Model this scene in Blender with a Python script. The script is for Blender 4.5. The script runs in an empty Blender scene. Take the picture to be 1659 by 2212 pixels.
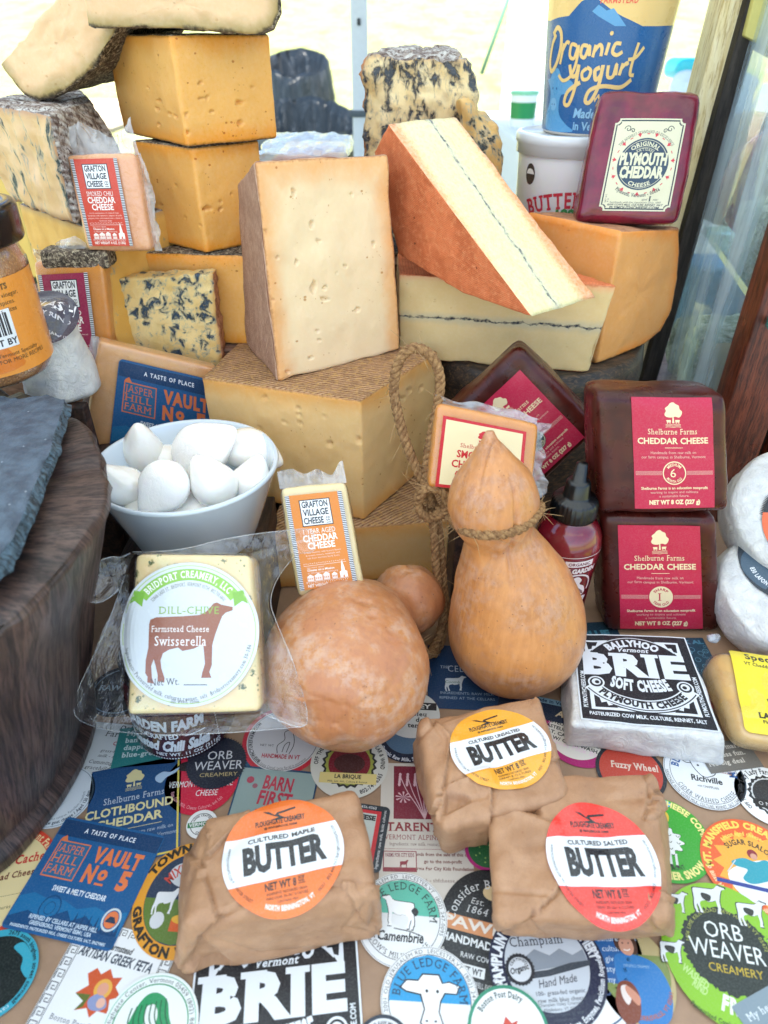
import bpy, math, random
import numpy as np
from mathutils import Vector, geometry
from mathutils.bvhtree import BVHTree
random.seed(7)
S = 0.009                      # one work unit (u) in metres
F_, CX, CY = 1474.7, 829.5, 1106.0
TH = math.radians(35.0); H = 42.0
scn = bpy.context.scene
COL = scn.collection
# ---------------- camera
cd = bpy.data.cameras.new('camera'); cam = bpy.data.objects.new('camera', cd); COL.objects.link(cam)
cd.sensor_fit = 'VERTICAL'; cd.sensor_height = 36; cd.sensor_width = 27; cd.lens = 24
cd.clip_start = 0.02; cd.clip_end = 400
cam.location = (0, 0, H*S); cam.rotation_euler = (math.pi/2 - TH, 0, 0)
cd.dof.use_dof = True; cd.dof.focus_distance = 0.47; cd.dof.aperture_fstop = 8.5
scn.camera = cam
# ---------------- world, sun, exposure
SUN_EL, SUN_AZ = math.radians(56), math.radians(205)     # azimuth from +Y clockwise: behind the camera, to the left
w = bpy.data.worlds.new("World"); scn.world = w; w.use_nodes = True
wn = w.node_tree.nodes; bg = wn['Background']
sky = wn.new('ShaderNodeTexSky'); sky.sky_type = 'NISHITA'; sky.sun_disc = False
sky.sun_elevation = SUN_EL; sky.sun_rotation = SUN_AZ
w.node_tree.links.new(sky.outputs[0], bg.inputs[0]); bg.inputs[1].default_value = 0.15
sl = bpy.data.lights.new('sun', 'SUN'); sl.energy = 5.0; sl.angle = math.radians(0.6); sl.color = (1, .96, .88)
so = bpy.data.objects.new('sun', sl); COL.objects.link(so)
sd = Vector((math.sin(SUN_AZ)*math.cos(SUN_EL), math.cos(SUN_AZ)*math.cos(SUN_EL), math.sin(SUN_EL)))
so.rotation_euler = sd.to_track_quat('Z', 'Y').to_euler(); so.location = (-3, -4, 5)
vs = scn.view_settings
scn.display_settings.display_device = 'sRGB'
vs.view_transform = 'Standard'; vs.look = 'None'; vs.gamma = 1; vs.exposure = 1.26; vs.use_curve_mapping = False
scn.cycles.use_denoising = True
scn.cycles.max_bounces = 8; scn.cycles.transparent_max_bounces = 24
scn.cycles.diffuse_bounces = 4; scn.cycles.glossy_bounces = 3; scn.cycles.transmission_bounces = 6
scn.cycles.sample_clamp_indirect = 6

# ---------------- picture helpers (vp px of a 1659x2212 view -> world point in u)
def ray(u, v):
    a = (u-CX)/F_; b = (CY-v)/F_
    return np.array([a, math.cos(TH)+b*math.sin(TH), -math.sin(TH)+b*math.cos(TH)])
def Tz(u, v, z=0.0):
    r = ray(u, v); t = (z-H)/r[2]; return np.array([0, 0, H])+r*t
def Ty(u, v, y):
    r = ray(u, v); t = y/r[1]; return np.array([0, 0, H])+r*t
def A(*a): return np.array(a, float)
def nrm(v): v = np.asarray(v, float); return v/np.linalg.norm(v)
def col(h):
    if not isinstance(h, str): return tuple(h)
    h = h.lstrip('#'); c = [int(h[i:i+2], 16)/255 for i in (0, 2, 4)]
    return tuple((x/12.92 if x <= .04045 else ((x+.055)/1.055)**2.4) for x in c)
# ---------------- value noise
_rs = np.random.RandomState(3); _tab = _rs.rand(4096)*2-1
def vn(P):
    P = np.asarray(P, float); i = np.floor(P).astype(np.int64); f = P-i; f = f*f*(3-2*f)
    def h(a, b, c): return _tab[(a*73856093 ^ b*19349663 ^ c*83492791) & 4095]
    x, y, z = i[..., 0], i[..., 1], i[..., 2]; r = 0
    for dx in (0, 1):
        for dy in (0, 1):
            for dz in (0, 1):
                wgt = (f[..., 0] if dx else 1-f[..., 0])*(f[..., 1] if dy else 1-f[..., 1])*(f[..., 2] if dz else 1-f[..., 2])
                r = r+wgt*h(x+dx, y+dy, z+dz)
    return r
def fbm(P, o=3):
    r = 0; a = 1; P = np.asarray(P, float)
    for k in range(o): r = r+a*vn(P*(2**k)+k*17.3); a *= .5
    return r
def vnormals(V, F):
    N = np.zeros_like(V)
    for n in (3, 4):
        Q = np.array([f for f in F if len(f) == n])
        if len(Q) == 0: continue
        fn = np.cross(V[Q[:, 1]]-V[Q[:, 0]], V[Q[:, 2]]-V[Q[:, 0]]) if n == 3 else np.cross(V[Q[:, 2]]-V[Q[:, 0]], V[Q[:, 3]]-V[Q[:, 1]])
        for k in range(n): np.add.at(N, Q[:, k], fn)
    L = np.linalg.norm(N, axis=1); L[L == 0] = 1
    return N/L[:, None]
# ---------------- object helpers
def thing(name, label, cat, loc, group=None):
    o = bpy.data.objects.new(name, None); COL.objects.link(o); o.empty_display_size = .01
    o.location = Vector(loc)*S; o['label'] = label; o['category'] = cat
    if group: o['group'] = group
    o['_b'] = [float(c) for c in loc]
    return o
def tag(o, label=None, cat=None, group=None, kind=None):
    if label: o['label'] = label
    if cat: o['category'] = cat
    if group: o['group'] = group
    if kind: o['kind'] = kind
    return o
def mk(name, V, Fc, mats, parent=None, mi=None, rest=None, rd=None, colr=None, smooth=True, base=None):
    """world-space verts in u -> one mesh object; child coordinates are kept relative to the parent's base"""
    V = np.asarray(V, float)
    if parent is not None: b = np.array(parent['_b'])
    elif base is not None: b = np.asarray(base, float)
    else: b = A((V[:, 0].min()+V[:, 0].max())/2, (V[:, 1].min()+V[:, 1].max())/2, V[:, 2].min())
    me = bpy.data.meshes.new(name)
    Fl = Fc.tolist() if hasattr(Fc, 'tolist') else Fc
    me.from_pydata(((V-b)*S).tolist(), [], Fl)
    if not isinstance(mats, (list, tuple)): mats = [mats]
    for m in mats: me.materials.append(m)
    if mi is not None: me.polygons.foreach_set('material_index', np.asarray(mi, np.int32))
    me.polygons.foreach_set('use_smooth', np.full(len(me.polygons), smooth))
    R = rest if rest is not None else V-b
    at = me.attributes.new('rest', 'FLOAT_VECTOR', 'POINT'); at.data.foreach_set('vector', np.asarray(R, np.float32).ravel())
    if rd is not None:
        at = me.attributes.new('rd', 'FLOAT', 'POINT'); at.data.foreach_set('value', np.asarray(rd, np.float32))
    if colr is not None:
        at = me.attributes.new('ink', 'FLOAT_COLOR', 'POINT')
        c = np.ones((len(V), 4), np.float32); c[:, :3] = colr; at.data.foreach_set('color', c.ravel())
    me.update()
    o = bpy.data.objects.new(name, me); COL.objects.link(o)
    o['_b'] = [float(c) for c in b]
    if parent is not None: o.parent = parent
    else: o.location = Vector(b)*S
    return o
def joinm(L):
    V = []; Fc = []; n = 0
    for v, f in L:
        V.append(np.asarray(v, float)); Fc += [[i+n for i in q] for q in f]; n += len(v)
    return np.vstack(V), Fc
# ---------------- shape generators
def axis_samples(h, r, n):
    if r <= 0: return np.linspace(-h, h, n+1)
    e = [0, .16, .45, 1]
    a = [-h+r*x for x in e]; m = list(np.linspace(-h+r, h-r, n+1))[1:-1]
    return np.array(a+m+[-x for x in reversed(a)])
def rbox(hx, hy, hz, r, n=(6, 6, 6)):
    """surface grid of a rounded box; returns P(unrounded), Q(rounded), faces, face id"""
    ax = [axis_samples(hx, r, n[0]), axis_samples(hy, r, n[1]), axis_samples(hz, r, n[2])]
    hs = (hx, hy, hz); V = []; idx = {}; Fc = []; fid = []
    def vid(p):
        k = (round(p[0], 5), round(p[1], 5), round(p[2], 5))
        if k not in idx: idx[k] = len(V); V.append(p)
        return idx[k]
    for ft, (a, s) in enumerate([(0, -1), (0, 1), (1, -1), (1, 1), (2, -1), (2, 1)]):
        b, c = [(1, 2), (2, 0), (0, 1)][a]
        B, C = ax[b], ax[c]; g = []
        for x in B:
            row = []
            for y in C:
                p = [0, 0, 0]; p[a] = s*hs[a]; p[b] = x; p[c] = y; row.append(vid(p))
            g.append(row)
        for i in range(len(B)-1):
            for j in range(len(C)-1):
                q = [g[i][j], g[i+1][j], g[i+1][j+1], g[i][j+1]]
                Fc.append(q if s > 0 else q[::-1]); fid.append(ft)
    P = np.array(V, float); hv = np.array(hs)
    I = np.clip(P, -(hv-r), hv-r); D = P-I; L = np.linalg.norm(D, axis=1); L[L == 0] = 1
    Q = np.where((np.abs(D).max(axis=1) > 0)[:, None], I+D/L[:, None]*r, P)
    return P, Q, Fc, np.array(fid)
class Hexa:
    """8-corner block C[i][j][k]: i left/right, j front/back, k bottom/top, rounded and gridded"""
    def __init__(s, C, r=.3, n=(8, 8, 8), rough=0.0, rfreq=.5, pillow=0.0, rind=(), seed=0, wob=0.0):
        C = np.asarray(C, float); s.C = C
        d = [np.mean([np.linalg.norm(C[1][j][k]-C[0][j][k]) for j in (0, 1) for k in (0, 1)]),
             np.mean([np.linalg.norm(C[i][1][k]-C[i][0][k]) for i in (0, 1) for k in (0, 1)]),
             np.mean([np.linalg.norm(C[i][j][1]-C[i][j][0]) for i in (0, 1) for j in (0, 1)])]
        s.d = np.array(d); hx, hy, hz = [x/2 for x in d]
        P, Q, s.F, s.fid = rbox(hx, hy, hz, min(r, .49*min(d)), n)
        s.P = P
        if pillow:
            t = Q/np.array([hx, hy, hz])
            for a in range(3):
                b, c = [(1, 2), (2, 0), (0, 1)][a]
                Q[:, a] += np.sign(t[:, a])*(np.abs(t[:, a]) > .6)*pillow*(1-t[:, b]**2).clip(0)**.6*(1-t[:, c]**2).clip(0)**.6
        s.rest = Q+s.d/2
        V = s.tri(Q/np.array([hx, hy, hz]))
        s.V = V; N = vnormals(V, s.F); s.N = N
        if rough: s.V = s.V+N*(fbm(s.rest*rfreq*4+seed*9.1, 3)*rough)[:, None]
        if wob: s.V = s.V+N*(fbm(s.rest*rfreq+seed*3.7+5, 2)*wob)[:, None]
        rd = np.full(len(V), 99.)
        for f in rind:
            a, sg = [(0, -1), (0, 1), (1, -1), (1, 1), (2, -1), (2, 1)][f]
            rd = np.minimum(rd, s.d[a]/2-sg*Q[:, a])
        s.rd = rd
    def tri(s, T):
        T = (np.asarray(T)+1)/2; x, y, z = T[..., 0:1], T[..., 1:2], T[..., 2:3]; r = 0
        for i in (0, 1):
            for j in (0, 1):
                for k in (0, 1):
                    r = r+s.C[i][j][k]*(x if i else 1-x)*(y if j else 1-y)*(z if k else 1-z)
        return r
    def front(s, a, b):      # point on front face, a,b in 0..1
        return s.tri(np.array([2*a-1, -1, 2*b-1]))
    def obj(s, name, mats, parent=None, fm=None, **k):
        mi = None if fm is None else np.array([fm.get(int(f), 0) for f in s.fid])
        return mk(name, s.V, s.F, mats, parent, mi, s.rest, s.rd, **k)
def box8(x0, x1, y0, y1, z0, z1):
    return [[[A(x, y, z) for z in (z0, z1)] for y in (y0, y1)] for x in (x0, x1)]
def slab8(BL, BR, TR, TL, thick, taper=0.0):
    n = nrm(np.cross(BR-BL, TL-BL)); n = n if n[1] < 0 else -n; m = -n*thick
    c = (BL+BR+TR+TL)/4
    f = lambda p: p+m+(c-p)*taper
    return [[[BL, TL], [f(BL), f(TL)]], [[BR, TR], [f(BR), f(TR)]]]
def proj(V):
    V = np.asarray(V, float)-A(0, 0, H); x = V[:, 0]; f = V[:, 1]*math.cos(TH)-V[:, 2]*math.sin(TH); u = V[:, 1]*math.sin(TH)+V[:, 2]*math.cos(TH)
    return np.stack([CX+F_*x/f, CY-F_*u/f], 1)
def eyes(h, L, seed=0):
    """cheese eyes: pits pushed into the mesh; L: (px, py, rx, ry, depth)"""
    Q = proj(h.V); rs = np.random.RandomState(seed); vis = (h.N*(A(0, 0, H)-h.V)).sum(1) > 0
    for u, v, rx, ry, d in L:
        rx *= .8; ry *= .8
        dx, dy = (Q[:, 0]-u)/rx, (Q[:, 1]-v)/ry; a = np.arctan2(dy, dx); ph = rs.rand(3)*6; rr = np.hypot(dx, dy)/(1+.22*np.sin(2*a+ph[0])+.18*np.sin(3*a+ph[1])+.1*np.sin(5*a+ph[2]))
        k = np.clip(1-rr**2, 0, 1)**.6*vis; h.V = h.V-h.N*(k*d)[:, None]
def inpoly(Q, P):
    P = np.array(P, float); r = np.zeros(len(Q), bool); j = len(P)-1
    for i in range(len(P)):
        c = ((P[i, 1] > Q[:, 1]) != (P[j, 1] > Q[:, 1])) & (Q[:, 0] < (P[j, 0]-P[i, 0])*(Q[:, 1]-P[i, 1])/(P[j, 1]-P[i, 1]+1e-9)+P[i, 0]); r ^= c; j = i
    return r
def dline(Q, P):
    P = np.array(P, float); best = np.full(len(Q), 1e9)
    for a, b in zip(P[:-1], P[1:]):
        d = b-a; t = np.clip(((Q-a)@d)/(d@d), 0, 1); best = np.minimum(best, np.hypot(*(Q-a-t[:, None]*d).T))
    return best
class Prism:
    """outline (list of 3D pts, CCW seen from the front) + depth vector; rounded rim, ringed caps.
    seg: per-edge material index; cap material 0."""
    def __init__(s, O, D, r=.25, rings=8, nd=6, ds=.5, seg=None, capm=0, rough=0., rfreq=.5, rindseg=(), seed=0, backscale=1.0, wob=0.):
        O = [np.asarray(p, float) for p in O]; n = len(O); pts = []; sm = []
        for i in range(n):
            a, b = O[i], O[(i+1) % n]; L = np.linalg.norm(b-a); k = max(1, int(round(L/ds)))
            for j in range(k): pts.append(a+(b-a)*j/k); sm.append(seg[i] if seg else 1)
        pts = np.array(pts); m = len(pts); c = pts.mean(0); D = np.asarray(D, float); dl = np.linalg.norm(D); dn = D/dl
        V = []; Fc = []; mi = []; rest = []; typ = []
        R = np.linalg.norm(pts-c, axis=1).mean()
        ins = [0, r*.35, r]
        levels = [(1-max(0, (R-0)/R)*0, 0)]
        # profile from front centre -> rim -> sides -> back rim -> back centre, as (scale, depth)
        prof = [(k/rings*(1-r/R), 0.) for k in range(1, rings+1)]
        prof += [(1-r/R*.3, r*.12), (1-r/R*.03, r*.55)]
        prof += [(1., r+(dl-2*r)*k/nd) for k in range(nd+1)]
        prof += [(1-r/R*.03, dl-r*.55), (1-r/R*.3, dl-r*.12)]
        prof += [(k/rings*(1-r/R), dl) for k in range(rings, 0, -1)]
        e1 = nrm(pts[0]-c); e2 = np.cross(dn, e1)
        segm = [(p, q) for p, q, f in [(O[i], O[(i+1) % n], i) for i in range(n)] if (f in rindseg)]
        for sc, dp in prof:
            bs = 1+(backscale-1)*dp/dl
            for p in pts: V.append(c+(p-c)*sc*bs+dn*dp)
        V.append(c); V.append(c+D); nr = len(prof)
        for a in range(nr-1):
            side = a >= rings+0 and a < nr-rings-1
            for j in range(m):
                k = (j+1) % m
                Fc.append([a*m+j, a*m+k, (a+1)*m+k, (a+1)*m+j]); mi.append(sm[j] if side else capm)
        for j in range(m):
            Fc.append([nr*m, (j+1) % m, j]); mi.append(capm)
            Fc.append([nr*m+1, (nr-1)*m+j, (nr-1)*m+(j+1) % m]); mi.append(capm)
        V = np.array(V); s.V = V; s.F = Fc; s.mi = np.array(mi); s.pts = pts; s.c = c; s.dn = dn
        N = vnormals(V, Fc)
        if (N[nr*m] @ dn) > 0:
            s.F = [f[::-1] for f in Fc]; N = -N
        ex = A(1, 0, 0)-dn*dn[0]; ex = nrm(ex); ez = np.cross(ex, dn)
        if ez[2] < 0: ez = -ez
        rel = V-c
        s.rest = np.stack([rel@ex, rel@dn, rel@ez], 1)+A(20, 0, 20)
        rd = np.full(len(V), 99.)
        for p, q in segm:
            d = q-p; L = d@d
            W = V-dn*((V-c)@dn)[:, None]-(p-dn*((p-c)@dn))
            t = np.clip((W@d)/L, 0, 1); rd = np.minimum(rd, np.linalg.norm(W-t[:, None]*d, axis=1))
        s.rd = rd
        if rough: s.V = s.V+N*(fbm(s.rest*rfreq*4+seed, 3)*rough)[:, None]
        if wob: s.V = s.V+N*(fbm(s.rest*rfreq+seed, 2)*wob)[:, None]
    def obj(s, name, mats, parent=None, **k): return mk(name, s.V, s.F, mats, parent, s.mi, s.rest, s.rd, **k)
def lathe(prof, c, seg=48, a0=0, a1=2*math.pi, axis=None, closed=True, squash=(1, 1)):
    """prof: list of (r,z) bottom to top, around vertical axis through c (or 'axis')"""
    c = np.asarray(c, float); V = []; Fc = []; n = seg if closed else seg+1
    for r, z in prof:
        for k in range(n):
            a = a0+(a1-a0)*k/seg; V.append([r*math.cos(a)*squash[0], r*math.sin(a)*squash[1], z])
    V = np.array(V)
    for i in range(len(prof)-1):
        for k in range(seg):
            k2 = (k+1) % n
            Fc.append([i*n+k, i*n+k2, (i+1)*n+k2, (i+1)*n+k])
    if axis is not None:
        z = nrm(axis); x = nrm(np.cross(A(0, 1, 0), z)) if abs(z[1]) < .9 else nrm(np.cross(A(1, 0, 0), z)); y = np.cross(z, x)
        V = V[:, :1]*x+V[:, 1:2]*y+V[:, 2:3]*z
    return V+c, Fc
def catmull(P, n=8, closed=False):
    P = [np.asarray(p, float) for p in P]; out = []; m = len(P)
    rng = range(m) if closed else range(m-1)
    for i in rng:
        g = (lambda k: P[k % m]) if closed else (lambda k: P[min(max(k, 0), m-1)])
        p0, p1, p2, p3 = g(i-1), g(i), g(i+1), g(i+2)
        for j in range(n):
            t = j/n; out.append(.5*((2*p1)+(-p0+p2)*t+(2*p0-5*p1+4*p2-p3)*t*t+(-p0+3*p1-3*p2+p3)*t**3))
    if not closed: out.append(P[-1])
    return np.array(out)
def frames(P, closed=False):
    T = np.gradient(P, axis=0); T /= np.linalg.norm(T, axis=1)[:, None]
    n = np.cross(T[0], A(0, 0, 1) if abs(T[0][2]) < .9 else A(1, 0, 0)); n = nrm(n); N = []
    for t in T: n = nrm(n-t*(n@t)); N.append(n)
    N = np.array(N); return T, N, np.cross(T, N)
def tube(P, r, seg=8, cap=True):
    P = np.asarray(P, float); T, N, B = frames(P); V = []; Fc = []; m = len(P)
    rr = r if hasattr(r, '__len__') else [r]*m
    for i in range(m):
        for k in range(seg):
            a = 2*math.pi*k/seg; V.append(P[i]+rr[i]*(math.cos(a)*N[i]+math.sin(a)*B[i]))
    for i in range(m-1):
        for k in range(seg): Fc.append([i*seg+k, i*seg+(k+1) % seg, (i+1)*seg+(k+1) % seg, (i+1)*seg+k])
    if cap: Fc.append(list(range(seg))[::-1]); Fc.append([(m-1)*seg+k for k in range(seg)])
    return np.array(V), Fc
def strip(P, w, up, t=.02):
    P = np.asarray(P, float); T = np.gradient(P, axis=0); V = []; Fc = []
    for p, q in zip(P, T):
        s_ = nrm(np.cross(q, up))*w/2; V += [p-s_, p+s_, p+s_+np.asarray(up)*t, p-s_+np.asarray(up)*t]
    for i in range(len(P)-1):
        for k in range(4): Fc.append([i*4+k, i*4+(k+1) % 4, i*4+4+(k+1) % 4, i*4+4+k])
    return np.array(V), Fc
# ---------------- materials
class NT:
    def __init__(s, name):
        s.m = bpy.data.materials.new(name); s.m.use_nodes = True; s.t = s.m.node_tree; s.n = s.t.nodes; s.l = s.t.links
        s.b = s.n['Principled BSDF']; s.out = s.n['Material Output']
        a = s.n.new('ShaderNodeAttribute'); a.attribute_name = 'rest'; s.P = a.outputs['Vector']
    def con(s, v, sock):
        if v is None: return
        if isinstance(v, bpy.types.NodeSocket): s.l.new(v, sock)
        else:
            if isinstance(v, (tuple, list)) and len(v) == 3 and sock.type == 'RGBA': v = (*v, 1)
            sock.default_value = v
    def attr(s, n, fac=True):
        a = s.n.new('ShaderNodeAttribute'); a.attribute_name = n; return a.outputs['Fac' if fac else 'Color']
    def map(s, scale=(1, 1, 1), rot=(0, 0, 0), v=None, loc=(0, 0, 0)):
        m = s.n.new('ShaderNodeMapping'); s.l.new(v or s.P, m.inputs[0]); m.inputs[1].default_value = loc; m.inputs[2].default_value = rot; m.inputs[3].default_value = scale; return m.outputs[0]
    def noise(s, sc=1., det=4, rough=.55, v=None, dist=0., colr=False):
        n = s.n.new('ShaderNodeTexNoise'); s.l.new(v or s.P, n.inputs['Vector']); n.inputs['Scale'].default_value = sc
        n.inputs['Detail'].default_value = det; n.inputs['Roughness'].default_value = rough; n.inputs['Distortion'].default_value = dist
        return n.outputs['Color' if colr else 'Fac']
    def vor(s, sc=1., v=None, feat='F1', rnd=1., out='Distance'):
        n = s.n.new('ShaderNodeTexVoronoi'); n.feature = feat; s.l.new(v or s.P, n.inputs['Vector']); n.inputs['Scale'].default_value = sc
        n.inputs['Randomness'].default_value = rnd; return n.outputs[out]
    def wave(s, sc=1., v=None, dist=0., det=2, dsc=1., axis='X', prof='SIN'):
        n = s.n.new('ShaderNodeTexWave'); n.bands_direction = axis; n.wave_profile = prof; s.l.new(v or s.P, n.inputs['Vector'])
        n.inputs['Scale'].default_value = sc; n.inputs['Distortion'].default_value = dist; n.inputs['Detail'].default_value = det; n.inputs['Detail Scale'].default_value = dsc
        return n.outputs['Fac']
    def ramp(s, f, st, interp='LINEAR'):
        n = s.n.new('ShaderNodeValToRGB'); n.color_ramp.interpolation = interp; s.l.new(f, n.inputs[0]); e = n.color_ramp.elements
        while len(e) < len(st): e.new(.5)
        for k, (p, c) in enumerate(st):
            e[k].position = p; c = (c, c, c) if isinstance(c, (int, float)) else col(c); e[k].color = (*c, 1)
        return n.outputs[0]
    def mix(s, f, a, b, mode='MIX'):
        n = s.n.new('ShaderNodeMix'); n.data_type = 'RGBA'; n.blend_type = mode
        a = col(a) if isinstance(a, (str, tuple)) else a; b = col(b) if isinstance(b, (str, tuple)) else b
        s.con(f, n.inputs[0]); s.con(a, n.inputs[6]); s.con(b, n.inputs[7]); return n.outputs[2]
    def math(s, op, a, b=0., c=None, clamp=False):
        n = s.n.new('ShaderNodeMath'); n.operation = op; n.use_clamp = clamp; s.con(a, n.inputs[0]); s.con(b, n.inputs[1])
        if c is not None: s.con(c, n.inputs[2])
        return n.outputs[0]
    def mr(s, v, a, b, c=0., d=1., smooth=True):
        n = s.n.new('ShaderNodeMapRange'); n.interpolation_type = 'SMOOTHSTEP' if smooth else 'LINEAR'
        s.con(v, n.inputs[0]); s.con(a, n.inputs[1]); s.con(b, n.inputs[2]); s.con(c, n.inputs[3]); s.con(d, n.inputs[4]); return n.outputs[0]
    def xyz(s, k, v=None):
        n = s.n.new('ShaderNodeSeparateXYZ'); s.l.new(v or s.P, n.inputs[0]); return n.outputs[k]
    def bump(s, h, st=.5, d=1., prev=None):
        n = s.n.new('ShaderNodeBump'); n.inputs['Strength'].default_value = st; n.inputs['Distance'].default_value = d*S*.35
        s.l.new(h, n.inputs['Height'])
        if prev is not None: s.l.new(prev, n.inputs['Normal'])
        return n.outputs[0]
    def set(s, base=None, rough=.5, normal=None, sss=0., spec=.5, coat=0., coatr=.05, trans=0., metal=0., sheen=0., alpha=None):
        b = s.b
        s.con(col(base) if isinstance(base, (str, tuple)) else base, b.inputs['Base Color']); s.con(rough, b.inputs['Roughness'])
        if normal is not None: s.l.new(normal, b.inputs['Normal'])
        if sss:
            b.inputs['Subsurface Weight'].default_value = sss; b.inputs['Subsurface Radius'].default_value = (1, .6, .35); b.inputs['Subsurface Scale'].default_value = .004
        b.inputs['Specular IOR Level'].default_value = spec; b.inputs['Coat Weight'].default_value = coat; b.inputs['Coat Roughness'].default_value = coatr
        b.inputs['Transmission Weight'].default_value = trans; b.inputs['Metallic'].default_value = metal; b.inputs['Sheen Weight'].default_value = sheen
        return s.m
def cut_cheese(name, core, edge, ew=1.2, holes=.35, vary=.5, rough=.42, ash=None, bump=.35, sc=1., edge2=None, specks=None, spw=.5):
    t = NT(name); n1 = t.noise(.35*sc, 3); n2 = t.noise(3*sc, 5, .65); n3 = t.noise(14*sc, 3)
    rd = t.attr('rd'); rdn = t.math('ADD', rd, t.math('MULTIPLY', t.math('SUBTRACT', n1, .5), ew*1.2))
    f = t.mr(rdn, 0, ew, 1, 0); c = t.mix(f, core, edge)
    if edge2: c = t.mix(t.mr(t.math('ADD', rd, t.math('MULTIPLY', t.math('SUBTRACT', n2, .5), .35)), .05, .28, 1, 0), c, edge2)
    c = t.mix(t.math('MULTIPLY', t.mr(n1, .35, .7), vary*.5), c, t.mix(1., c, (.80, .70, .55), 'MULTIPLY'))
    c = t.mix(t.mr(n2, .42, .66, 0, .05), c, (1, .97, .88))
    h = t.math('ADD', t.math('MULTIPLY', n2, .05), t.math('MULTIPLY', n3, .03))
    if holes:
        v = t.vor(1.05*sc, t.map((1, 1, 1.35))); sel = t.noise(.45*sc, 2)
        hs = t.mr(t.math('ADD', v, t.mr(sel, .46, .56, .22, 0)), .10, .16, 1, 0)
        v2 = t.vor(2.6*sc, t.map((1.4, 1, 1))); hs2 = t.mr(t.math('ADD', v2, t.mr(sel, .5, .62, .2, .0)), .10, .17, 1, 0)
        hh = t.math('MAXIMUM', hs, hs2); c = t.mix(t.math('MULTIPLY', hh, holes), c, t.mix(1., c, (.62, .40, .18), 'MULTIPLY'))  # eyes painted darker brown for the shade inside them
        h = t.math('SUBTRACT', h, t.math('MULTIPLY', hh, .45))
    if specks:
        v = t.vor(1.3, t.map((1, 1, 1.2))); c = t.mix(t.mr(t.math('ADD', v, t.mr(t.noise(6), .3, .7, 0, .1)), .06, .16, spw, 0), c, specks)
    if ash is not None:
        z = t.xyz(2); zz = t.math('ADD', z, t.math('MULTIPLY', t.math('SUBTRACT', t.noise(.5, 5, .7), .5), .9))
        d = t.math('ABSOLUTE', t.math('SUBTRACT', zz, ash)); wdt = t.mr(t.noise(1.2, 3), .35, .7, .03, .30)
        la = t.mr(t.math('DIVIDE', d, wdt), .25, 1.0, 1, 0); halo = t.mr(d, 0, .8, .35, 0)
        c = t.mix(halo, c, '#9db0ae'); c = t.mix(t.math('MULTIPLY', la, t.mr(t.noise(3., 4), .35, .6, .35, 1)), c, '#232d38')
        h = t.math('SUBTRACT', h, t.math('MULTIPLY', la, .12))
    return t.set(c, t.mr(n2, .3, .7, rough-.08, rough+.12), t.bump(h, bump, 1.), sss=.22, spec=.4)
def blue_cheese(name, base, vein, edge, sc=1., thr=.53, streak=(1, 1, 1), ew=.7, bump=.8, v2='#7f9a9c'):
    t = NT(name); w_ = t.map(streak); big = t.noise(.62*sc, 3, .5, w_); n = t.noise(1.5*sc, 6, .7, w_, .5); n2 = t.noise(5*sc, 5, .7)
    v = t.math('ADD', t.math('MULTIPLY', n, .62), t.math('MULTIPLY', big, .42))
    f = t.mr(v, thr, thr+.045); f2 = t.mr(v, thr-.055, thr+.01)
    c = t.mix(t.mr(t.noise(.3, 2), .35, .65), base, t.mix(1., base, (.86, .78, .62), 'MULTIPLY'))
    c = t.mix(t.mr(t.attr('rd'), 0, ew, 1, 0), c, edge)
    c = t.mix(t.math('MULTIPLY', f2, .55), c, v2)
    c = t.mix(t.math('MULTIPLY', f, t.mr(n2, .3, .5, .45, 1)), c, vein)
    h = t.math('SUBTRACT', t.math('MULTIPLY', n2, .22), t.math('MULTIPLY', f, .4))
    return t.set(c, .45, t.bump(h, bump, 1.), sss=.15, spec=.4)
def rind(name, a, b, c3=None, sc=1., bump=.7, groove=None, rough=.85, thr=(.4, .62), spots=None, mold=None, gax='Z', ga=.5, rot=(0, 0, 0)):
    t = NT(name); n = t.noise(.8*sc, 6, .65); m = t.noise(4*sc, 5, .7); k = t.noise(18*sc, 3)
    c = t.mix(t.mr(n, thr[0], thr[1]), a, b); c = t.mix(t.mr(m, .45, .7, 0, .6), c, c3 or b)
    h = t.math('ADD', t.math('MULTIPLY', m, .25), t.math('MULTIPLY', k, .08))
    if groove:
        g = t.wave(groove, t.map((1, 1, 1), rot), 3.5, 3, .8, gax); h = t.math('ADD', h, t.math('MULTIPLY', g, ga*.7))
        c = t.mix(t.mr(g, .05, .6, min(1, ga*1.3), 0), c, t.mix(1., c, (.5, .38, .32), 'MULTIPLY'))
    if mold: c = t.mix(t.mr(t.noise(2.2*sc, 6, .75), .5, .6), c, mold)
    if spots: c = t.mix(t.mr(t.math('ADD', t.vor(1.1*sc), t.mr(m, .3, .7, 0, .08)), .05, .12, .8, 0), c, spots)
    return t.set(c, rough, t.bump(h, bump, 1.), spec=.25)
def plain(name, c, rough=.5, bump=0., bsc=6, coat=0., spec=.5, vary=0., vsc=1., metal=0., sss=0., trans=0., coatr=.05):
    t = NT(name); cc = col(c); nn = None
    if vary: cc = t.mix(t.mr(t.noise(vsc, 5, .6), .3, .7, 0, vary), col(c), tuple(x*.35 for x in col(c)))
    if bump: nn = t.bump(t.noise(bsc, 5, .6), bump, .3)
    return t.set(cc, rough, nn, spec=spec, coat=coat, metal=metal, sss=sss, trans=trans, coatr=coatr)
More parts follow.
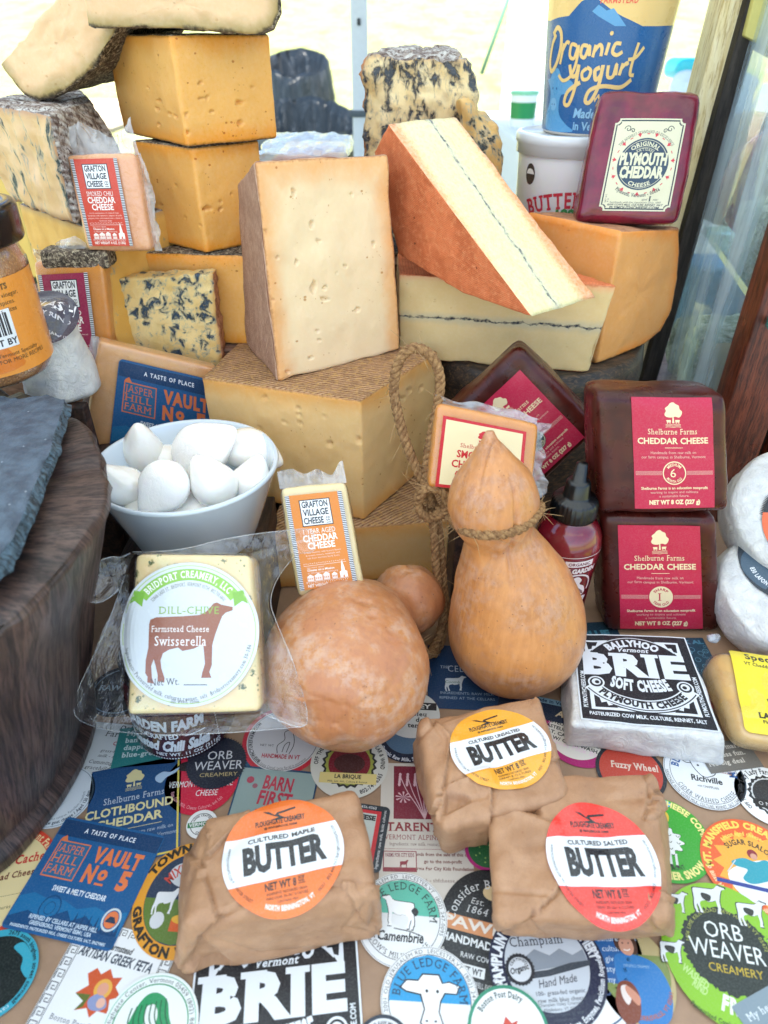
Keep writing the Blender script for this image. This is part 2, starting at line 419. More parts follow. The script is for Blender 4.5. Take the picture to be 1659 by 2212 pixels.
def film(name, tint=(.97, .98, 1), body=.05, rough=.08, bump=.5, sc=1.2, fres=1.0, emboss=0, milk=(.85, .9, .95), streak=0.):
    t = NT(name); t.n.remove(t.b)
    h = t.noise(sc, 4, .6, None, .8); bp = t.bump(h, bump, 1.)
    if emboss: bp = t.bump(t.wave(emboss, t.map((1, 1, 1), (0, 0, .78))), .25, .12, bp)
    tr = t.n.new('ShaderNodeBsdfTransparent'); tr.inputs[0].default_value = (*tint, 1)
    gl = t.n.new('ShaderNodeBsdfGlossy'); gl.inputs['Roughness'].default_value = rough; gl.inputs[0].default_value = (1, 1, 1, 1); t.l.new(bp, gl.inputs['Normal'])
    df = t.n.new('ShaderNodeBsdfDiffuse'); df.inputs[0].default_value = (*milk, 1); t.l.new(bp, df.inputs['Normal'])
    lw = t.n.new('ShaderNodeLayerWeight'); lw.inputs[0].default_value = .5; t.l.new(bp, lw.inputs['Normal']); fr = t.math('MULTIPLY_ADD', t.math('POWER', lw.outputs['Facing'], 4.), .9, .05)
    m1 = t.n.new('ShaderNodeMixShader'); m1.inputs[0].default_value = body
    if streak: t.l.new(t.mr(t.noise(.35, 5, .6, t.map((1.2, 1.2, .12), (0, .25, 0))), .42, .68, body, streak), m1.inputs[0])  # pale diffuse bands painted in place of reflections
    t.l.new(tr.outputs[0], m1.inputs[1]); t.l.new(df.outputs[0], m1.inputs[2])
    m2 = t.n.new('ShaderNodeMixShader'); t.l.new(t.math('MULTIPLY', fr, fres, clamp=True), m2.inputs[0]); t.l.new(m1.outputs[0], m2.inputs[1]); t.l.new(gl.outputs[0], m2.inputs[2])
    t.l.new(m2.outputs[0], t.out.inputs[0]); return t.m
def ink_mat(name, rough=.4, coat=0., bump=.0, spec=.4, coatr=.1):
    t = NT(name); a = t.attr('ink', False); n = t.noise(.7, 4, .6)
    c = t.mix(t.mr(t.noise(9, 3), .4, .7, 0, .06), a, (.5, .5, .5))
    nn = t.bump(n, bump, 1.) if bump else None
    return t.set(c, t.mr(n, .3, .7, rough-.06, rough+.08), nn, coat=coat, spec=spec, coatr=coatr)
INK = ink_mat('printed_label', .42, .15); INKG = ink_mat('glossy_label', .22, .6, .12); INKT = ink_mat('table_sticker', .38, .25, .05)
INKC = ink_mat('glossy_print_on_tub', .3, .3)
def wood(name, a, b, sc=1., ax=(1, 1, .12), rough=.6, coat=0., bump=.6, dark=None):
    t = NT(name); v = t.map(ax); n = t.noise(1.3*sc, 6, .7, v, .6); m = t.noise(6*sc, 5, .7, v); big = t.noise(.15*sc, 2)
    c = t.mix(t.mr(n, .35, .65), a, b); c = t.mix(t.mr(m, .48, .62, 0, .7), c, dark or tuple(x*.3 for x in col(b)))
    h = t.math('ADD', t.math('MULTIPLY', n, .3), t.math('MULTIPLY', m, -.25))
    return t.set(c, t.mr(big, .3, .7, rough-.1, rough+.15), t.bump(h, bump, 1.), coat=coat, spec=.4, coatr=.25)
# ---------------- lettering and flat print: shapes in label units, mapped onto a surface
_gc = {}
_fc = None
def _mesh_of(body, off, res):
    c = bpy.data.curves.new('t', 'FONT'); c.body = body; c.resolution_u = res; c.offset = off; c.fill_mode = 'FRONT'
    o = bpy.data.objects.new('t', c); COL.objects.link(o)
    dg = bpy.context.evaluated_depsgraph_get(); me = bpy.data.meshes.new_from_object(o.evaluated_get(dg))
    V = np.array([v.co[:2] for v in me.vertices]).reshape(-1, 2); T = []
    me.calc_loop_triangles(); T = [list(t.vertices) for t in me.loop_triangles]
    bpy.data.objects.remove(o); bpy.data.curves.remove(c); bpy.data.meshes.remove(me)
    return V, T
def warm_glyphs(specs):
    """make every needed glyph in one text object per style: glyph k sits on its own line"""
    for chars, off, res in specs:
        chars = [c for c in chars if c != ' ']
        c = bpy.data.curves.new('t', 'FONT'); c.resolution_u = res; c.offset = off; c.fill_mode = 'FRONT'; c.space_line = 5
        c.body = '\n'.join('H'+ch+'H' for ch in chars)
        o = bpy.data.objects.new('t', c); COL.objects.link(o)
        dg = bpy.context.evaluated_depsgraph_get(); me = bpy.data.meshes.new_from_object(o.evaluated_get(dg))
        me.calc_loop_triangles()
        V = np.array([v.co[:2] for v in me.vertices]); T = np.array([t.vertices[:] for t in me.loop_triangles])
        y0 = V[:, 1].max(); 
        # connected islands per line, ordered in x
        par = list(range(len(V)))
        def fnd(a):
            while par[a] != a: par[a] = par[par[a]]; a = par[a]
            return a
        for a, b, d in T: par[fnd(a)] = fnd(b); par[fnd(b)] = fnd(d)
        root = np.array([fnd(i) for i in range(len(V))])
        capH = .729
        line_h = None
        # line spacing: measure from the H glyph positions
        isl = {}
        for i, r in enumerate(root): isl.setdefault(r, []).append(i)
        hs = [(V[ix][:, 0].min(), V[ix][:, 1].min(), ix) for ix in isl.values()]
        x0 = min(h[0] for h in hs)
        first = sorted([h for h in hs if h[0] < x0+.02 and abs(V[h[2]][:, 1].max()-h[1]-(V[hs[0][2]][:, 1].max()-hs[0][1])) < 9], key=lambda h: -h[1])
        base = [h[1] for h in first]
        hw = None
        out = {}
        for k, ch in enumerate(chars):
            by = base[k]
            mine = [h for h in hs if by-1.5 < h[1] < by+1.5 and by-1.2 < V[h[2]][:, 1].mean() < by+2.0]
            mine.sort(key=lambda h: h[0]); fH = mine[0]; lH = mine[-1]
            ids = [i for h in mine[1:-1] for i in h[2]]
            wH = V[fH[2]][:, 0].max()-fH[0]
            out[ch] = (ids, fH, lH, by, wH)
        adv0 = None
        ids, fH, lH, by, wH = out['H'] if 'H' in out else next(iter(out.values()))
        if 'H' in out: adv0 = (lH[0]-fH[0])/2
        else: adv0 = .73
        for ch, (ids, fH, lH, by, wH) in out.items():
            st = set(ids); mp = {i: n for n, i in enumerate(ids)}
            G = V[ids]-np.array([fH[0]+adv0-(fH[0]-x0)*0, by]); adv = lH[0]-fH[0]-adv0
            lb = fH[0]                       # H's left bearing is folded into the glyph origin
            TT = [[mp[a] for a in t] for t in T if t[0] in st]
            _gc[(ch, off)] = (G, TT, adv)
        bpy.data.objects.remove(o); bpy.data.curves.remove(c); bpy.data.meshes.remove(me)
CH = "ABCDEFGHIJKLMNOPQRSTUVWXYZabcdefghijklmnopqrstuvwxyz0123456789.,&-()'@*_/:+"
warm_glyphs([(CH, 0.0, 2), (CH, .028, 2), (CH, .055, 2)])
OFFS = {0: 0.0, 1: .028, 2: .055}
CAPH = 0.7
_nb = {}
def dzof(ch, wt, serif, n):
    nb = _nb.get((ch, OFFS[wt], serif), n); d = np.zeros(n); d[nb:] = .03+.004*(np.arange(n-nb)//4 % 5); return d
def glyph(ch, wt, serif):
    if ch == ' ': return None, None, .33
    k = (ch, OFFS[wt], serif)
    if k in _gc: return _gc[k]
    G, T, adv = _gc.get((ch, OFFS[wt]), _gc[('-', OFFS[wt])])
    if serif and len(T):
        # slab feet: short horizontal boundary edges at baseline / x-height / cap-height
        cnt = {}
        for t in T:
            for a, b in ((t[0], t[1]), (t[1], t[2]), (t[2], t[0])): cnt[(min(a, b), max(a, b))] = cnt.get((min(a, b), max(a, b)), 0)+1
        V = [list(p) for p in G]; T = [list(t) for t in T]; top = G[:, 1].max(); o = OFFS[wt]
        for (a, b), c_ in cnt.items():
            if c_ != 1: continue
            p, q = G[a], G[b]; dx = abs(p[0]-q[0])
            if abs(p[1]-q[1]) < .01 and .04 < dx < .27:
                y = p[1]; lo = abs(y+o) < .04; hi = (abs(y-top) < .03 or abs(y-.45-o) < .05)
                if not (lo or hi): continue
                x0, x1 = min(p[0], q[0])-.075, max(p[0], q[0])+.075; th = .05 if serif == 1 else .11
                y0, y1 = (y, y+th) if lo else (y-th, y)
                for xa, xb in ((x0, x0+.075), (x1-.075, x1)):
                    n = len(V); V += [[xa, y0], [xb, y0], [xb, y1], [xa, y1]]; T += [[n, n+1, n+2], [n, n+2, n+3]]
        _nb[k] = len(_gc[(ch, OFFS[wt])][0]); G = np.array(V); adv += .06
    _gc[k] = (G, T, adv); return _gc[k]
class Art:
    def __init__(s): s.V = []; s.T = []; s.C = []; s.Z = []; s.n = 0; s.z = 0; s.q = 0
    def add(s, V, T, c, z=None, dz=0.):
        V = np.asarray(V, float).reshape(-1, 2)
        if len(V) == 0: return s
        s.V.append(V); s.T += [[i+s.n for i in t] for t in T]; s.C.append(np.tile(col(c), (len(V), 1)))
        s.q = (s.q+1) % 9; s.Z.append(np.full(len(V), float(s.z if z is None else z)+s.q*.05)+dz); s.n += len(V); return s
    def poly(s, P, c, z=None):
        P = [tuple(map(float, p[:2])) for p in P]
        t = geometry.tessellate_polygon([[Vector((x, y, 0)) for x, y in P]])
        return s.add(P, [list(q) for q in t], c, z)
    def rect(s, x0, y0, x1, y1, c, z=None): return s.poly([(x0, y0), (x1, y0), (x1, y1), (x0, y1)], c, z)
    def rrect(s, x0, y0, x1, y1, r, c, z=None):
        P = []
        for cx, cy, a in ((x1-r, y1-r, 0), (x0+r, y1-r, 90), (x0+r, y0+r, 180), (x1-r, y0+r, 270)):
            for k in range(6): b = math.radians(a+18*k); P.append((cx+r*math.cos(b), cy+r*math.sin(b)))
        return s.poly(P, c, z)
    def disc(s, cx, cy, r, c, ry=None, z=None, n=48, a0=0, a1=360):
        ry = ry or r; P = [(cx+r*math.cos(math.radians(a0+(a1-a0)*k/n)), cy+ry*math.sin(math.radians(a0+(a1-a0)*k/n))) for k in range(n+(a1-a0 < 360))]
        return s.poly(P, c, z)
    def ring(s, cx, cy, r0, r1, c, a0=0, a1=360, n=48, z=None, ry=1.):
        V = []; T = []
        for k in range(n+1):
            a = math.radians(a0+(a1-a0)*k/n); V += [(cx+r0*math.cos(a), cy+r0*ry*math.sin(a)), (cx+r1*math.cos(a), cy+r1*ry*math.sin(a))]
        for k in range(n): T += [[2*k, 2*k+1, 2*k+3], [2*k, 2*k+3, 2*k+2]]
        return s.add(V, T, c, z)
    def chord(s, cx, cy, r, y0, y1, c, z=None, n=14):
        """slice of a disc between two heights"""
        L = []; R = []
        for k in range(n+1):
            y = y0+(y1-y0)*k/n; x = math.sqrt(max(0, r*r-y*y)); L.append((cx-x, cy+y)); R.append((cx+x, cy+y))
        V = L+R; T = []
        for k in range(n): T += [[k, n+1+k, n+2+k], [k, n+2+k, k+1]]
        return s.add(V, T, c, z)
    def line(s, P, w, c, z=None, closed=False):
        P = np.asarray(P, float); 
        if closed: P = np.vstack([P, P[:1]])
        V = []; T = []; n = len(P)
        for i in range(n):
            if closed: d = P[(i+1) % (n-1)]-P[(i-1) % (n-1)]
            else: d = P[min(i+1, n-1)]-P[max(i-1, 0)]
            L = math.hypot(*d) or 1; q = np.array([-d[1], d[0]])/L*w/2; V += [P[i]+q, P[i]-q]
        for i in range(n-1): T += [[2*i, 2*i+1, 2*i+3], [2*i, 2*i+3, 2*i+2]]
        return s.add(V, T, c, z)
    def curve(s, P, w, c, z=None, n=6): 
        Q = catmull([(*p, 0) for p in P], n)[:, :2]; return s.line(Q, w, c, z)
    def blob(s, P, c, z=None, n=5): 
        Q = catmull([(*p, 0) for p in P], n, True)[:, :2]; return s.poly(Q, c, z)
    def layout(s, t, h, wt, serif, sp):
        k = h/CAPH; x = 0; out = []
        for ch in t:
            G, T, adv = glyph(ch, wt, serif)
            out.append((G, T, x, dzof(ch, wt, serif, len(G)) if G is not None else 0)); x += adv*k+sp*h
        return out, x-sp*h
    def text(s, t, x, y, h, c, al='c', wt=0, serif=0, w=None, sp=0., sh=0., rot=0., z=None, wx=1.):
        """h: cap height; w: fit to this width"""
        L, W = s.layout(t, h, wt, serif, sp); k = h/CAPH; fx = (w/W if w else wx)
        off = {'c': -W*fx/2, 'l': 0, 'r': -W*fx}[al]; ca, sa = math.cos(math.radians(rot)), math.sin(math.radians(rot))
        for G, T, gx, adv in L:
            if G is None: continue
            P = G*k; X = (P[:, 0]+gx)*fx+off+P[:, 1]*sh; Y = P[:, 1]
            s.add(np.stack([x+X*ca-Y*sa, y+X*sa+Y*ca], 1), T, c, z, adv)
        return s
    def arc(s, t, cx, cy, r, a, h, c, wt=0, serif=0, span=None, sp=.06, inv=False, z=None, ry=1.):
        """text on a circle, centred at angle a (deg from +x, ccw). inv: reads along the bottom"""
        L, W = s.layout(t, h, wt, serif, sp); k = h/CAPH; fx = 1.
        if span: fx = math.radians(span)*r/W
        for G, T, gx, adv in L:
            if G is None: continue
            P = G*k; X = (P[:, 0]+gx)*fx-W*fx/2; Y = P[:, 1]
            if inv: an = math.radians(a)+X/r; R = r-Y
            else: an = math.radians(a)-X/r; R = r+Y
            s.add(np.stack([cx+R*np.cos(an), cy+R*np.sin(an)*ry], 1), T, c, z, adv)
        return s
    def para(s, lines, x, y, h, c, lead=1.6, **k):
        for i, l in enumerate(lines): s.text(l, x, y-i*h*lead, h, c, **k)
        return s
    def clip(s, x0, x1, y0=-1e9, y1=1e9):
        """drop triangles wholly outside, clamp the rest (label cut by its edge)"""
        s.pack(); V = s.V[0]; keep = []
        for t in s.T:
            P = V[t]
            if P[:, 0].max() <= x0 or P[:, 0].min() >= x1 or P[:, 1].max() <= y0 or P[:, 1].min() >= y1: continue
            keep.append(t)
        s.T = keep; V[:, 0] = V[:, 0].clip(x0, x1); V[:, 1] = V[:, 1].clip(y0, y1); return s
    def pack(s):
        s.V = [np.vstack(s.V)]; s.C = [np.vstack(s.C)]; s.Z = [np.concatenate(s.Z)]
    def sub(s, L):
        """split long edges so the print can follow a curved surface"""
        s.pack(); V = [tuple(p) for p in s.V[0]]; C = [tuple(c) for c in s.C[0]]; Z = list(s.Z[0]); T = [tuple(t) for t in s.T]; L2 = L*L
        for _ in range(9):
            mid = {}; nt = []; ch = False
            def m(a, b):
                k = (a, b) if a < b else (b, a)
                if k in mid: return mid[k]
                p, q = V[a], V[b]
                if (p[0]-q[0])**2+(p[1]-q[1])**2 <= L2: mid[k] = None; return None
                V.append(((p[0]+q[0])/2, (p[1]+q[1])/2)); C.append(C[a]); Z.append(Z[a]); mid[k] = len(V)-1; return mid[k]
            for a, b, c in T:
                x, y, z = m(a, b), m(b, c), m(c, a)
                e = (x is not None)+(y is not None)+(z is not None)
                if e == 0: nt.append((a, b, c)); continue
                ch = True
                if e == 3: nt += [(a, x, z), (x, b, y), (z, y, c), (x, y, z)]
                elif e == 1:
                    if x is not None: nt += [(a, x, c), (x, b, c)]
                    elif y is not None: nt += [(a, b, y), (a, y, c)]
                    else: nt += [(a, b, z), (z, b, c)]
                else:
                    if z is None: nt += [(x, b, y), (a, x, y), (a, y, c)]
                    elif x is None: nt += [(y, c, z), (a, b, y), (a, y, z)]
                    else: nt += [(z, a, x), (x, b, c), (x, c, z)]
            T = nt
            if not ch: break
        s.V = [np.array(V)]; s.C = [np.array(C)]; s.Z = [np.array(Z)]; s.T = [list(t) for t in T]; return s
    def build(s, name, fn, mat, parent=None, lay=.006, base=.012, **k):
        """fn(X (n,2)) -> points (n,3), normals (n,3)"""
        if len(s.V) > 1: s.pack()
        P, N = fn(s.V[0]); P = P+N*(base+s.Z[0]*lay)[:, None]
        n0 = N.mean(0); T = []
        A0 = np.array(s.T); 
        cr = np.cross(P[A0[:, 1]]-P[A0[:, 0]], P[A0[:, 2]]-P[A0[:, 0]]); sg = (cr*N[A0[:, 0]]).sum(1)
        A0[sg < 0] = A0[sg < 0][:, ::-1]
        return mk(name, P, A0, mat, parent, colr=s.C[0], smooth=False, **k)
def plane_fn(o, ex, ey, n=None):
    o, ex, ey = map(np.asarray, (o, ex, ey)); n = nrm(np.cross(ex, ey)) if n is None else n
    return lambda X: (o+X[:, :1]*ex+X[:, 1:2]*ey, np.tile(n, (len(X), 1)))
def quad_fn(BL, BR, TR, TL, W=1., Hh=1.):
    n = nrm(np.cross(BR-BL, TL-BL))
    def f(X):
        a = X[:, :1]/W; b = X[:, 1:2]/Hh
        return BL*(1-a)*(1-b)+BR*a*(1-b)+TR*a*b+TL*(1-a)*b, np.tile(n, (len(X), 1))
    return f
def drape_fn(V, Fc, base, h=6., soft=.0, drop=.45, G=30, blur=2):
    """project along the normal of a planar fn onto a mesh; heights sampled on a smoothed grid so that all print layers agree"""
    bv = BVHTree.FromPolygons([Vector(p) for p in V], [list(f) for f in Fc])
    def f(X):
        lo, hi = X.min(0), X.max(0); gx, gy = np.meshgrid(np.linspace(lo[0], hi[0], G), np.linspace(lo[1], hi[1], G)); Y = np.stack([gx.ravel(), gy.ravel()], 1)
        P, N = base(Y); E = np.full(len(P), -drop)
        for i in range(len(P)):
            n = Vector(N[i]); r = bv.ray_cast(Vector(P[i])+n*h, -n, h*3)
            if r[0] is not None: E[i] = max((np.array(r[0])-P[i])@N[i], -drop)
        E = E.reshape(G, G); Q = np.pad(E, 1, mode='edge'); E = np.max([Q[1+a_:G+1+a_, 1+b_:G+1+b_] for a_ in (-1, 0, 1) for b_ in (-1, 0, 1)], axis=0)
        for _ in range(blur):
            Q = np.pad(E, 1, mode='edge'); E = np.maximum((Q[1:-1, 1:-1]*2+Q[:-2, 1:-1]+Q[2:, 1:-1]+Q[1:-1, :-2]+Q[1:-1, 2:])/6, E*0-9)
        P, N = base(X); u = (X[:, 0]-lo[0])/(hi[0]-lo[0])*(G-1); v = (X[:, 1]-lo[1])/(hi[1]-lo[1])*(G-1)
        a = np.clip(u.astype(int), 0, G-2); b = np.clip(v.astype(int), 0, G-2); u -= a; v -= b
        e = E[b, a]*(1-u)*(1-v)+E[b, a+1]*u*(1-v)+E[b+1, a]*(1-u)*v+E[b+1, a+1]*u*v
        return P+N*e[:, None], N
    return f
def cyl_fn(c, prof, ang0, k=1.):
    """wrap: X[:,0] arc length at mean radius, X[:,1] height; prof(z)->radius"""
    c = np.asarray(c, float); rm = prof(0) if not hasattr(prof, 'rm') else prof.rm
    def f(X):
        z = X[:, 1]; r = np.array([prof(q) for q in z]); a = ang0+X[:, 0]/rm
        N = np.stack([np.cos(a), np.sin(a), np.zeros_like(a)], 1)
        return c+N*r[:, None]+np.stack([0*z, 0*z, z], 1), N
    return f
# ---------------- label artwork (each returns an Art in its own units)
def zebra(a, x0, x1, y0, y1, n, c='#20242c', bgc='#e9ebee', slant=0):
    a.rect(x0, y0, x1, y1, bgc, 1)
    for k in range(n):
        y = y0+(y1-y0)*(k+.25)/n; a.rect(x0, y, x1, y+(y1-y0)/n*.5, c, 2)
def grafton(bgc, l1, l2, l3, body):
    a = Art(); W, Hh = 100, 175
    a.rect(0, 0, W, Hh, bgc, 0); zebra(a, 0, 7.5, 0, Hh, 52); zebra(a, W-7.5, W, 0, Hh, 52)
    a.rect(23, 116, 77, 165, '#1d2530', 1); a.rect(24.6, 117.6, 75.4, 163.4, '#eef0f0', 2)
    a.text('GRAFTON', 50, 150, 11.5, '#1d2530', w=46, wt=1, z=3); a.text('VILLAGE', 50, 135, 11.5, '#1d2530', w=44, wt=1, z=3); a.text('CHEESE', 44, 120, 11.5, '#1d2530', w=35, wt=1, z=3)
    a.text('CO', 69, 123, 7.5, '#1d2530', w=8, wt=1, z=3); a.rect(65, 119.6, 73, 120.8, '#1d2530', 3)
    a.text(l1, 50, 102, 9.5, '#f6ede4', w=58, z=2); a.text(l2, 50, 87.5, 12, '#f8f2ea', w=60, wt=1, z=2); a.text(l3, 50, 73.5, 12, '#f8f2ea', w=48, wt=1, z=2)
    a.para(body, 50, 66.5, 3.0, '#f2d9cc', lead=1.75, z=2)
    for k in range(20): a.disc(14+k*3.7, 47.2+(k % 2)*.6, .8, '#f8f2ea', z=2, n=6)
    a.rect(13, 43.4, 87, 44, '#f8f2ea', 2)
    a.text('See more about', 18, 38.5, 3.2, '#f2d9cc', 'l', z=2); a.text('Cheese on a Mission', 18, 33.2, 3.9, '#f8f2ea', 'l', wt=1, z=2); a.text('at Windham-Foundation.org', 18, 28.4, 3.2, '#f2d9cc', 'l', z=2)
    for x, w_, h_ in ((16, 11, 8), (29, 13, 9), (44, 11, 10), (59, 9, 8)):
        a.rect(x, 15, x+w_, 15+h_, '#f3e3da', 2); a.poly([(x-1, 15+h_), (x+w_+1, 15+h_), (x+w_/2, 19.5+h_)], '#f8f2ea', 2)
        for q in range(3): a.rect(x+1.2+q*w_/3.4, 18, x+2.6+q*w_/3.4, 21, bgc, 3)
    a.rect(73, 15, 86, 25, '#f8f2ea', 2); a.rect(76.5, 25, 82.5, 33, '#f8f2ea', 2); a.poly([(76.5, 33), (82.5, 33), (79.5, 48)], '#f8f2ea', 2); a.poly([(72, 25), (87, 25), (79.5, 30)], '#f8f2ea', 2)
    a.rect(78.3, 15, 80.8, 19.5, bgc, 3); a.rect(13, 13.6, 87, 14.3, '#f8f2ea', 2)
    for k in range(20): a.disc(14+k*3.7, 11.6-(k % 2)*.6, .8, '#f8f2ea', z=2, n=6)
    a.text('NET WEIGHT 4 OZ. (113G)', 50, 3.6, 5.2, '#f8f2ea', w=70, wt=1, z=2)
    return a, W, Hh
def tree(a, cx, cy, s, c, z=2):
    """spreading oak above two cows and waves"""
    bl = [(-9, 8), (-11, 11), (-9, 15), (-10, 18), (-6, 21), (-3, 24), (1, 25), (4, 23), (8, 21), (9, 17), (12, 14), (11, 10), (8, 7), (3, 8), (-3, 7)]
    a.blob([(cx+x*s, cy+y*s) for x, y in bl], c, z)
    a.poly([(cx-1.2*s, cy), (cx+1.6*s, cy), (cx+.9*s, cy+8*s), (cx-.5*s, cy+8*s)], c, z)
    for d in (-1, 1):
        a.poly([(cx+d*3*s, cy+1*s), (cx+d*8*s, cy+1*s), (cx+d*9*s, cy+4*s), (cx+d*3*s, cy+4*s)], c, z)
        a.rect(cx+d*4*s-.4*s, cy-.5*s, cx+d*4*s+.4*s, cy+1.2*s, c, z); a.rect(cx+d*7.5*s-.4*s, cy-.5*s, cx+d*7.5*s+.4*s, cy+1.2*s, c, z)
    for k in range(3): a.curve([(cx-10*s, cy-(1.5+k*1.6)*s), (cx-5*s, cy-(1.1+k*1.6)*s), (cx, cy-(1.9+k*1.6)*s), (cx+5*s, cy-(1.1+k*1.6)*s), (cx+10*s, cy-(1.6+k*1.6)*s)], .5*s, c, z)
def shelburne(style, l1, num, l2):
    a = Art(); W, Hh = 100, 134; g = '#f1dcb0'
    a.rect(0, 0, W, Hh, '#c01f45', 0); tree(a, 50, 105, .95, g)
    a.text('Shelburne Farms', 50, 92, 6.6, g, w=62, serif=1, z=2); a.text('CHEDDAR CHEESE', 50, 80.5, 7, g, w=88, wt=1, z=2)
    a.rect(39, 75.6, 61, 76.2, g, 2)
    a.text('Handmade from raw milk on', 50, 68.5, 3.4, '#e9b9a8', w=57, z=2); a.text('our farm campus in Shelburne, Vermont', 50, 63.2, 3.4, '#e9b9a8', w=80, z=2)
    for k in range(5):
        for x0, x1 in ((2, 34.6), (65.4, 98)): a.rect(x0, 43+k*1.05, x1, 43.45+k*1.05, '#e3a79a', 2)
    if style == 'solid': a.disc(50, 45, 14.4, g, z=2); cc = '#c01f45'; zz = 3
    elif style == 'dark': a.disc(50, 45, 15, '#3c5a58', z=2); a.ring(50, 45, 13.2, 14, g, z=3); cc = g; zz = 3
    else: a.ring(50, 45, 13.2, 14.6, g, z=2); cc = g; zz = 2
    a.text(num, 50, 40, 10.5, cc, serif=1, z=zz, wx=1.1); a.arc(l1, 50, 45, 8.7, 90, 3.3, cc, wt=1, span=104, z=zz); a.arc(l2, 50, 45, 12.2, 270, 3.3, cc, wt=1, span=112, inv=True, z=zz)
    a.text('Shelburne Farms is an education nonprofit', 50, 24.5, 3.3, g, w=83, wt=1, z=2); a.text('working to inspire and cultivate', 50, 19.4, 3.2, '#e9b9a8', w=60, z=2); a.text('a sustainable future.', 50, 14.4, 3.2, '#e9b9a8', w=38, z=2)
    a.text('NET WT 8 OZ (227 g)', 50, 5.2, 5.2, g, w=64, wt=2, z=2)
    return a, W, Hh
def smoked_label():
    a = Art(); W, Hh = 100, 92; r = '#c8232c'; c_ = '#ecdcae'
    a.rect(0, 0, W, Hh, r, 0); a.rect(4, 4, 96, 88, c_, 1); tree(a, 50, 66, .62, r)
    a.text('Shelburne Farms', 50, 56, 5.4, r, serif=1, w=52, z=2); a.text('SMOKED', 42, 42, 9.5, r, w=42, wt=1, z=2); a.text('CHEDDAR', 42, 28.5, 9.5, r, w=52, wt=1, z=2)
    a.text('CHEESE', 42, 15, 9.5, r, w=42, wt=1, z=2); a.text('Handmade from raw milk', 50, 8, 2.8, r, z=2)
    return a, W, Hh
def cow(a, x, y, s, c, z=2, flip=1, face=None):
    P = [(-30, 16), (-29, 20), (-24, 22), (0, 23), (14, 24), (20, 27), (26, 34), (29, 35), (33, 33), (43, 31), (43, 28), (37, 26), (34, 23), (31, 15), (28, 6), (26, -2), (26, -12), (26, -19), (24, -25), (26, -30), (17, -30), (18, -25), (20, -18), (19, -9), (18, -1),
         (10, -5), (0, -7), (-4, -4), (-12, -6), (-17, -9), (-19, -15), (-18, -22), (-15, -30), (-15, -34), (-21, -33), (-21, -28), (-23, -20), (-25, -14), (-27, -20), (-26, -30), (-24, -35), (-30, -34), (-30, -29), (-32, -26), (-32, -15), (-30, -4)]
    return a.poly([(x+flip*px*s, y+py*s) for px, py in P], c, z)
def swiss_label():
    a = Art(); R = 50
    a.disc(0, 0, 50, '#d3dce2', z=0, n=96); a.ring(0, 0, 47.4, 48.1, '#b5cf86', z=1, n=72)
    a.ring(0, 0, 37.5, 45.5, '#8cc152', 38, 142, z=1); 
    for sgn in (1, -1): a.poly([(sgn*31, 29), (sgn*38.5, 30.5), (sgn*42, 21), (sgn*38, 23), (sgn*32.5, 19)] if 1 else [], '#7db447', 1)
    a.arc('BRIDPORT CREAMERY, LLC', 0, 0, 39.2, 90, 4.8, '#f3f6ee', serif=1, wt=1, span=92, z=2)
    a.arc('3284A LAKE ST., BRIDPORT, VERMONT 05734  802.758.6800', 0, 0, 33.4, 90, 2.6, '#55594f', serif=1, span=96, z=1)
    a.text('DILL-CHIVE', 1.5, 14, 5.2, '#8bb350', w=43, serif=1, z=3)
    cow(a, -3, -6, .80, '#97604c', 2)
    a.text('Farmstead Cheese', -4.5, 1.5, 4.4, '#f4f1ee', w=41, serif=1, z=3); a.text('Swisserella', -4, -8, 6.8, '#f4f1ee', w=37, serif=1, z=3)
    a.text('Net Wt.', -14, -35, 4.6, '#4f5350', w=21, serif=1, z=2, rot=2); a.rect(-1.5, -35, 15, -34.5, '#4f5350', 2)
    a.arc('Ingredients: Pasteurized milk, cultures,rennet, salt  Bridportcreamery.com 50-186', 0, 0, 45.6, 272, 2.7, '#55594f', serif=1, span=158, inv=True, z=2)
    a.text('dill weed, chive', 0, -47.2, 2.5, '#55594f', serif=1, w=20, z=2)
    return a, R
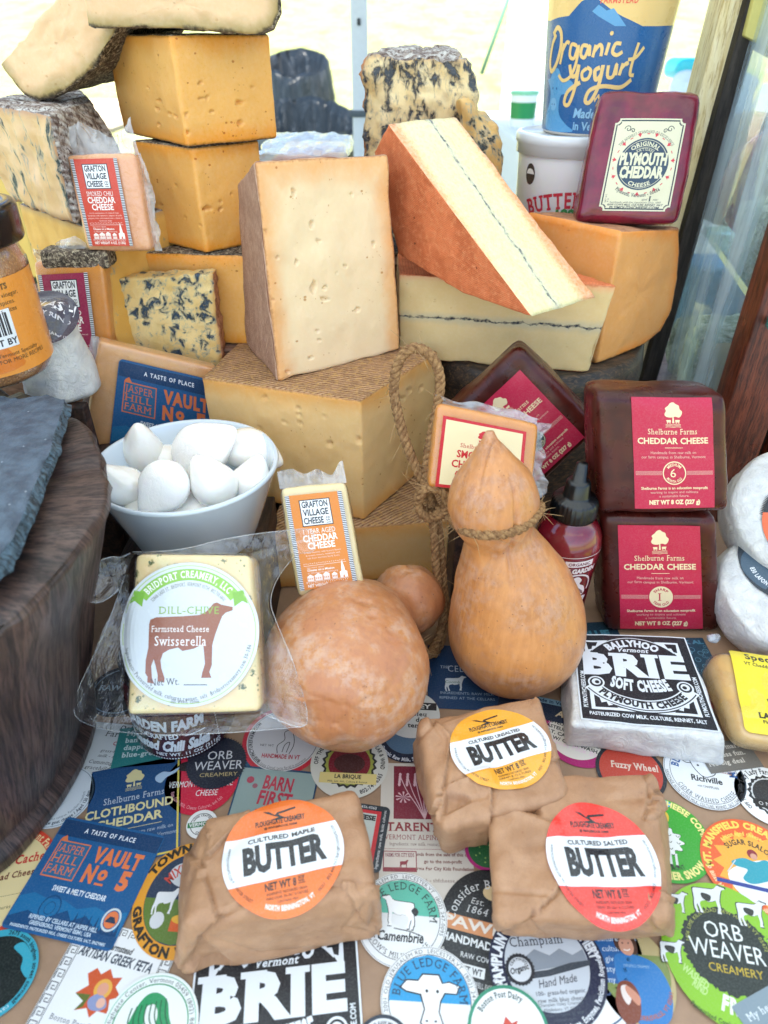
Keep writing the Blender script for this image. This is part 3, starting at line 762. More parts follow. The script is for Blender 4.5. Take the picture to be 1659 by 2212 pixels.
def butter(cc, kind, ing):
    a = Art(); k = '#1b2025'; w_ = '#e4eaee'
    a.disc(0, 0, 50, cc, z=0, n=96); a.chord(0, 0, 49.9, -20.5, 19.5, w_, 1)
    # plough
    a.poly([(-14, 41), (-9, 40), (-4, 36), (14, 38.5), (14, 40), (10, 39.8), (-2, 38.2), (0, 35), (5, 31.5), (-3, 31), (-9, 31.8), (-1, 33.5), (-6, 36), (-11, 38.8)], k, 1)
    a.text('PLOUGHGATE CREAMERY', 0, 27.2, 4.8, k, w=42, wt=1, z=1); a.text('@ MAPLEBROOK FARM', 0, 23.4, 1.9, k, w=28, wt=1, z=1)
    a.text('CULTURED '+kind, 0, 12.4, 3.8, k, w=56, wt=1, z=2); a.text('BUTTER', 0, -13.2, 20.6, k, w=66, wt=2, z=2)
    a.text('NET WT 8', -4.5, -29.2, 6.2, k, w=25, wt=1, z=1); a.text('OZ', 12, -26.6, 3.4, k, w=5, wt=1, z=1); a.rect(9.2, -22.6, 14.8, -22, k, 1); a.rect(9.2, -28, 14.8, -27.4, k, 1)
    a.text('INGREDIENTS: PASTEURIZED '+('CREAM,' if len(ing) else ''), 0, -33, 2.1, k, w=32, z=1); a.text(ing, 0, -36.4, 2.1, k, w=33, z=1); a.text('CONTAINS MILK', 0, -39.6, 1.7, k, z=1, w=17)
    a.arc('NORTH BENNINGTON, VT', 0, 0, 45.2, 272, 3.3, '#f7f3ee', wt=1, span=52, inv=True, z=1); a.arc('441 WATER STREET', 0, 0, 45.2, 216, 2.4, k, span=32, inv=True, z=1); a.arc('802.440.5622', 0, 0, 45.2, 330, 2.4, k, span=26, inv=True, z=1); a.arc('05257', 0, 0, 45.2, 308, 2.3, k, span=9, inv=True, z=1)
    a.arc('WWW.PLOUGHGATE.COM', 0, 0, 46, 181, 2.2, k, span=36, inv=True, z=2); a.arc('INFO@PLOUGHGATE.COM', 0, 0, 46, 1, 2.2, k, span=38, inv=True, z=2)
    return a
def brie():
    a = Art(); k = '#181c22'; w_ = '#dfe6ea'
    a.rect(0, 0, 100, 100, w_, 0); a.rect(1.2, 1.2, 98.8, 98.8, k, 1)
    for sx in (0, 1):
        X = lambda x: x if sx == 0 else 100-x
        a.poly([(X(9), 92), (X(30), 92), (X(15), 80), (X(9), 70)], w_, 2); a.poly([(X(11), 90), (X(21), 90), (X(19), 85), (X(16), 85), (X(15), 81), (X(12), 80)], k, 3)
        a.poly([(X(9), 42), (X(9), 12.5), (X(42), 12.5), (X(28), 16), (X(15), 27)], w_, 2); a.poly([(X(12), 28), (X(12), 15), (X(29), 15), (X(26), 18), (X(22), 17), (X(21), 21), (X(17), 20), (X(16), 25)], k, 3)
    a.ring(50, 50, 45.2, 46, w_, 40, 140, z=2); a.arc('BALLYHOO', 50, 48, 36.8, 90, 7.6, w_, wt=2, span=66, z=2)
    a.text('Vermont', 50, 78.2, 4.6, w_, sh=.25, wt=1, z=4, serif=1)
    a.text('BRIE', 50, 50, 23.5, w_, w=88, wt=2, serif=2, z=4)
    a.arc('SOFT CHEESE', 50, 118, 84, 270, 11.5, w_, wt=2, span=34, inv=True, z=4)
    # ribbon
    a.ring(50, 64, 40.8, 53.4, w_, 214, 326, z=4, ry=.95); a.ring(50, 64, 42, 52.2, k, 216, 324, z=5, ry=.95); a.ring(50, 64, 43.0, 51.2, w_, 216, 324, z=6, ry=.95)
    for X, d in ((12, 1), (88, -1)):
        a.disc(X+d*3, 41.5, 6.6, w_, z=6, n=20); a.disc(X+d*3, 41.5, 5.2, k, z=7, n=20); a.disc(X+d*3, 41.8, 3.6, w_, z=8, n=16); a.disc(X+d*3.6, 41.4, 1.8, k, z=9, n=12)
    a.arc('PLYMOUTH CHEESE', 50, 66, 49.6, 270, 6.2, k, wt=2, span=88, inv=True, z=10)
    a.text('PASTEURIZED COW MILK, CULTURE, RENNET, SALT', 50, 6.2, 3.5, w_, w=86, wt=1, z=2)
    a.text('PLYMOUTHCHEESE.COM', 6.6, 14, 3.3, w_, al='l', w=40, wt=1, z=2, rot=90); a.text('PLYMOUTHCHEESE.COM', 96.6, 14, 3.3, w_, al='l', w=40, wt=1, z=2, rot=90)
    return a
def plymouth():
    a = Art(); W, Hh = 100, 128; k = '#24303c'; c_ = '#d9d6b8'; r = '#cf3a4a'; nv = '#2c4257'
    P = [(6, 0), (94, 0), (94, 3), (97, 6), (100, 6), (100, 122), (97, 122), (94, 125), (94, 128), (6, 128), (6, 125), (3, 122), (0, 122), (0, 6), (3, 6), (6, 3)]
    a.poly(P, c_, 0); Q = [(50+(x-50)*.94, 64+(y-64)*.955) for x, y in P]; a.line(Q, 1.8, k, 1, closed=True)
    a.arc('THE HIGHEST STANDARD OF EXCELLENCE', 50, 62, 46.5, 90, 4.0, k, serif=1, span=104, z=1)
    for k_ in range(22):
        t = math.radians(k_*360/22+8); cx, cy = 50+41.5*math.cos(t), 66+41.5*math.sin(t); u = np.array([math.cos(t), math.sin(t)]); v = np.array([-u[1], u[0]])
        if k_ % 2 == 0: a.poly([tuple(np.array([cx, cy])+u*p+v*q) for p, q in ((-3, 0), (3, -4), (1.3, -1.7), (3.6, 0), (1.3, 1.7), (3, 4))], r, 1)
        else: a.poly([tuple(np.array([cx, cy])+u*p+v*q) for p, q in ((-.6, -2), (.6, -2), (.6, 2), (-.6, 2))], r, 1)
    a.disc(50, 66, 36, nv, z=1); a.ring(50, 66, 33, 33.7, c_, 25, 155, z=2); a.ring(50, 66, 33, 33.7, c_, 205, 335, z=2)
    a.arc('ORIGINAL', 50, 66, 25.5, 90, 5.6, c_, wt=1, span=88, z=2); a.arc('CHEESE', 50, 66, 32, 270, 5.6, c_, wt=1, span=62, inv=True, z=2); a.arc('ARTISAN', 50, 66, 18.8, 90, 3.6, c_, wt=0, span=72, z=2)
    for q in (20.6, 22.9): a.ring(50, 66, q+2, q+2.5, c_, 55, 125, z=2)
    a.text('PLYMOUTH', 50, 64.5, 15.5, c_, w=67, wt=2, z=3); a.text('CHEDDAR', 50, 46.5, 15, c_, w=60, wt=2, z=3)
    a.arc('Plymouth, Vermont - 05056', 50, 76, 56, 270, 5.0, k, serif=1, wt=1, span=70, inv=True, z=1)
    a.text('aged', 62, 15.5, 3, k, sh=.3, z=1); a.text('1', 70, 14.2, 6.5, k, wt=2, serif=1, z=1); a.text('year', 78, 15.5, 3, k, sh=.3, z=1)
    a.text('handmade with fine ingredients since 1890', 50, 11.2, 2.6, k, w=72, sh=.3, z=1); a.text("RAW COW'S MILK, CULTURE, RENNET, SALT", 50, 7.6, 2.6, k, w=78, wt=1, sh=.3, z=1)
    a.text('PLYMOUTHCHEESE.COM', 50, 3.0, 3.6, k, w=70, wt=1, z=1); a.text('NET WT.', 8.5, 12, 2.2, k, z=1, rot=90, al='l'); a.text('8 oz.', 11.6, 13, 2.2, k, z=1, rot=90, al='l')
    for sx in (1, -1):
        for c0, rr in ((30, 5), (23, 3.4)):
            P = [(50+sx*(c0+rr*(1-t/9)*math.cos(t)), 114-(30-c0)*.35+rr*(1-t/9)*math.sin(t)) for t in np.linspace(0, 7.5, 16)]; a.line(P, 1.0, k, 1)
    return a, W, Hh
def jasper(full=True):
    a = Art(); W, Hh = 100, 84; b = '#1b5a8e'; o = '#e07a48'
    a.rrect(0, 0, W, Hh, 4, b, 0); a.rect(1, 70, 99, 82, '#123c66', 1); a.rect(1, 69.4, 99, 70, '#123c66', 1)
    a.text('A TASTE OF PLACE', 50, 74, 3.6, '#e8eef4', w=50, wt=1, z=2, sp=.2)
    a.rect(7, 38, 38, 66, o, 1); a.rect(8, 39, 37, 65, '#2b6690', 2); a.poly([(7, 66), (14, 66), (11, 70), (8, 68)], o, 2)
    a.text('JASPER', 22.5, 57, 6.4, o, w=26, serif=1, z=3); a.text('HILL', 22.5, 49, 6.4, o, w=26, serif=1, z=3); a.text('FARM', 22.5, 41, 6.4, o, w=26, serif=1, z=3)
    a.text('VAULT', 68, 54, 11, o, w=44, wt=2, z=2, sp=.12); a.text('N', 50, 39, 12, o, w=11, wt=2, z=2); a.text('o', 62, 42.5, 10, o, w=8, wt=2, z=2); a.rect(58, 39, 66, 40.6, o, 2); a.text('5', 83, 38, 13, o, w=10, wt=2, z=2)
    a.text('SWEET & MELTY CHEDDAR', 50, 29.5, 3.8, '#e4ecf2', w=50, wt=1, z=3)
    a.poly([(1, 22), (12, 26), (24, 24), (40, 25), (55, 21), (70, 25), (85, 22), (99, 26), (99, 2), (1, 2)], '#1a6ea0', 1)
    a.poly([(1, 8), (15, 14), (30, 10), (48, 19), (55, 13), (66, 18), (80, 10), (90, 15), (99, 9), (99, 2), (1, 2)], '#134a78', 2)
    a.ring(32, 18, 8, 9.2, '#134a78', z=2, n=24); a.ring(32, 18, 4, 4.6, '#134a78', z=2, n=24)
    for x in np.arange(58, 98, 3.2): a.poly([(x-1.6, 9), (x+1.6, 9), (x, 17+3*math.sin(x))], '#0f3e68', 3)
    a.ring(88, 19, 6.5, 8, '#c9d4d8', z=3, n=24); a.disc(88, 19, 5.8, o, z=3, n=20); a.poly([(83, 17), (86, 21), (90, 21), (93, 17)], '#2b3a50', 4)
    a.text('RIPENED BY CELLARS AT JASPER HILL', 50, 9.2, 2.8, '#c9dbe8', w=62, wt=1, z=4); a.text('GREENSBORO, VERMONT 05841, USA', 50, 5.6, 2.6, '#c9dbe8', w=56, wt=1, z=4); a.text('INGREDIENTS: PASTEURIZED MILK, CHEESE CULTURES, SALT, ENZYMES', 50, 2.2, 1.9, '#c9dbe8', w=86, wt=1, z=4)
    return a, W, Hh
def special():
    a = Art(); W, Hh = 100, 92; y = '#f2e03c'; k = '#3a3a2c'
    a.rrect(0, 0, W, Hh, 5, y, 0); a.text('Special Stout', 12, 80, 8, k, 'l', wt=1, serif=1, z=1, wx=.85); a.text('VT Cheddar Made with Lawsons Stout', 10, 73, 3.4, k, 'l', wt=1, serif=1, z=1, wx=.8)
    for t in range(14):
        q = math.radians(t*360/14); a.poly([(60+4*math.cos(q-.3), 53+4*math.sin(q-.3)), (60+14*math.cos(q-.1), 53+12*math.sin(q-.1)), (60+14*math.cos(q+.12), 53+12*math.sin(q+.12)), (60+4*math.cos(q+.3), 53+4*math.sin(q+.3))], '#e88a2a' if t % 2 else '#f0a030', 1)
    a.disc(60, 53, 5, '#b05a1c', z=2); a.blob([(42, 42), (50, 45), (58, 43), (56, 40), (48, 39)], '#3f7a35', 2)
    a.text('VERMONT', 42, 32, 7.5, '#a3372e', 'l', wt=2, serif=1, z=1, wx=.8); a.text('FARMSTEAD', 42, 23.5, 7, '#a3372e', 'l', wt=2, serif=1, z=1, wx=.8); a.text('CHEESE CO.', 45, 17, 4.6, k, 'l', z=1)
    a.text('So. Woodstock, Vermont', 30, 11.5, 3, k, 'l', wt=1, z=1)
    a.arc('MADE WITH', 42, -8, 16, 96, 3.4, k, wt=1, span=80, z=1) if 0 else a.text('MADE WITH', 34, 8 if 0 else 36, 3.2, k, 'c', wt=1, z=1, rot=8)
    a.ring(26, 28, 5, 5.8, k, z=1, n=20); a.ring(26, 28, 2.5, 3.2, k, z=1, n=16); a.text("LAWSON'S", 12, 15, 5.4, k, 'l', wt=2, serif=1, z=1, wx=.8); a.text('Finest Liquids', 14, 10, 3.2, k, 'l', wt=1, z=1)
    return a, W, Hh
# =============== THE PLACE
def RP(u, v, p0, n):
    r = ray(u, v); o = A(0, 0, H); return o+r*(((p0-o)@n)/(r@n))
M_kraft = plain('kraft_table_paper', '#a5876d', .55, .25, 3, coat=.15, vary=.25, vsc=.6)
def grid(x0, x1, y0, y1, nx, ny, zf):
    xs, ys = np.linspace(x0, x1, nx+1), np.linspace(y0, y1, ny+1); X, Y = np.meshgrid(xs, ys)
    V = np.stack([X.ravel(), Y.ravel(), zf(X.ravel(), Y.ravel())], 1); Fc = [[j*(nx+1)+i, j*(nx+1)+i+1, (j+1)*(nx+1)+i+1, (j+1)*(nx+1)+i] for j in range(ny) for i in range(nx)]
    return V, Fc
# field rising gently away from the stall
def gz(x, y): return np.where(y < 150, -83., -83+(y-150)*.125)+fbm(np.stack([x, y, 0*x], 1)*.004, 2)*4*(y > 150)
tg = NT('dry_grass'); gn = tg.noise(.03, 5, .7); gm = tg.noise(.35, 6, .8)
gc = tg.mix(tg.mr(gn, .35, .65), '#bcc08a', '#e0d4a2'); gc = tg.mix(tg.mr(gm, .4, .65, 0, .7), gc, '#6f8f3a'); gc = tg.mix(tg.mr(tg.noise(.02, 6, .75, tg.map((1, .35, 1))), .5, .62, 0, .4), gc, '#8fae4a')
tg.set(gc, .9, tg.bump(gm, .8, 6.), spec=.1)
V, Fc = grid(-7000, 7000, -3000, 9000, 40, 48, lambda x, y: gz(x, y))
tag(mk('grass_field', V, Fc, tg.m, base=(0, 0, -83)), 'dry yellow green grass field glaring in the sun behind the stall', None, None, 'structure')
V, Fc = grid(-400, 400, -600, 110, 16, 14, lambda x, y: -82.6+0*x)  # unseen grey ground, added to bounce cool fill light onto the stall front
tgr = NT('grey_bounce'); g_ = tgr.noise(.5, 6, .8); tgr.set(tgr.mix(tgr.mr(g_, .35, .65), '#7d8894', '#a3adb8'), .9, tgr.bump(g_, .8, 3.))
tag(mk('bounce_ground', V, Fc, tgr.m, base=(0, 0, -83)), None, None, None, 'structure')
# canopy
M_white_metal = plain('painted_pole_metal', '#b9c4cf', .45, vary=.1); M_fab = NT('canopy_cloth')
def canopy_mat():
    t = M_fab; t.n.remove(t.b); d = t.n.new('ShaderNodeBsdfDiffuse'); d.inputs[0].default_value = (.78, .8, .82, 1)
    tr = t.n.new('ShaderNodeBsdfTranslucent'); tr.inputs[0].default_value = (.74, .78, .82, 1); m = t.n.new('ShaderNodeMixShader'); m.inputs[0].default_value = .45
    t.l.new(d.outputs[0], m.inputs[1]); t.l.new(tr.outputs[0], m.inputs[2]); t.l.new(m.outputs[0], t.out.inputs[0]); return t.m
canopy_mat()
cp = thing('canopy_tent', 'white pop-up canopy over the stall, one pale metal pole standing behind the cheeses', 'canopy', (-6, 200, -83))
V, Fc = grid(-190, 190, -150, 200, 12, 12, lambda x, y: 150+55*(1-np.maximum(np.abs(x)/190, np.abs(y-25)/175)))
mk('roof', V, Fc, M_fab.m, cp)
for px, py in ((-5.8, 196), (185, 196), (-185, 196), (185, -146), (-185, -146)):
    zb = float(gz(A(px), A(py))[0])
    C = box8(px-1.95, px+1.95, py-1.9, py+1.9, zb, 152); mk('pole', *(lambda h: (h.V, h.F))(Hexa(C, .35, (1, 1, 4))), M_white_metal, cp)
C = box8(-8.3, -3.3, 193.6, 198.4, 25.2, 26.6); mk('collar', *(lambda h: (h.V, h.F))(Hexa(C, .3, (1, 1, 1))), plain('dark_collar', '#3c4a55', .5), cp)
h = Hexa(box8(-6.2, -5.4, 193.7, 194.3, 43.6, 45), .2, (1, 1, 1)); mk('button', h.V, h.F, plain('dark_button', '#2a3136', .5), cp)
# guy line
v_, f_ = tube([Ty(1118, -60, 330), Ty(1040, 160, 330)], .8, 6); tag(mk('guy_rope', v_, f_, plain('guy_line', '#5f8f78', .6)), 'thin green guy line slanting down to the grass behind the yogurt tub', 'rope')
# table
h = Hexa(box8(-70, 62, 3, 90, -2.2, -.0), .4, (30, 20, 1))
tag(h.obj('table_top', M_kraft), 'kraft paper covered table top plastered with printed cheese labels', 'table')
tt = bpy.data.objects['table_top']
for x in (-64, 56):
    for y in (9, 84):
        hh = Hexa(box8(x-2, x+2, y-2, y+2, -83, -2.2), .2, (1, 1, 1)); mk('leg', hh.V, hh.F, M_white_metal, tt)
# table at the back with white cloth
t = thing('back_table', 'white cloth covered table glaring behind the tubs', 'table', (90, 160, -83))
h = Hexa(box8(38, 190, 150, 305, -60, 17), .8, (20, 16, 6), wob=.5, rfreq=.08); mk('cloth', h.V, h.F, plain('white_cloth', '#dfe6ea', .8, .4, .5), t)
for k, (x, y, sx, sz, c, nm, lb) in enumerate([(103, 276, 6, 3.2, '#2fb7c4', 'plastic_crate', 'turquoise plastic crate on the back table beside the yogurt tub'), (108, 262, 12, 8.5, '#c9dbe0', 'plastic_bag', 'crumpled pale plastic bag on the back table left of the case post'), (128, 240, 12, 8, '#e8edf0', 'plastic_bag', 'small white plastic bag on the back table behind the yogurt tub')]):
    h = Hexa(box8(x-sx, x+sx, y-8, y+8, 17 if 'bag' in nm else 29.5, 17+sz*1.6 if 'bag' in nm else 35.5), 2.5, (8, 8, 8), wob=2.2 if 'bag' in nm else 0, rfreq=.12, seed=k, rough=.5 if 'bag' in nm else 0)
    tag(mk(nm, h.V, h.F, plain(nm+'_plastic', c, .4, .6, 1)), lb, 'bag' if 'bag' in nm else 'crate')
# white cylinder and small green tub seen left of the yogurt tub
V, Fc = lathe([(0, 0), (8.5, 0), (8, 2), (8, 70), (7.5, 71), (0, 71)], (50.6, 289, 17), 40)
tag(mk('white_canister', V, Fc, plain('white_plastic', '#e6ecf0', .35)), 'tall white round canister behind the yogurt tub', 'canister')
c = (44.9, 255, 17)
V, Fc = lathe([(0, 0), (3.6, 0), (3.8, .4), (4.3, 9.4), (4.3, 9.5)], c, 36); st_ = thing('small_tub', 'small white yogurt tub with green band standing behind the large blue tub', 'tub', c)
mk('cup', V, Fc, plain('tub_white', '#e9efef', .35), st_); V, Fc = lathe([(3.98, 2.6), (4.27, 7.2)], c, 36); mk('green_band', V, Fc, plain('tub_green', '#1f8a4c', .35), st_)
V, Fc = lathe([(4.5, 9.2), (4.6, 9.8), (4.5, 10.2), (0, 10.2)], c, 36); mk('lid', V, Fc, plain('tub_lid', '#7fc9a0', .35), st_)
# trash bins with black liners
M_bag = NT('black_bin_liner'); bn = M_bag.noise(.22, 6, .75, M_bag.map((1, 1, .25)), 1.); M_bag.set('#1c2b38', .38, M_bag.bump(bn, 1., 14.), coat=.15, coatr=.2)
M_bin = plain('bin_plastic', '#3b4650', .5)
def bin_(cx, cy, zr, R, Hh, lb, bag):
    zb = float(gz(A(cx), A(cy))[0]); t = thing('trash_bin', lb, 'trash bin', (cx, cy, zb), 'bins behind the stall')
    V, Fc = lathe([(0, zb), (R*.8, zb), (R*.97, zr-1)], (cx, cy, 0), 40); mk('barrel', V, Fc, M_bin, t)
    P = [(R*.2, zr-30), (R*.84, zr-24), (R*.93, zr-2), (R*1.0, zr+1.2), (R*1.05, zr), (R*1.06, zr-6), (R*1.03, zr-20), (R*1.0, zr-32), (R*1.0, zr-50), (R*1.0, zr-70)]
    if bag: P = [(R*.5, zr-6), (R*.7, zr+bag*.3), (R*.86, zr+bag), (R*.93, zr+bag*.96), (R*1.0, zr+bag*.5), (R*1.07, zr), (R*1.06, zr-8), (R*1.03, zr-22)]
    V, Fc = lathe([p for a, b in zip(P[:-1], P[1:]) for p in (a, ((a[0]+b[0])/2, (a[1]+b[1])/2))]+[P[-1]], (cx, cy, 0), 90)
    N = vnormals(V, Fc); V = V+N*(fbm(V*A(.28, .28, .02), 2)*1.6)[:, None]; V[:, 2] += 7*np.clip((V[:, 1]-cy)/R, -1, 1)*np.clip((V[:, 2]-zr+20)/20, 0, 1); mk('liner', V, Fc, M_bag.m, t)
bin_(-36, 322, 11, 24.5, 70, 'round bin with open black liner, its rim nearest behind the yellow stack', 0)
bin_(-50, 470, 13, 19.5, 70, 'farther bin with black liner bag bulging above its rim', 16)
# bright bench and dark chair at the far left
M_bench = plain('pale_bench_wood', '#d9c7a8', .7, vary=.15); b_ = thing('wooden_bench', 'pale wooden plank bench glaring behind the yellow cheese stack', 'bench', (-150, 300, -65))
for k in range(6):
    y = 268+k*26; h = Hexa(box8(-240, -112, y, y+23, 6+k*1.2, 8+k*1.2), .5, (2, 1, 1)); mk('plank', h.V, h.F, M_bench, b_)
for x in (-230, -112): h = Hexa(box8(x, x+8, 275, 283, -70, 16), .4, (1, 1, 1)); mk('leg', h.V, h.F, M_bench, b_)
ch = thing('folding_chair', 'dark folding chair with pale yellow back at the upper left corner', 'chair', (-165, 250, -70)); M_dk = plain('dark_chair_metal', '#2c363c', .5)
for a, b in (((-190, 240, 100), (-138, 238, -70)), ((-165, 300, 46), (-148, 300, -60))): V, Fc = tube([A(*a), A(*b)], 3.6, 8); mk('leg', V, Fc, M_dk, ch)
h = Hexa(box8(-150, -124, 250, 254, -30, 120), 1, (2, 1, 4)); mk('backrest', h.V, h.F, plain('chair_yellow', '#d8b868', .6), ch)
h = Hexa(box8(-200, -150, 262, 268, 34, 44), 1, (2, 1, 1)); mk('crossbar', h.V, h.F, M_dk, ch)
for x, y, sx, sy, z0, z1, c, lb in ((60, 164, 15, 4.5, -65, 15, '#4f7f9f', 'blue grey storage tote behind the display case'),):
    hh = Hexa(box8(x-sx, x+sx, y-60-sy, y-60+sy, z0, z1), 1.5, (4, 3, 8), wob=.4, rfreq=.1); tag(hh.obj('storage_tote', plain('tote_blue', c, .4, vary=.3, vsc=.2)), lb, 'tote')
# ------------- display case on the right
M_cw = wood('case_red_wood', '#7a3b26', '#41190f', 1.2, (1, 1, .10), .35, .3, .5); M_pale = wood('pale_yellow_wood', '#f6edc8', '#e6d6a0', .8, (1, 1, .1), .6, 0, .2, '#b79c62'); M_blk = wood('black_stained_wood', '#3a342f', '#15110f', 1., (1, 1, .1), .5)
M_glass = film('case_glass', (.95, .99, .99), .10, .02, .05, .4, 1.3, milk=(.7, .9, 1), streak=.55); M_shelf = film('shelf_glass', (.78, .95, .92), .05, .03, .02, .4, 1., milk=(.5, .8, .78)); M_edge = plain('glass_edge_teal', '#1d8a80', .12, coat=.6)  # bluish white streaks on the pane: reflections painted into its diffuse body
base = Ty(1405, 800, 73); dc = thing('display_case', 'glass display case with wood frame at the right edge', 'display case', (base[0]+14, 76, 0))
def vbox(name, u, v, y, w_, d, z0, z1, m, par, lean=0., nz=6):
    p = Ty(u, v, y); x = p[0]; C = box8(x, x+w_, y, y+d, z0, z1)
    for i in (0, 1):
        for j in (0, 1): C[i][j][1] = C[i][j][1]+A(lean, 0, 0)
    h = Hexa(C, .12, (2, 2, nz)); return mk(name, h.V, h.F, m, par)
vbox('post', 1387, 790, 73.5, 1.75, 4, 0, 60, M_blk, dc, 2.5)
pp_ = Ty(1512, 197, 74.6); h = Hexa([[[A(x+(z-pp_[2])*.042, y, z) for z in (7.5, 62)] for y in (74.6, 78)] for x in (pp_[0], pp_[0]+1.8)], .12, (1, 1, 6)); mk('pale_post', h.V, h.F, M_pale, dc)
p = Ty(1605, 78, 73); q = Ty(1659, 118, 73)
h = Hexa([[[A(x, y, z) for z in (a_, 62)] for y in (72.9, 77)] for x, a_ in ((p[0]+.1, p[2]), (p[0]+26, p[2]-10))], .15, (6, 1, 2)); mk('top_board', h.V, h.F, plain('yellow_board', '#d6cf7c', .6, .3, 2, vary=.12), dc)
rb = Ty(1575, 870, 58); xr = rb[0]
for nm, x0, x1, m in (('frame_post', xr, xr+4.6, M_cw), ('frame_post', xr+5.3, xr+10.2, M_cw), ('frame_post', xr+10.9, xr+24, M_cw)):
    h = Hexa(box8(x0, x1, 58, 61, 0, 60), .25, (2, 2, 10), rough=.02); mk(nm, h.V, h.F, m, dc)
h = Hexa(box8(xr+4.5, xr+24, 59, 62.5, 0, 60), .1, (1, 1, 1)); mk('back_panel', h.V, h.F, M_blk, dc)
xg = base[0]+1.2
def quadslab(P, t=.25):
    n = nrm(np.cross(P[1]-P[0], P[3]-P[0])); Q = [p-n*t for p in P]; V = P+Q
    return V, [[0, 1, 2, 3], [7, 6, 5, 4], [0, 4, 5, 1], [1, 5, 6, 2], [2, 6, 7, 3], [3, 7, 4, 0]]
V, Fc = quadslab([A(xg, 74.5, 7.5), A(xr+1, 60.5, 7.5), A(xr+1, 60.5, 60), A(xg+1.2, 74.5, 60)]); mk('glass_pane', V, Fc, M_glass, dc, smooth=False)
h = Hexa([[[A(x, y, z) for z in (0, 7.4)] for y in yy] for x, yy in ((xg-.6, (74.6, 96)), (xr+1, (61.2, 96)))], .15, (2, 2, 1)); mk('case_floor', h.V, h.F, wood('case_floor_wood', '#c9a596', '#97705f', 1., (.2, 1, 1), .4, .3), dc)
h = Hexa(box8(xr+1, xr+60, 61.2, 96, 0, 7.4), .15, (2, 2, 1)); mk('case_floor', h.V, h.F, wood('case_floor_wood_side', '#c79a86', '#8d5d4a', 1., (.2, 1, 1), .4, .3), dc)
s1 = Tz(1523, 490, 22); s2 = Tz(1643, 660, 22); dr = s2-s1; s2 = s1+dr*1.25
V = [s1, s2, s2+A(45, 10, 0), s1+A(45, 10, 0)]; V = V+[p-A(0, 0, .75) for p in V]
shf = mk('glass_shelf', V, [[0, 1, 2, 3][::-1], [4, 5, 6, 7], [1, 2, 6, 5], [2, 3, 7, 6], [3, 0, 4, 7]], M_shelf, dc, smooth=False)
V, Fc = quadslab([s1-A(0, 0, .75), s2-A(0, 0, .75), s2, s1], .05); mk('shelf_edge', np.array(V)+A(-.06, -.02, 0), Fc, M_edge, dc, smooth=False)
# cheeses in the case
M_bloomy = rind('bloomy_grey_green_rind', '#8a957a', '#cfd6c4', '#e8ebe0', .6, 1., rough=.9, mold='#5f7354'); M_case_cut = cut_cheese('case_cheese_paste', '#c9b48d', '#8d7a55', .8, 0)
def blk(name, C, fm, mats, label, cat, r=.4, n=(10, 8, 10), rough=.05, wob=.1, rind_=(), group=None, rf=.5, seed=1, pillow=0, eye=None):
    h = Hexa(C, r, n, rough, rf, pillow, rind_, seed, wob)
    if eye: eyes(h, eye, seed)
    o = h.obj(name, mats, fm=fm); tag(o, label, cat, group); return o, h
a = Ty(1487, 845, 72); blk('soft_cheese', box8(a[0], a[0]+13, 72, 82, 7.5, 14.5), {2: 0, 0: 1, 1: 1, 3: 1, 4: 1, 5: 1}, [M_case_cut, M_bloomy], 'grey green bloomy cheese on the floor of the glass case', 'cheese', 1.8, (10, 10, 8), .2, .3, (0, 4, 5))
a = Ty(1622, 590, 70); blk('soft_cheese', [[[a+A(0, 0, -1.5), a+A(.6, .5, 5.5)], [a+A(1, 8, -1.5), a+A(1, 8, 5)]], [[a+A(12, -2, -3), a+A(12, -2, 9)], [a+A(12, 8, -3), a+A(12, 8, 9)]]], {2: 0, 0: 1, 1: 1, 3: 1, 4: 1, 5: 1}, [M_case_cut, M_bloomy], 'wrinkled green rinded cheese wedge on the glass shelf', 'cheese', 1.0, (10, 10, 8), .2, .3, (0, 4, 5))
M_redwax = plain('case_red_wax', '#8d2740', .25, .2, 2, coat=.5)
for px, y, r, lb in ((1682, 84, 6.0, 'large red waxed cheese wheel standing on the glass shelf'), (1590, 93, 6.2, 'pale red banded cheese wheel behind the red one in the glass case')):
    c = Ty(px, 400, y); c[2] = 22.05+r; P = [(r*.3, -2), (r*.8, -2), (r, -1.5), (r*1.02, 0), (r, 1.5), (r*.8, 2), (r*.3, 2), (0, 2)]
    V, Fc = lathe([(0, -2)]+P, c, 40, axis=A(.25, 1, .05)); tag(mk('round_cheese', V, Fc, M_redwax if y < 90 else plain('case_pale_rind', '#a59a90', .5)), lb, 'cheese')
c = Ty(1556, 842, 66.5); c[2] = 7.5; V, Fc = lathe([(0, 0), (2.2, 0), (2.3, 1.6), (2.6, 1.7), (2.6, 2.3), (2.3, 2.5), (0, 2.5)], c, 32); tag(mk('round_container', V, Fc, plain('container_white', '#dfe6e4', .3)), 'small white lidded container on the case floor behind the post', 'container')
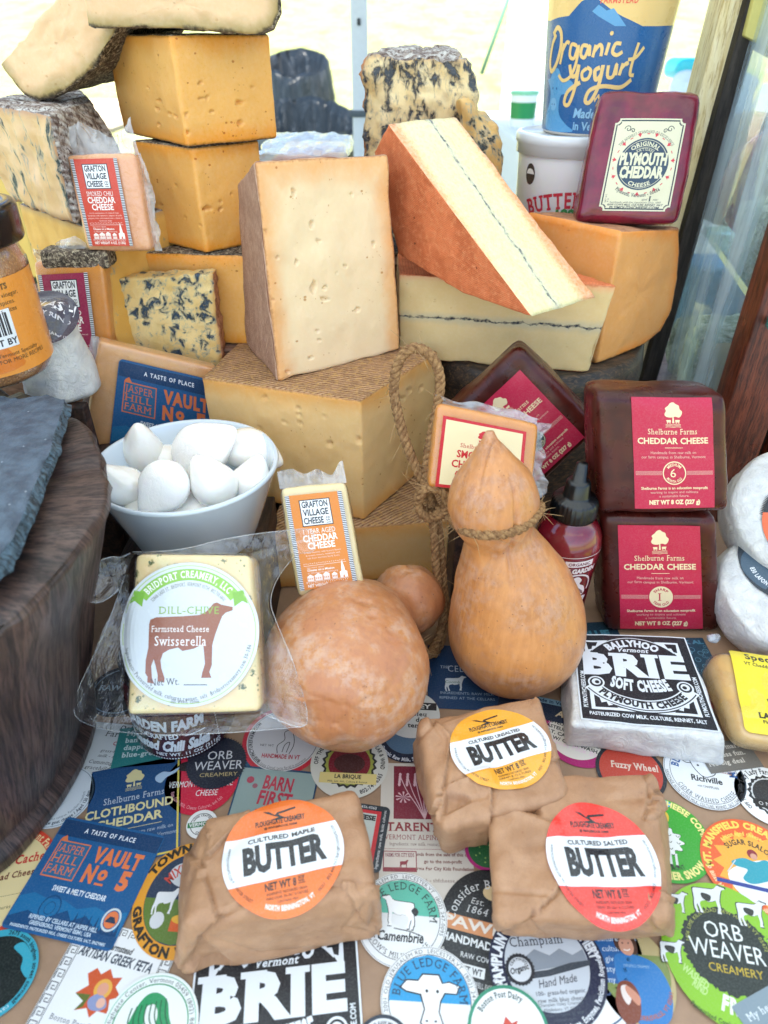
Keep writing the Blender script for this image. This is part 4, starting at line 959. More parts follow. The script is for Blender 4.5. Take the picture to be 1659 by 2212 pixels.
# ------------- risers hidden behind the cheeses
M_riser = wood('dark_riser_wood', '#4a3328', '#1d1412', .8, (1, .15, 1), .6); M_riser2 = wood('brown_crate_wood', '#8b6a52', '#5a4132', .8, (.15, 1, 1), .7)
M_wax = None
for nm, C, m, lb in (('wooden_riser', box8(-20.4, -9.5, 39, 49.6, 0, 9.0), M_riser, 'dark wooden block under the white bowl of mozzarella'),
                     ('wooden_riser', box8(-28.6, -15.9, 50.6, 57.0, 0, 12.0), M_riser, 'dark wooden block under the blue labelled cheddar pack'),
                     ('wooden_riser', box8(-36, -24, 49.3, 50.5, 0, 17.6), M_riser, 'upright dark board behind the wooden tub, under the ash cheese'),
                     ('wooden_crate', box8(-60, -13.3, 57.2, 86, 0, 16.5), M_riser2, 'brown wooden crate under the yellow cheese stack'),
                     ('wooden_crate', box8(-12.4, 25.5, 70.6, 88, 16.3, 23), M_riser2, 'brown wooden crate under the stilton and the tubs'),
                     ('wooden_crate', box8(-12.9, 2, 66.5, 88, 0, 16.2), M_riser2, 'lower wooden crate behind the pale cheese wedges'),
                     ('wooden_riser', box8(5.6, 10, 42.9, 47.9, 0, 13.2), M_riser, 'dark wooden block behind the pear shaped cheese'),):
    h = Hexa(C, .15, (4, 4, 2), rough=.02); tag(h.obj(nm, m), lb, 'riser' if 'riser' in nm else 'crate')
h = Hexa(box8(-28, -13.2, 60.8, 76, 16.55, 18.0), .3, (6, 4, 1), rough=.03); tag(h.obj('cheese_board', wood('board_wood', '#a9866f', '#7b5a48', .8, (.15, 1, 1), .6)), 'brown wooden board under the lowest yellow cheese block', 'board')
# =============== CHEESES
R_BROWN = rind('brown_basket_rind', '#cfaa90', '#b89078', '#e0c2aa', 1., .7, groove=.95, thr=(.35, .65), gax='Y', ga=.9, rot=(.1, .25, .1))
R_BROWN_TOP = rind('brown_basket_rind_top', '#c29a74', '#a8835e', '#d8b892', 1., .7, groove=.8, gax='X', ga=.85, rot=(0, 0, .9), mold='#c49a62')
R_GREY = rind('dark_grey_natural_rind', '#5d5148', '#2e2824', '#a89a84', 1.4, 1., thr=(.38, .6), mold='#b9ad94')
R_MOLD = rind('white_grey_mould_rind', '#c9c6c0', '#7d706a', '#eceae6', .9, 1., groove=.55, gax='Z', ga=.5, rot=(.3, .2, 0), mold='#5d4a44')
R_ORANGE = rind('orange_washed_rind', '#d97c50', '#c46a42', '#e4986a', .6, .35, groove=2.2, gax='Z', ga=.22, rot=(0, .6, .3), rough=.6, spots='#4a2418')
R_STIL = rind('pinkish_crusty_rind', '#c08a66', '#9c6c50', '#dba983', 1.1, 1.)
C_PALE = cut_cheese('pale_alpine_paste', '#f3d9b0', '#ecb274', 2.2, .8, .25, .45, edge2='#b98555')
C_PALE2 = cut_cheese('pale_alpine_paste_lower', '#f0c888', '#e8ab5a', 2.2, .8, .35, .45, edge2='#a87a4c')
C_YEL = cut_cheese('yellow_alpine_paste', '#f0b662', '#f0a034', 1.6, .9, .35, .34, edge2='#b8823a', sc=1.1)
C_ORG = cut_cheese('orange_gouda_paste', '#eaa860', '#f0963a', 1.4, .25, .5, .4, edge2='#a86a34')
C_ASH = cut_cheese('ash_line_paste', '#ead79e', '#eeab7c', .9, .5, .35, .36, ash=None, edge2='#e0814f')
C_TOME = cut_cheese('grey_tome_paste', '#e8c498', '#a8925c', 1.3, .3, .4, .4, edge2='#4d4332', specks='#b2683c', spw=.45)
C_BLU_L = blue_cheese('streaky_blue_paste', '#e6c49a', '#2f444c', '#b48a66', .9, .59, (1.1, 1, .45), .8)
C_BLU_C = blue_cheese('bayley_blue_paste', '#efd698', '#364c60', '#cfa060', .75, .56, (1, 1, .95), .5, 1.)
C_BLU_W = blue_cheese('lower_blue_paste', '#e8b862', '#2d3b34', '#c59a60', .8, .63, (1, 1, .8), .8)
C_STIL = blue_cheese('stilton_paste', '#ead6a6', '#464e58', '#c9a377', .85, .535, (1, 1, .6), .6, 1., v2='#8e8b84')
MA = {2: 0, 1: 0}
TUNE = {}
# --- wedge 3 (lowest), wedge 2, wedge 1
fl, fr = Tz(575, 1153, 6.4), Tz(960, 1124, 6.4); fr = fr+(fr-fl)*.16
bl, br = A(-8.5, 62, 6.4), A(9.8, 62, 6.4); z0 = lambda p: A(p[0], p[1], .02)
blk('cheese_wedge', [[[z0(fl), fl], [z0(bl), bl]], [[z0(fr), fr], [z0(br), br]]], {2: 0, 1: 0, 0: 0, 3: 0, 4: 1, 5: 1}, [C_PALE2, R_BROWN_TOP],
    'lowest pale cheese wedge with brown rind, under the big wedge behind the round gourd', 'cheese', .22, (20, 14, 8), .05, .08, (4, 5))
zt, zb = 18.2, 6.45
P4 = [Tz(435, 815, zt), Tz(780, 865, zt), Tz(946, 758, zt), Tz(440, 730, zt)]; P4[3][1] = 66; P4[3][0] = -12.9
P4[2] = P4[1]+(P4[2]-P4[1])*1.0
b4 = [A(p[0], p[1], zb) for p in P4]
blk('cheese_wedge', [[[b4[0], P4[0]], [b4[3], P4[3]]], [[b4[1], P4[1]], [b4[2], P4[2]]]], {2: 0, 1: 0, 0: 0, 3: 0, 4: 1, 5: 1}, [C_PALE2, R_BROWN_TOP],
    'large pale cheese wedge with brown ridged top lying under the upright wedge', 'cheese', .22, (80, 40, 60), .012, .08, (4, 5), seed=2, eye=[(573, 859, 7, 6, .3), (644, 883, 6, 5, .3), (647, 897, 5, 5, .3), (649, 914, 5, 7, .3), (614, 912, 5, 4, .25), (713, 959, 7, 6, .3), (776, 952, 9, 8, .35), (884, 843, 5, 6, .3), (869, 861, 5, 6, .3), (909, 839, 5, 6, .3), (560, 925, 4, 4, .2), (700, 900, 4, 3, .2)])
f1, f2 = Tz(600, 825, zt+.05), Tz(865, 755, zt+.05); b1 = Tz(530, 742, zt+.05); b2 = f2+(b1-f1)*.9
t1, t2, t3 = Ty(549, 347, f1[1]), Ty(838, 332, f2[1]), Ty(512, 398, b1[1]+.6); t4 = t2+(t3-t1)*.9
blk('cheese_wedge', [[[f1, t1], [b1, t3]], [[f2, t2], [b2, t4]]], {2: 0, 0: 1, 1: 1, 3: 0, 4: 0, 5: 1}, [C_PALE, R_BROWN],
    'tall pale cheese wedge with brown ridged side standing upright in the middle', 'cheese', .28, (110, 22, 140), .012, .10, (0, 1, 5), seed=3, eye=[(677, 622, 7, 17, .5), (702, 622, 5, 6, .3), (701, 646, 10, 6, .4), (772, 669, 6, 7, .35), (641, 566, 5, 6, .3), (600, 556, 5, 5, .3), (746, 575, 4, 5, .25), (807, 527, 5, 6, .3), (672, 773, 8, 4, .3), (621, 804, 5, 6, .3), (686, 715, 4, 4, .2), (635, 416, 6, 9, .4), (673, 485, 6, 9, .4), (688, 521, 5, 6, .3), (690, 735, 4, 4, .2), (575, 500, 4, 7, .2), (760, 420, 4, 4, .2), (590, 648, 4, 4, .2), (728, 590, 3, 3, .2), (692, 808, 5, 5, .5)])
# --- yellow tower
YG = 'yellow cheese blocks stacked in a tower'
def tower(cor, l, r, z0_, z1_, seed, lab, dl=0, dt=(0, 0, 0), eye=None):
    c = Tz(*cor, z0_); L = Tz(*l, z0_); Rr = Tz(*r, z0_); bk = L+Rr-c
    up = lambda p, q: A(p[0]+q[0]+dt[0], p[1]+q[1]+dt[1], z1_)
    cc = (c+bk)/2; f = lambda p: (p-cc)*.0
    C = [[[L, up(L, f(L))], [bk, up(bk, f(bk))]], [[c, up(c, f(c))], [Rr, up(Rr, f(Rr))]]]
    return blk('cheese_block', C, {2: 0, 1: 0, 0: 0, 3: 0, 4: 1, 5: 1}, [C_YEL, R_GREY], lab, 'cheese', .28, (60, 60, 64), .014, .07, (0, 4, 5), YG, seed=seed, eye=eye)
tower((447, 548), (322, 518), (580, 519), 26.35, 34.55, 2, 'middle yellow cheese block with small eyes, second from the top of the tower', eye=[(448, 451, 12, 7, .5), (476, 452, 6, 6, .35), (477, 436, 4, 4, .25), (348, 443, 4, 5, .25), (433, 488, 4, 4, .25), (400, 470, 4, 3, .2), (500, 420, 4, 4, .2), (380, 400, 3, 3, .2)])
tower((405, 318), (268, 288), (601, 300), 34.65, 42.0, 5, 'top yellow cheese block with small eyes under the grey rinded slab', dt=(0, -.3, 0), eye=[(344, 218, 6, 5, .35), (340, 236, 6, 5, .35), (403, 248, 4, 6, .3), (405, 286, 4, 8, .35), (432, 179, 6, 5, .3), (434, 213, 7, 4, .3), (447, 211, 4, 5, .3), (516, 222, 8, 8, .45), (518, 266, 6, 10, .4), (457, 241, 5, 4, .3), (343, 270, 4, 5, .3), (366, 246, 4, 4, .3), (379, 252, 4, 4, .3), (545, 190, 4, 4, .2), (320, 190, 4, 4, .2)])
a, b = Ty(238, 600, 62.6), Ty(560, 600, 61.2); C = [[[A(a[0], 62.6, 18.1), A(a[0]-.2, 62.6, 26.3)], [A(a[0]-1, 76, 18.1), A(a[0]-1, 76, 26.3)]], [[A(b[0], 61.2, 18.1), A(b[0], 61.2, 26.3)], [A(b[0], 75, 18.1), A(b[0], 75, 26.3)]]]
blk('cheese_block', C, {2: 0, 1: 0, 0: 0, 3: 0, 4: 1, 5: 1}, [C_YEL, R_GREY], 'lowest yellow cheese block of the tower, behind the blue cheese', 'cheese', .4, (18, 14, 14), .05, .12, (4, 5), YG, seed=9)
# --- grey rinded slabs on top
def pr(name, pts, y, D, seg, rs, mats, label, z=None, r=.25, **k):
    O = [Ty(u, v, y if not callable(y) else y(u)) for u, v in pts]
    p = Prism(O, D, r, seg=seg, rindseg=rs, **k); o = p.obj(name, mats); tag(o, label, 'cheese'); return o, p
pr('cheese_slab', [(192, 54), (215, 61), (290, 59), (400, 60), (470, 66), (560, 73), (590, 58), (606, 28), (603, -20), (585, -60), (170, -60)], 60.6, (-2, 15, 0), [1]*8+[1, 1, 0], (0, 1, 2, 3, 4, 5, 6, 7, 8, 9), [C_TOME, R_GREY],
   'grey rinded pale cheese slab lying across the top of the yellow tower', r=.3, rough=.07, wob=.15, rings=14, ds=.45)
def yl(u): return 64.5+(250-u)*.012
pr('cheese_slab', [(-2, 140), (24, 172), (50, 203), (84, 214), (112, 208), (160, 182), (205, 140), (250, 66), (262, 40), (215, -60), (175, -60), (120, 0)], yl, (3.5, 11, 1), [1, 1, 1, 1, 1, 1, 1, 1, 0, 0, 0, 0], (0, 1, 2, 3, 4, 5, 6, 7), [C_TOME, R_GREY],
   'grey rinded cheese slab leaning from the blue wheel up to the tower', r=.3, rough=.09, wob=.2, rings=14, ds=.45)
# --- streaky blue wheel, lower blue wedge (left)
a, b = Tz(159, 482, 29.6), Tz(-110, 372, 29.6); a2, b2_ = Tz(106, 245, 37.3), Tz(-110, 152, 37.3); k1 = Tz(200, 500, 29.6)+A(2, 9, 0); k2 = Tz(196, 216, 37.3)
b[1] = min(b[1], 80); 
lft = a+nrm(b-a)*12; lft2 = A(lft[0]-1.5, lft[1], 37.4)
blk('blue_cheese_half', [[[lft, lft2], [lft+A(4, 14, 0), lft2+A(5, 13, 0)]], [[a, a2], [k1, k2]]], {2: 0, 1: 1, 0: 1, 3: 1, 4: 1, 5: 1}, [C_BLU_L, R_MOLD], 'streaky blue cheese half wheel with white grey mouldy rind at the left edge', 'cheese', .5, (30, 16, 26), .09, .25, (1, 4, 5), seed=4)
a = Tz(188, 492, 29.3); b = Tz(0, 424, 29.3); b = a+nrm(b-a)*14; dn = A(0, 0, 29.3-16.6)
blk('blue_cheese_wedge', [[[b-dn, b], [b-dn+A(4, 9, 0), b+A(4, 9, 0)]], [[a-dn+A(.6, -.3, 0), a], [a-dn+A(5, 8, 0), a+A(5, 8, 0)]]], {2: 0, 1: 0, 0: 0, 3: 0, 4: 1, 5: 1}, [C_BLU_W, R_MOLD], 'yellow blue veined wedge with crusty top under the mouldy half wheel', 'cheese', .3, (22, 10, 20), .08, .15, (4, 5), seed=5)
# --- square chunk of blue
BL, BR = Tz(198, 800, 16.6), Tz(481, 797, 16.6); BL[1] += .2; TR, TL = Ty(461, 592, 58.9), Ty(203, 606, 59.2)
blk('blue_cheese_chunk', slab8(BL, BR, TR, TL, 2.1), {2: 0, 1: 1, 0: 0, 3: 0, 4: 0, 5: 0}, [C_BLU_C, R_STIL], 'square chunk of crumbly cream and blue cheese behind the blue labelled cheddar', 'cheese', .25, (36, 5, 32), .13, .13, (1,), seed=6)
# --- round dark slab under the ash line cheeses
M_slab = wood('dark_round_wood', '#3d332c', '#171412', .7, (.25, 1, 1), .5, .3, .8, '#6b5238')
V, Fc = lathe([(0, 0), (10.8, 0), (11.6, 1.5), (12.2, 14.2), (12.0, 15.9), (11.5, 16.2), (0, 16.2)], (15.2, 70.4, 0), 72); N = vnormals(V, Fc); V = V+N*(fbm(V*.5, 3)*.12)[:, None]; V[:, 2] = V[:, 2].clip(0, 16.25)
tag(mk('wooden_drum', V, Fc, M_slab), 'dark round wooden block under the ash line cheeses', 'block')
# --- lower ash line wedge
zt2 = 24.3
fl, fr = Tz(861, 597, zt2), Tz(1334, 617, zt2); bfl, bfr = Tz(862, 772, 16.32), Tz(1274, 803, 16.32); fl[1] = bfl[1]; 
bk = A(1.6, 5.6, 0); mx = Tz(1290, 584, zt2)-fr
C = [[[bfl, fl], [bfl+A(0, 7, 0), fl+A(0, 8, 0)]], [[bfr, fr], [bfr+A(-4, 3.0, 0), fr+A(-2.3, 3.2, 0)]]]
C_ASH1 = cut_cheese('ash_line_paste_lower', '#ecd096', '#efb684', .9, .2, .4, .42, ash=4.2, edge2='#d07a48')
C_ASH2 = cut_cheese('ash_line_paste_upper', '#f0e2ac', '#f0a878', .8, .4, .25, .3, ash=None, edge2='#e07a4c')
o, h = blk('ash_line_wedge', C, {2: 0, 1: 0, 0: 0, 3: 0, 4: 1, 5: 1}, [C_ASH1, R_ORANGE], 'lower pale cheese wedge with dark ash line and orange rind, lying flat', 'cheese', .2, (40, 8, 16), .05, .12, (5,), seed=7)
# --- upper ash line wedge (leaning)
TL, B_, TR, B2 = Ty(838, 268, 63), Tz(1148, 684, 24.45), Ty(985, 250, 67), Tz(1284, 641, 24.45)
Cc = Tz(1000, 634, 24.45); n = nrm(np.cross(B_-TL, Cc-TL))
O = [TL, Ty(845, 262, 63)*0+TL+(B_-TL)*.0, B_, Cc, RP(860, 548, TL, n), RP(806, 328, TL, n)]; O = [O[0], O[2], O[3], O[4], O[5]]
D = ((TR-TL)+(B2-B_))/2
# ash line measured across the thickness: rest.y of the prism runs along D
t = NT('ash_line_paste_upper2'); n2 = t.noise(3, 5, .65); z = t.xyz(1); zz = t.math('ADD', z, t.math('MULTIPLY', t.math('SUBTRACT', t.noise(.45, 5, .7), .5), 1.1)); dl = float(np.linalg.norm(D))
dd = t.math('ABSOLUTE', t.math('SUBTRACT', zz, 0.0)); la = t.mr(t.math('DIVIDE', dd, t.mr(t.noise(1.2, 3), .35, .7, .04, .25)), .3, 1, 1, 0)
edge = t.mr(t.math('ABSOLUTE', t.math('SUBTRACT', z, -.2)), dl*.32, dl*.52, 0, 1); c = t.mix(edge, '#eddfa8', '#eaa270'); c = t.mix(t.mr(dd, 0, .9, .4, 0), c, '#9fb3ba'); c = t.mix(t.math('MULTIPLY', la, t.mr(t.noise(2.2, 4), .38, .58, .15, 1)), c, '#34434f')
c = t.mix(t.mr(n2, .42, .66, 0, .25), c, '#fbf4dc'); lump = t.noise(1.6, 5, .7, None, 1.5); t.set(c, t.mr(n2, .3, .7, .22, .45), t.bump(t.math('ADD', t.math('MULTIPLY', n2, .15), t.math('MULTIPLY', lump, .3)), .55, 1.), sss=.25)
p = Prism(O, D, .2, rings=12, nd=22, ds=.5, seg=[1, 0, 0, 0, 0], capm=0, rough=.05, rfreq=.5, seed=3, wob=.08)
rel = p.V-p.c; p.rest[:, 1] = rel@nrm(D)-dl/2
o = p.obj('ash_line_wedge', [R_ORANGE, t.m]); tag(o, 'upper cheese wedge with blue ash line and orange rind leaning on the flat one', 'cheese')
# --- orange half wheel at the right
e0 = Tz(1289, 786, 16.35); e1 = Tz(1385, 750, 16.35); n = nrm(np.cross(e1-e0, A(0, 0, 1)))
pts = [(1289, 786), (1340, 771), (1385, 752), (1428, 716), (1450, 670), (1463, 600), (1468, 545), (1466, 494), (1342, 499)]
O = [RP(u, v, e0, n) for u, v in pts]; 
for q in O[:3]: q[2] = max(q[2], 16.35)
Lp = Tz(1165, 463, O[-1][2]); D = Lp-O[-1]; D[2] = 0; D = D*1.15
p = Prism(O, D, .3, rings=12, nd=16, ds=.6, seg=[1, 1, 1, 1, 1, 1, 1, 1, 0], rindseg=(1, 2, 3, 4, 5, 6, 7), rough=.05, wob=.1)
o = p.obj('round_cheese', [C_ORG, R_STIL]); tag(o, 'orange yellow half wheel with curved rind under the dark red waxed cheddar', 'cheese')
# --- stilton at the back with broken piece
a, b = Ty(770, 335, 73.2), Ty(1072, 335, 73.2); tl, tr = Ty(787, 116, 74), Ty(1012, 126, 74)
C = [[[A(a[0]-.6, 73.2, 23.05), tl], [A(a[0]+3, 84, 23.05), A(tl[0]+3, 84, tl[2]+.3)]], [[A(b[0]+.9, 73.2, 23.05), tr], [A(b[0]-1, 86, 23.05), A(tr[0]-1, 84, tr[2]+1.2)]]]
h = Hexa(C, .6, (44, 12, 46), .24, .45, 0, (0, 5), 8, .5); h.V[:, 2] = np.minimum(h.V[:, 2], np.interp(h.V[:, 0], [h.V[:, 0].min(), h.V[:, 0].max()], [tl[2]+.1, tr[2]+.1])+h.rest[:, 1]*.06+fbm(h.V*1.5, 2)*.05); tag(h.obj('blue_cheese_half', [C_STIL, R_STIL, R_MOLD], fm={0: 1, 5: 2}), 'crumbly veined half wheel of blue cheese at the back beside the tent pole', 'cheese')
a = Ty(1050, 395, 71); C = box8(a[0]-2.2, a[0]+2.6, 71, 75.6, 23.05, 37.0); C[0][0][1] += A(-1, 0, .6); C[1][0][1] += A(-1.6, 0, -2); C[1][1][1] += A(-1.6, 0, -2); C[1][0][0] += A(.5, 0, 0)
h = Hexa(C, .9, (16, 12, 18), .22, .4, 0, (1,), 11, .5); tag(h.obj('blue_cheese_piece', [blue_cheese('stilton_piece_paste', '#dcb878', '#3f4746', '#d4a660', .8, .56, (1, 1, 1), 1.2, 1.), R_STIL]), 'broken yellow and blue piece leaning against the right side of the back wheel', 'cheese')
# bright tray seen between tower and centre wedge
h = Hexa(box8(Ty(575, 320, 80)[0], Ty(735, 320, 80)[0], 80, 96, 24, 31.2), .8, (10, 6, 3), rough=.06); 
tr_ = thing('wrapped_cheese', 'orange cheese block in shiny film behind the pale upright wedge', 'cheese', ((h.V[:, 0].min()+h.V[:, 0].max())/2, 88, 23)); mk('cheese', h.V, h.F, plain('bright_orange_cheese', '#e08a4a', .3, coat=.4), tr_)
h = Hexa(box8(Ty(560, 320, 80)[0]-.5, Ty(748, 320, 80)[0], 79.3, 97, 30.6, 31.9), .3, (24, 12, 2), wob=.35, rfreq=.6, rough=.1); mk('film', h.V, h.F, film('bright_wrap', (.9, .95, .98), .35, .1, .8), tr_)
h = Hexa(box8(Ty(575, 320, 80)[0], Ty(735, 320, 80)[0], 80, 96, 16.6, 23.9), .2, (2, 2, 2)); tag(h.obj('wooden_crate', M_riser2), 'low wooden crate behind the pale upright wedge', 'crate')
# =============== GOURD CHEESES (cord tied)
def gourd_mat(name, a, b, c3, white):
    t = NT(name); n = t.noise(.35, 4, .6); m = t.noise(1.6, 6, .7); k = t.noise(7, 5, .7); s = t.noise(1., 3, .6, t.map((3, 3, .25)))
    c = t.mix(t.mr(n, .35, .65), a, b); c = t.mix(t.mr(s, .4, .65, 0, .45), c, c3)
    w_ = t.math('MULTIPLY', t.mr(n, .42, .6), t.mr(m, .38, .6)); c = t.mix(t.math('MULTIPLY', w_, white), c, '#cdbab0')
    sp = t.math('ADD', t.vor(1.7), t.mr(k, .3, .7, 0, .14)); spf = t.mr(sp, .08, .17, .8, 0); c = t.mix(spf, c, '#6f4028')
    cr = t.mr(t.noise(2.4, 6, .8), .63, .70); c = t.mix(t.math('MULTIPLY', cr, .6), c, '#7a4f3a')
    h = t.math('SUBTRACT', t.math('ADD', t.math('MULTIPLY', k, .08), t.math('MULTIPLY', m, .10)), t.math('MULTIPLY', t.math('MAXIMUM', spf, cr), .10))
    return t.set(c, t.mr(m, .3, .7, .34, .58), t.bump(h, .55, 1.), sss=.12, coat=.4, coatr=.22)
def spine_body(SP, R, seg=64, n=10, dent=None, rough=.05):
    P = catmull(SP, n); m = len(P); rr = np.interp(np.arange(m)/(m-1)*(len(R)-1), np.arange(len(R)), R)
    rc = catmull([(r, 0, 0) for r in R], n)[:, 0]; rr = np.maximum(rc, .02)
    V, Fc = tube(P, rr, seg); N = vnormals(V, Fc)
    V = V+N*(fbm(V*.35, 3)*rough*1.6+fbm(V*1.8+4, 3)*rough*.35)[:, None]
    return V, Fc, P
M_g1 = gourd_mat('upright_gourd_rind', '#cc8a4e', '#b3743f', '#d8985a', .22); M_g2 = gourd_mat('lying_gourd_rind', '#bc7c52', '#c68850', '#ab7050', .4)
gx, gy = 10.1, 37.6
SP = [(gx, gy, .0), (gx, gy, .25), (gx, gy, 1.2), (gx, gy, 3.2), (gx-.1, gy, 5.6), (gx-.6, gy, 8.2), (gx-1.3, gy, 10.6), (gx-1.95, gy, 12.7), (gx-2.3, gy, 13.9), (gx-2.6, gy, 15.1), (gx-2.85, gy, 16.6), (gx-3.05, gy, 18.2), (gx-3.25, gy, 19.6), (gx-3.45, gy, 20.9), (gx-3.5, gy+.2, 21.7)]
Rr = [.05, 2.0, 3.8, 4.9, 5.15, 4.6, 3.75, 2.85, 2.35, 2.75, 3.0, 2.55, 1.6, .75, .25]
V, Fc, P_ = spine_body(SP, Rr, 160, 9)
# crease down the middle of the head and folds at the tip
th = np.arctan2(V[:, 1]-gy, V[:, 0]-(gx-2.9)); cr = np.exp(-((th+1.18)/.05)**2)*np.clip((V[:, 2]-11)/2, 0, 1)*np.clip((20-V[:, 2])/2, 0, 1); cr += .6*np.exp(-((th+2.2+.1*np.sin(V[:, 2]))/.06)**2)*np.clip((V[:, 2]-18)/1.5, 0, 1)
V = V-vnormals(V, Fc)*(cr*.22)[:, None]
g1 = tag(mk('gourd_cheese', V, Fc, M_g1), 'tall upright gourd shaped golden cheese with a corded neck', 'cheese')
SPb = [(-3.4+.0, 27.3, 4.6), (-3.4, 27.6, 4.7), (-3.25, 28.6, 5.0), (-2.95, 30.6, 5.75), (-2.6, 32.8, 6.0), (-2.0, 35.0, 6.0), (-1.0, 37.0, 5.7), (.1, 38.3, 5.3), (.8, 39.2, 5.0), (1.6, 40.4, 4.8), (2.3, 41.8, 4.7), (2.9, 43.2, 4.9), (3.2, 43.9, 5.0)]
Rb = [.1, 2.0, 3.9, 5.45, 5.75, 5.25, 3.9, 2.5, 2.1, 2.8, 2.85, 1.7, .3]
V, Fc, Pb = spine_body(SPb, Rb, 170, 16, rough=.06); Qb = proj(V); Nb = vnormals(V, Fc); vb = (Nb*(A(0, 0, H)-V)).sum(1) > 0
for cx_, cy_ in ((825, 1347), (847, 1371), (866, 1403)):
    P_sq = [(cx_+13*math.cos(a_+.5), cy_+12*math.sin(a_+.5)) for a_ in (0, 1.57, 3.14, 4.71)]; k_ = np.exp(-(dline(Qb, P_sq+[P_sq[0]])/2.2)**2)*vb; V = V+Nb*(k_*.06*np.sign(fbm(V*3, 2)+.3))[:, None]
V = V-Nb*(np.clip(fbm(V*.9+9, 3)-.55, 0, 1)*.25)[:, None]; V[:, 2] = np.maximum(V[:, 2], .03)
tag(mk('gourd_cheese', V, Fc, M_g2), 'round brownish cheese ball with white bloom lying on its side, tied head behind', 'cheese')
# rope
M_rope = NT('sisal_rope'); n = M_rope.noise(3., 5, .7, M_rope.map((1, 1, 1))); rc_ = M_rope.mix(M_rope.mr(n, .35, .65), '#b08a5e', '#7c5a3c'); M_rope.set(rc_, .8, M_rope.bump(M_rope.noise(9, 4, .7), .7, .4), spec=.2); M_fib = plain('sisal_fibre', '#b8966a', .8)
RV = []; FV = []
def rope(pts, r=.33, pitch=1.5, n=10, strands=3, fib=1.5, closed=False):
    P = catmull(pts, n, closed); d = np.concatenate([[0], np.cumsum(np.linalg.norm(np.diff(P, axis=0), axis=1))]); L = d[-1]; m = max(12, int(L/.16)); s_ = np.linspace(0, L, m)
    Q = np.stack([np.interp(s_, d, P[:, k]) for k in range(3)], 1); T, N, B = frames(Q)
    for k in range(strands):
        ph = 2*math.pi*k/strands; an = s_/pitch*2*math.pi+ph; X = Q+(np.cos(an)[:, None]*N+np.sin(an)[:, None]*B)*r*.55
        RV.append(tube(X, r*.60, 7))
    for k in range(int(L*fib)):
        i = random.randrange(1, m-1); a = random.uniform(0, 6.28); o = Q[i]+(math.cos(a)*N[i]+math.sin(a)*B[i])*r; dr = nrm((math.cos(a)*N[i]+math.sin(a)*B[i])*random.uniform(.2, 1)+T[i]*random.uniform(-1, 1)); l = random.uniform(.4, 1.9)
        bend = A(random.uniform(-1, 1), random.uniform(-1, 1), random.uniform(-1, 1))*.25*l
        FV.append(tube([o, o+dr*l*.5+bend*.3, o+dr*l+bend], [.02, .016, .008], 4, False))
def near(u, v, y): return Ty(u, v, y)
lp = [near(940, 1098, 43.6), near(915, 1045, 44.2), near(884, 975, 45), near(862, 905, 45.6), near(851, 838, 46.1), near(862, 780, 46.4), near(893, 752, 46.5), near(930, 768, 46.3), near(950, 815, 46), near(944, 885, 45.4), near(928, 960, 44.7), near(921, 1030, 44.2), near(932, 1095, 43.5)]
rope(lp, .36)
k0 = near(933, 1075, 43.4)
for ph in (0, 1.9, 3.7): rope([k0+A(1.1*math.cos(a+ph), -.5-.35*math.sin(2*a), 1.0*math.sin(a+ph)*1.35) for a in np.linspace(0, 5.6, 9)], .34)
rope([k0+A(.3, -.4, -.8), near(975, 1120, 42), near(1000, 1143, 36.2), near(1040, 1154, 34.9), near(1085, 1153, 34.7), near(1130, 1138, 35.2), near(1162, 1108, 36.6), near(1166, 1092, 38.4)], .34, fib=2.2)
rope([near(1150, 1120, 36.0), near(1165, 1104, 36.8), near(1150, 1088, 38), near(1166, 1092, 39)], .3, fib=4)
nk = P_[int(len(P_)*.565)]
rope([k0+A(0, -.3, -1), near(938, 1160, 42.8), near(944, 1240, 42), near(958, 1310, 41), near(950, 1370, 40.0), near(930, 1412, 38.6)], .33)
rope([k0+A(.4, -.1, -1), near(952, 1180, 43.1), near(958, 1260, 42.3), near(964, 1330, 41), near(952, 1390, 39.8), near(936, 1416, 38.7)], .30)
rope([near(782, 1288, 40.8), near(806, 1298, 38.3), near(842, 1322, 36.4), near(874, 1352, 35.6), near(902, 1388, 35.9), near(925, 1414, 37.4), near(945, 1400, 39.5)], .33, fib=2.5)
rp = mk('cord', *joinm(RV), M_rope.m); tag(rp, 'loop of twisted brown sisal cord tying the two gourd cheeses together', 'rope'); rp['_b'] = rp['_b']
mk('fibres', *joinm(FV), M_fib, rp); bpy.data.objects['fibres']['kind'] = 'stuff'
# =============== WOODEN TUB, SLATE, MUSTARD JAR
M_tub = NT('weathered_tub_wood'); t = M_tub; mp = t.map((1, 1, .05), (0, .0, 0)); wv = t.noise(1.0, 6, .7, mp, .8); fine = t.noise(6, 4, .65, mp); bg_ = t.noise(.12, 3)
c = t.mix(t.mr(wv, .3, .68), '#221814', '#604a42'); c = t.mix(t.mr(fine, .45, .62, 0, .75), c, '#120c10'); c = t.mix(t.mr(bg_, .4, .65, 0, .55), c, '#241e28')
t.set(c, t.mr(fine, .3, .7, .38, .62), t.bump(t.math('ADD', wv, t.math('MULTIPLY', fine, .5)), .3, .4), coat=.2, coatr=.3)
TX, TY = -35.3, 29.25
prof = [(0, 0), (13.9, .0), (14.4, .35), (14.5, 1.2), (14.1, 1.8), (14.0, 2.0), (15.0, 5), (16.2, 9), (17.4, 13.5), (18.9, 18.0), (19.4, 19.6), (19.2, 20.05), (18.4, 20.15), (10, 20.0), (0, 20.0)]
P2 = []
for a, b in zip(prof[:-1], prof[1:]):
    for k in range(4): P2.append((a[0]+(b[0]-a[0])*k/4, a[1]+(b[1]-a[1])*k/4))
P2.append(prof[-1]); V, Fc = lathe(P2, (TX, TY, 0), 160)
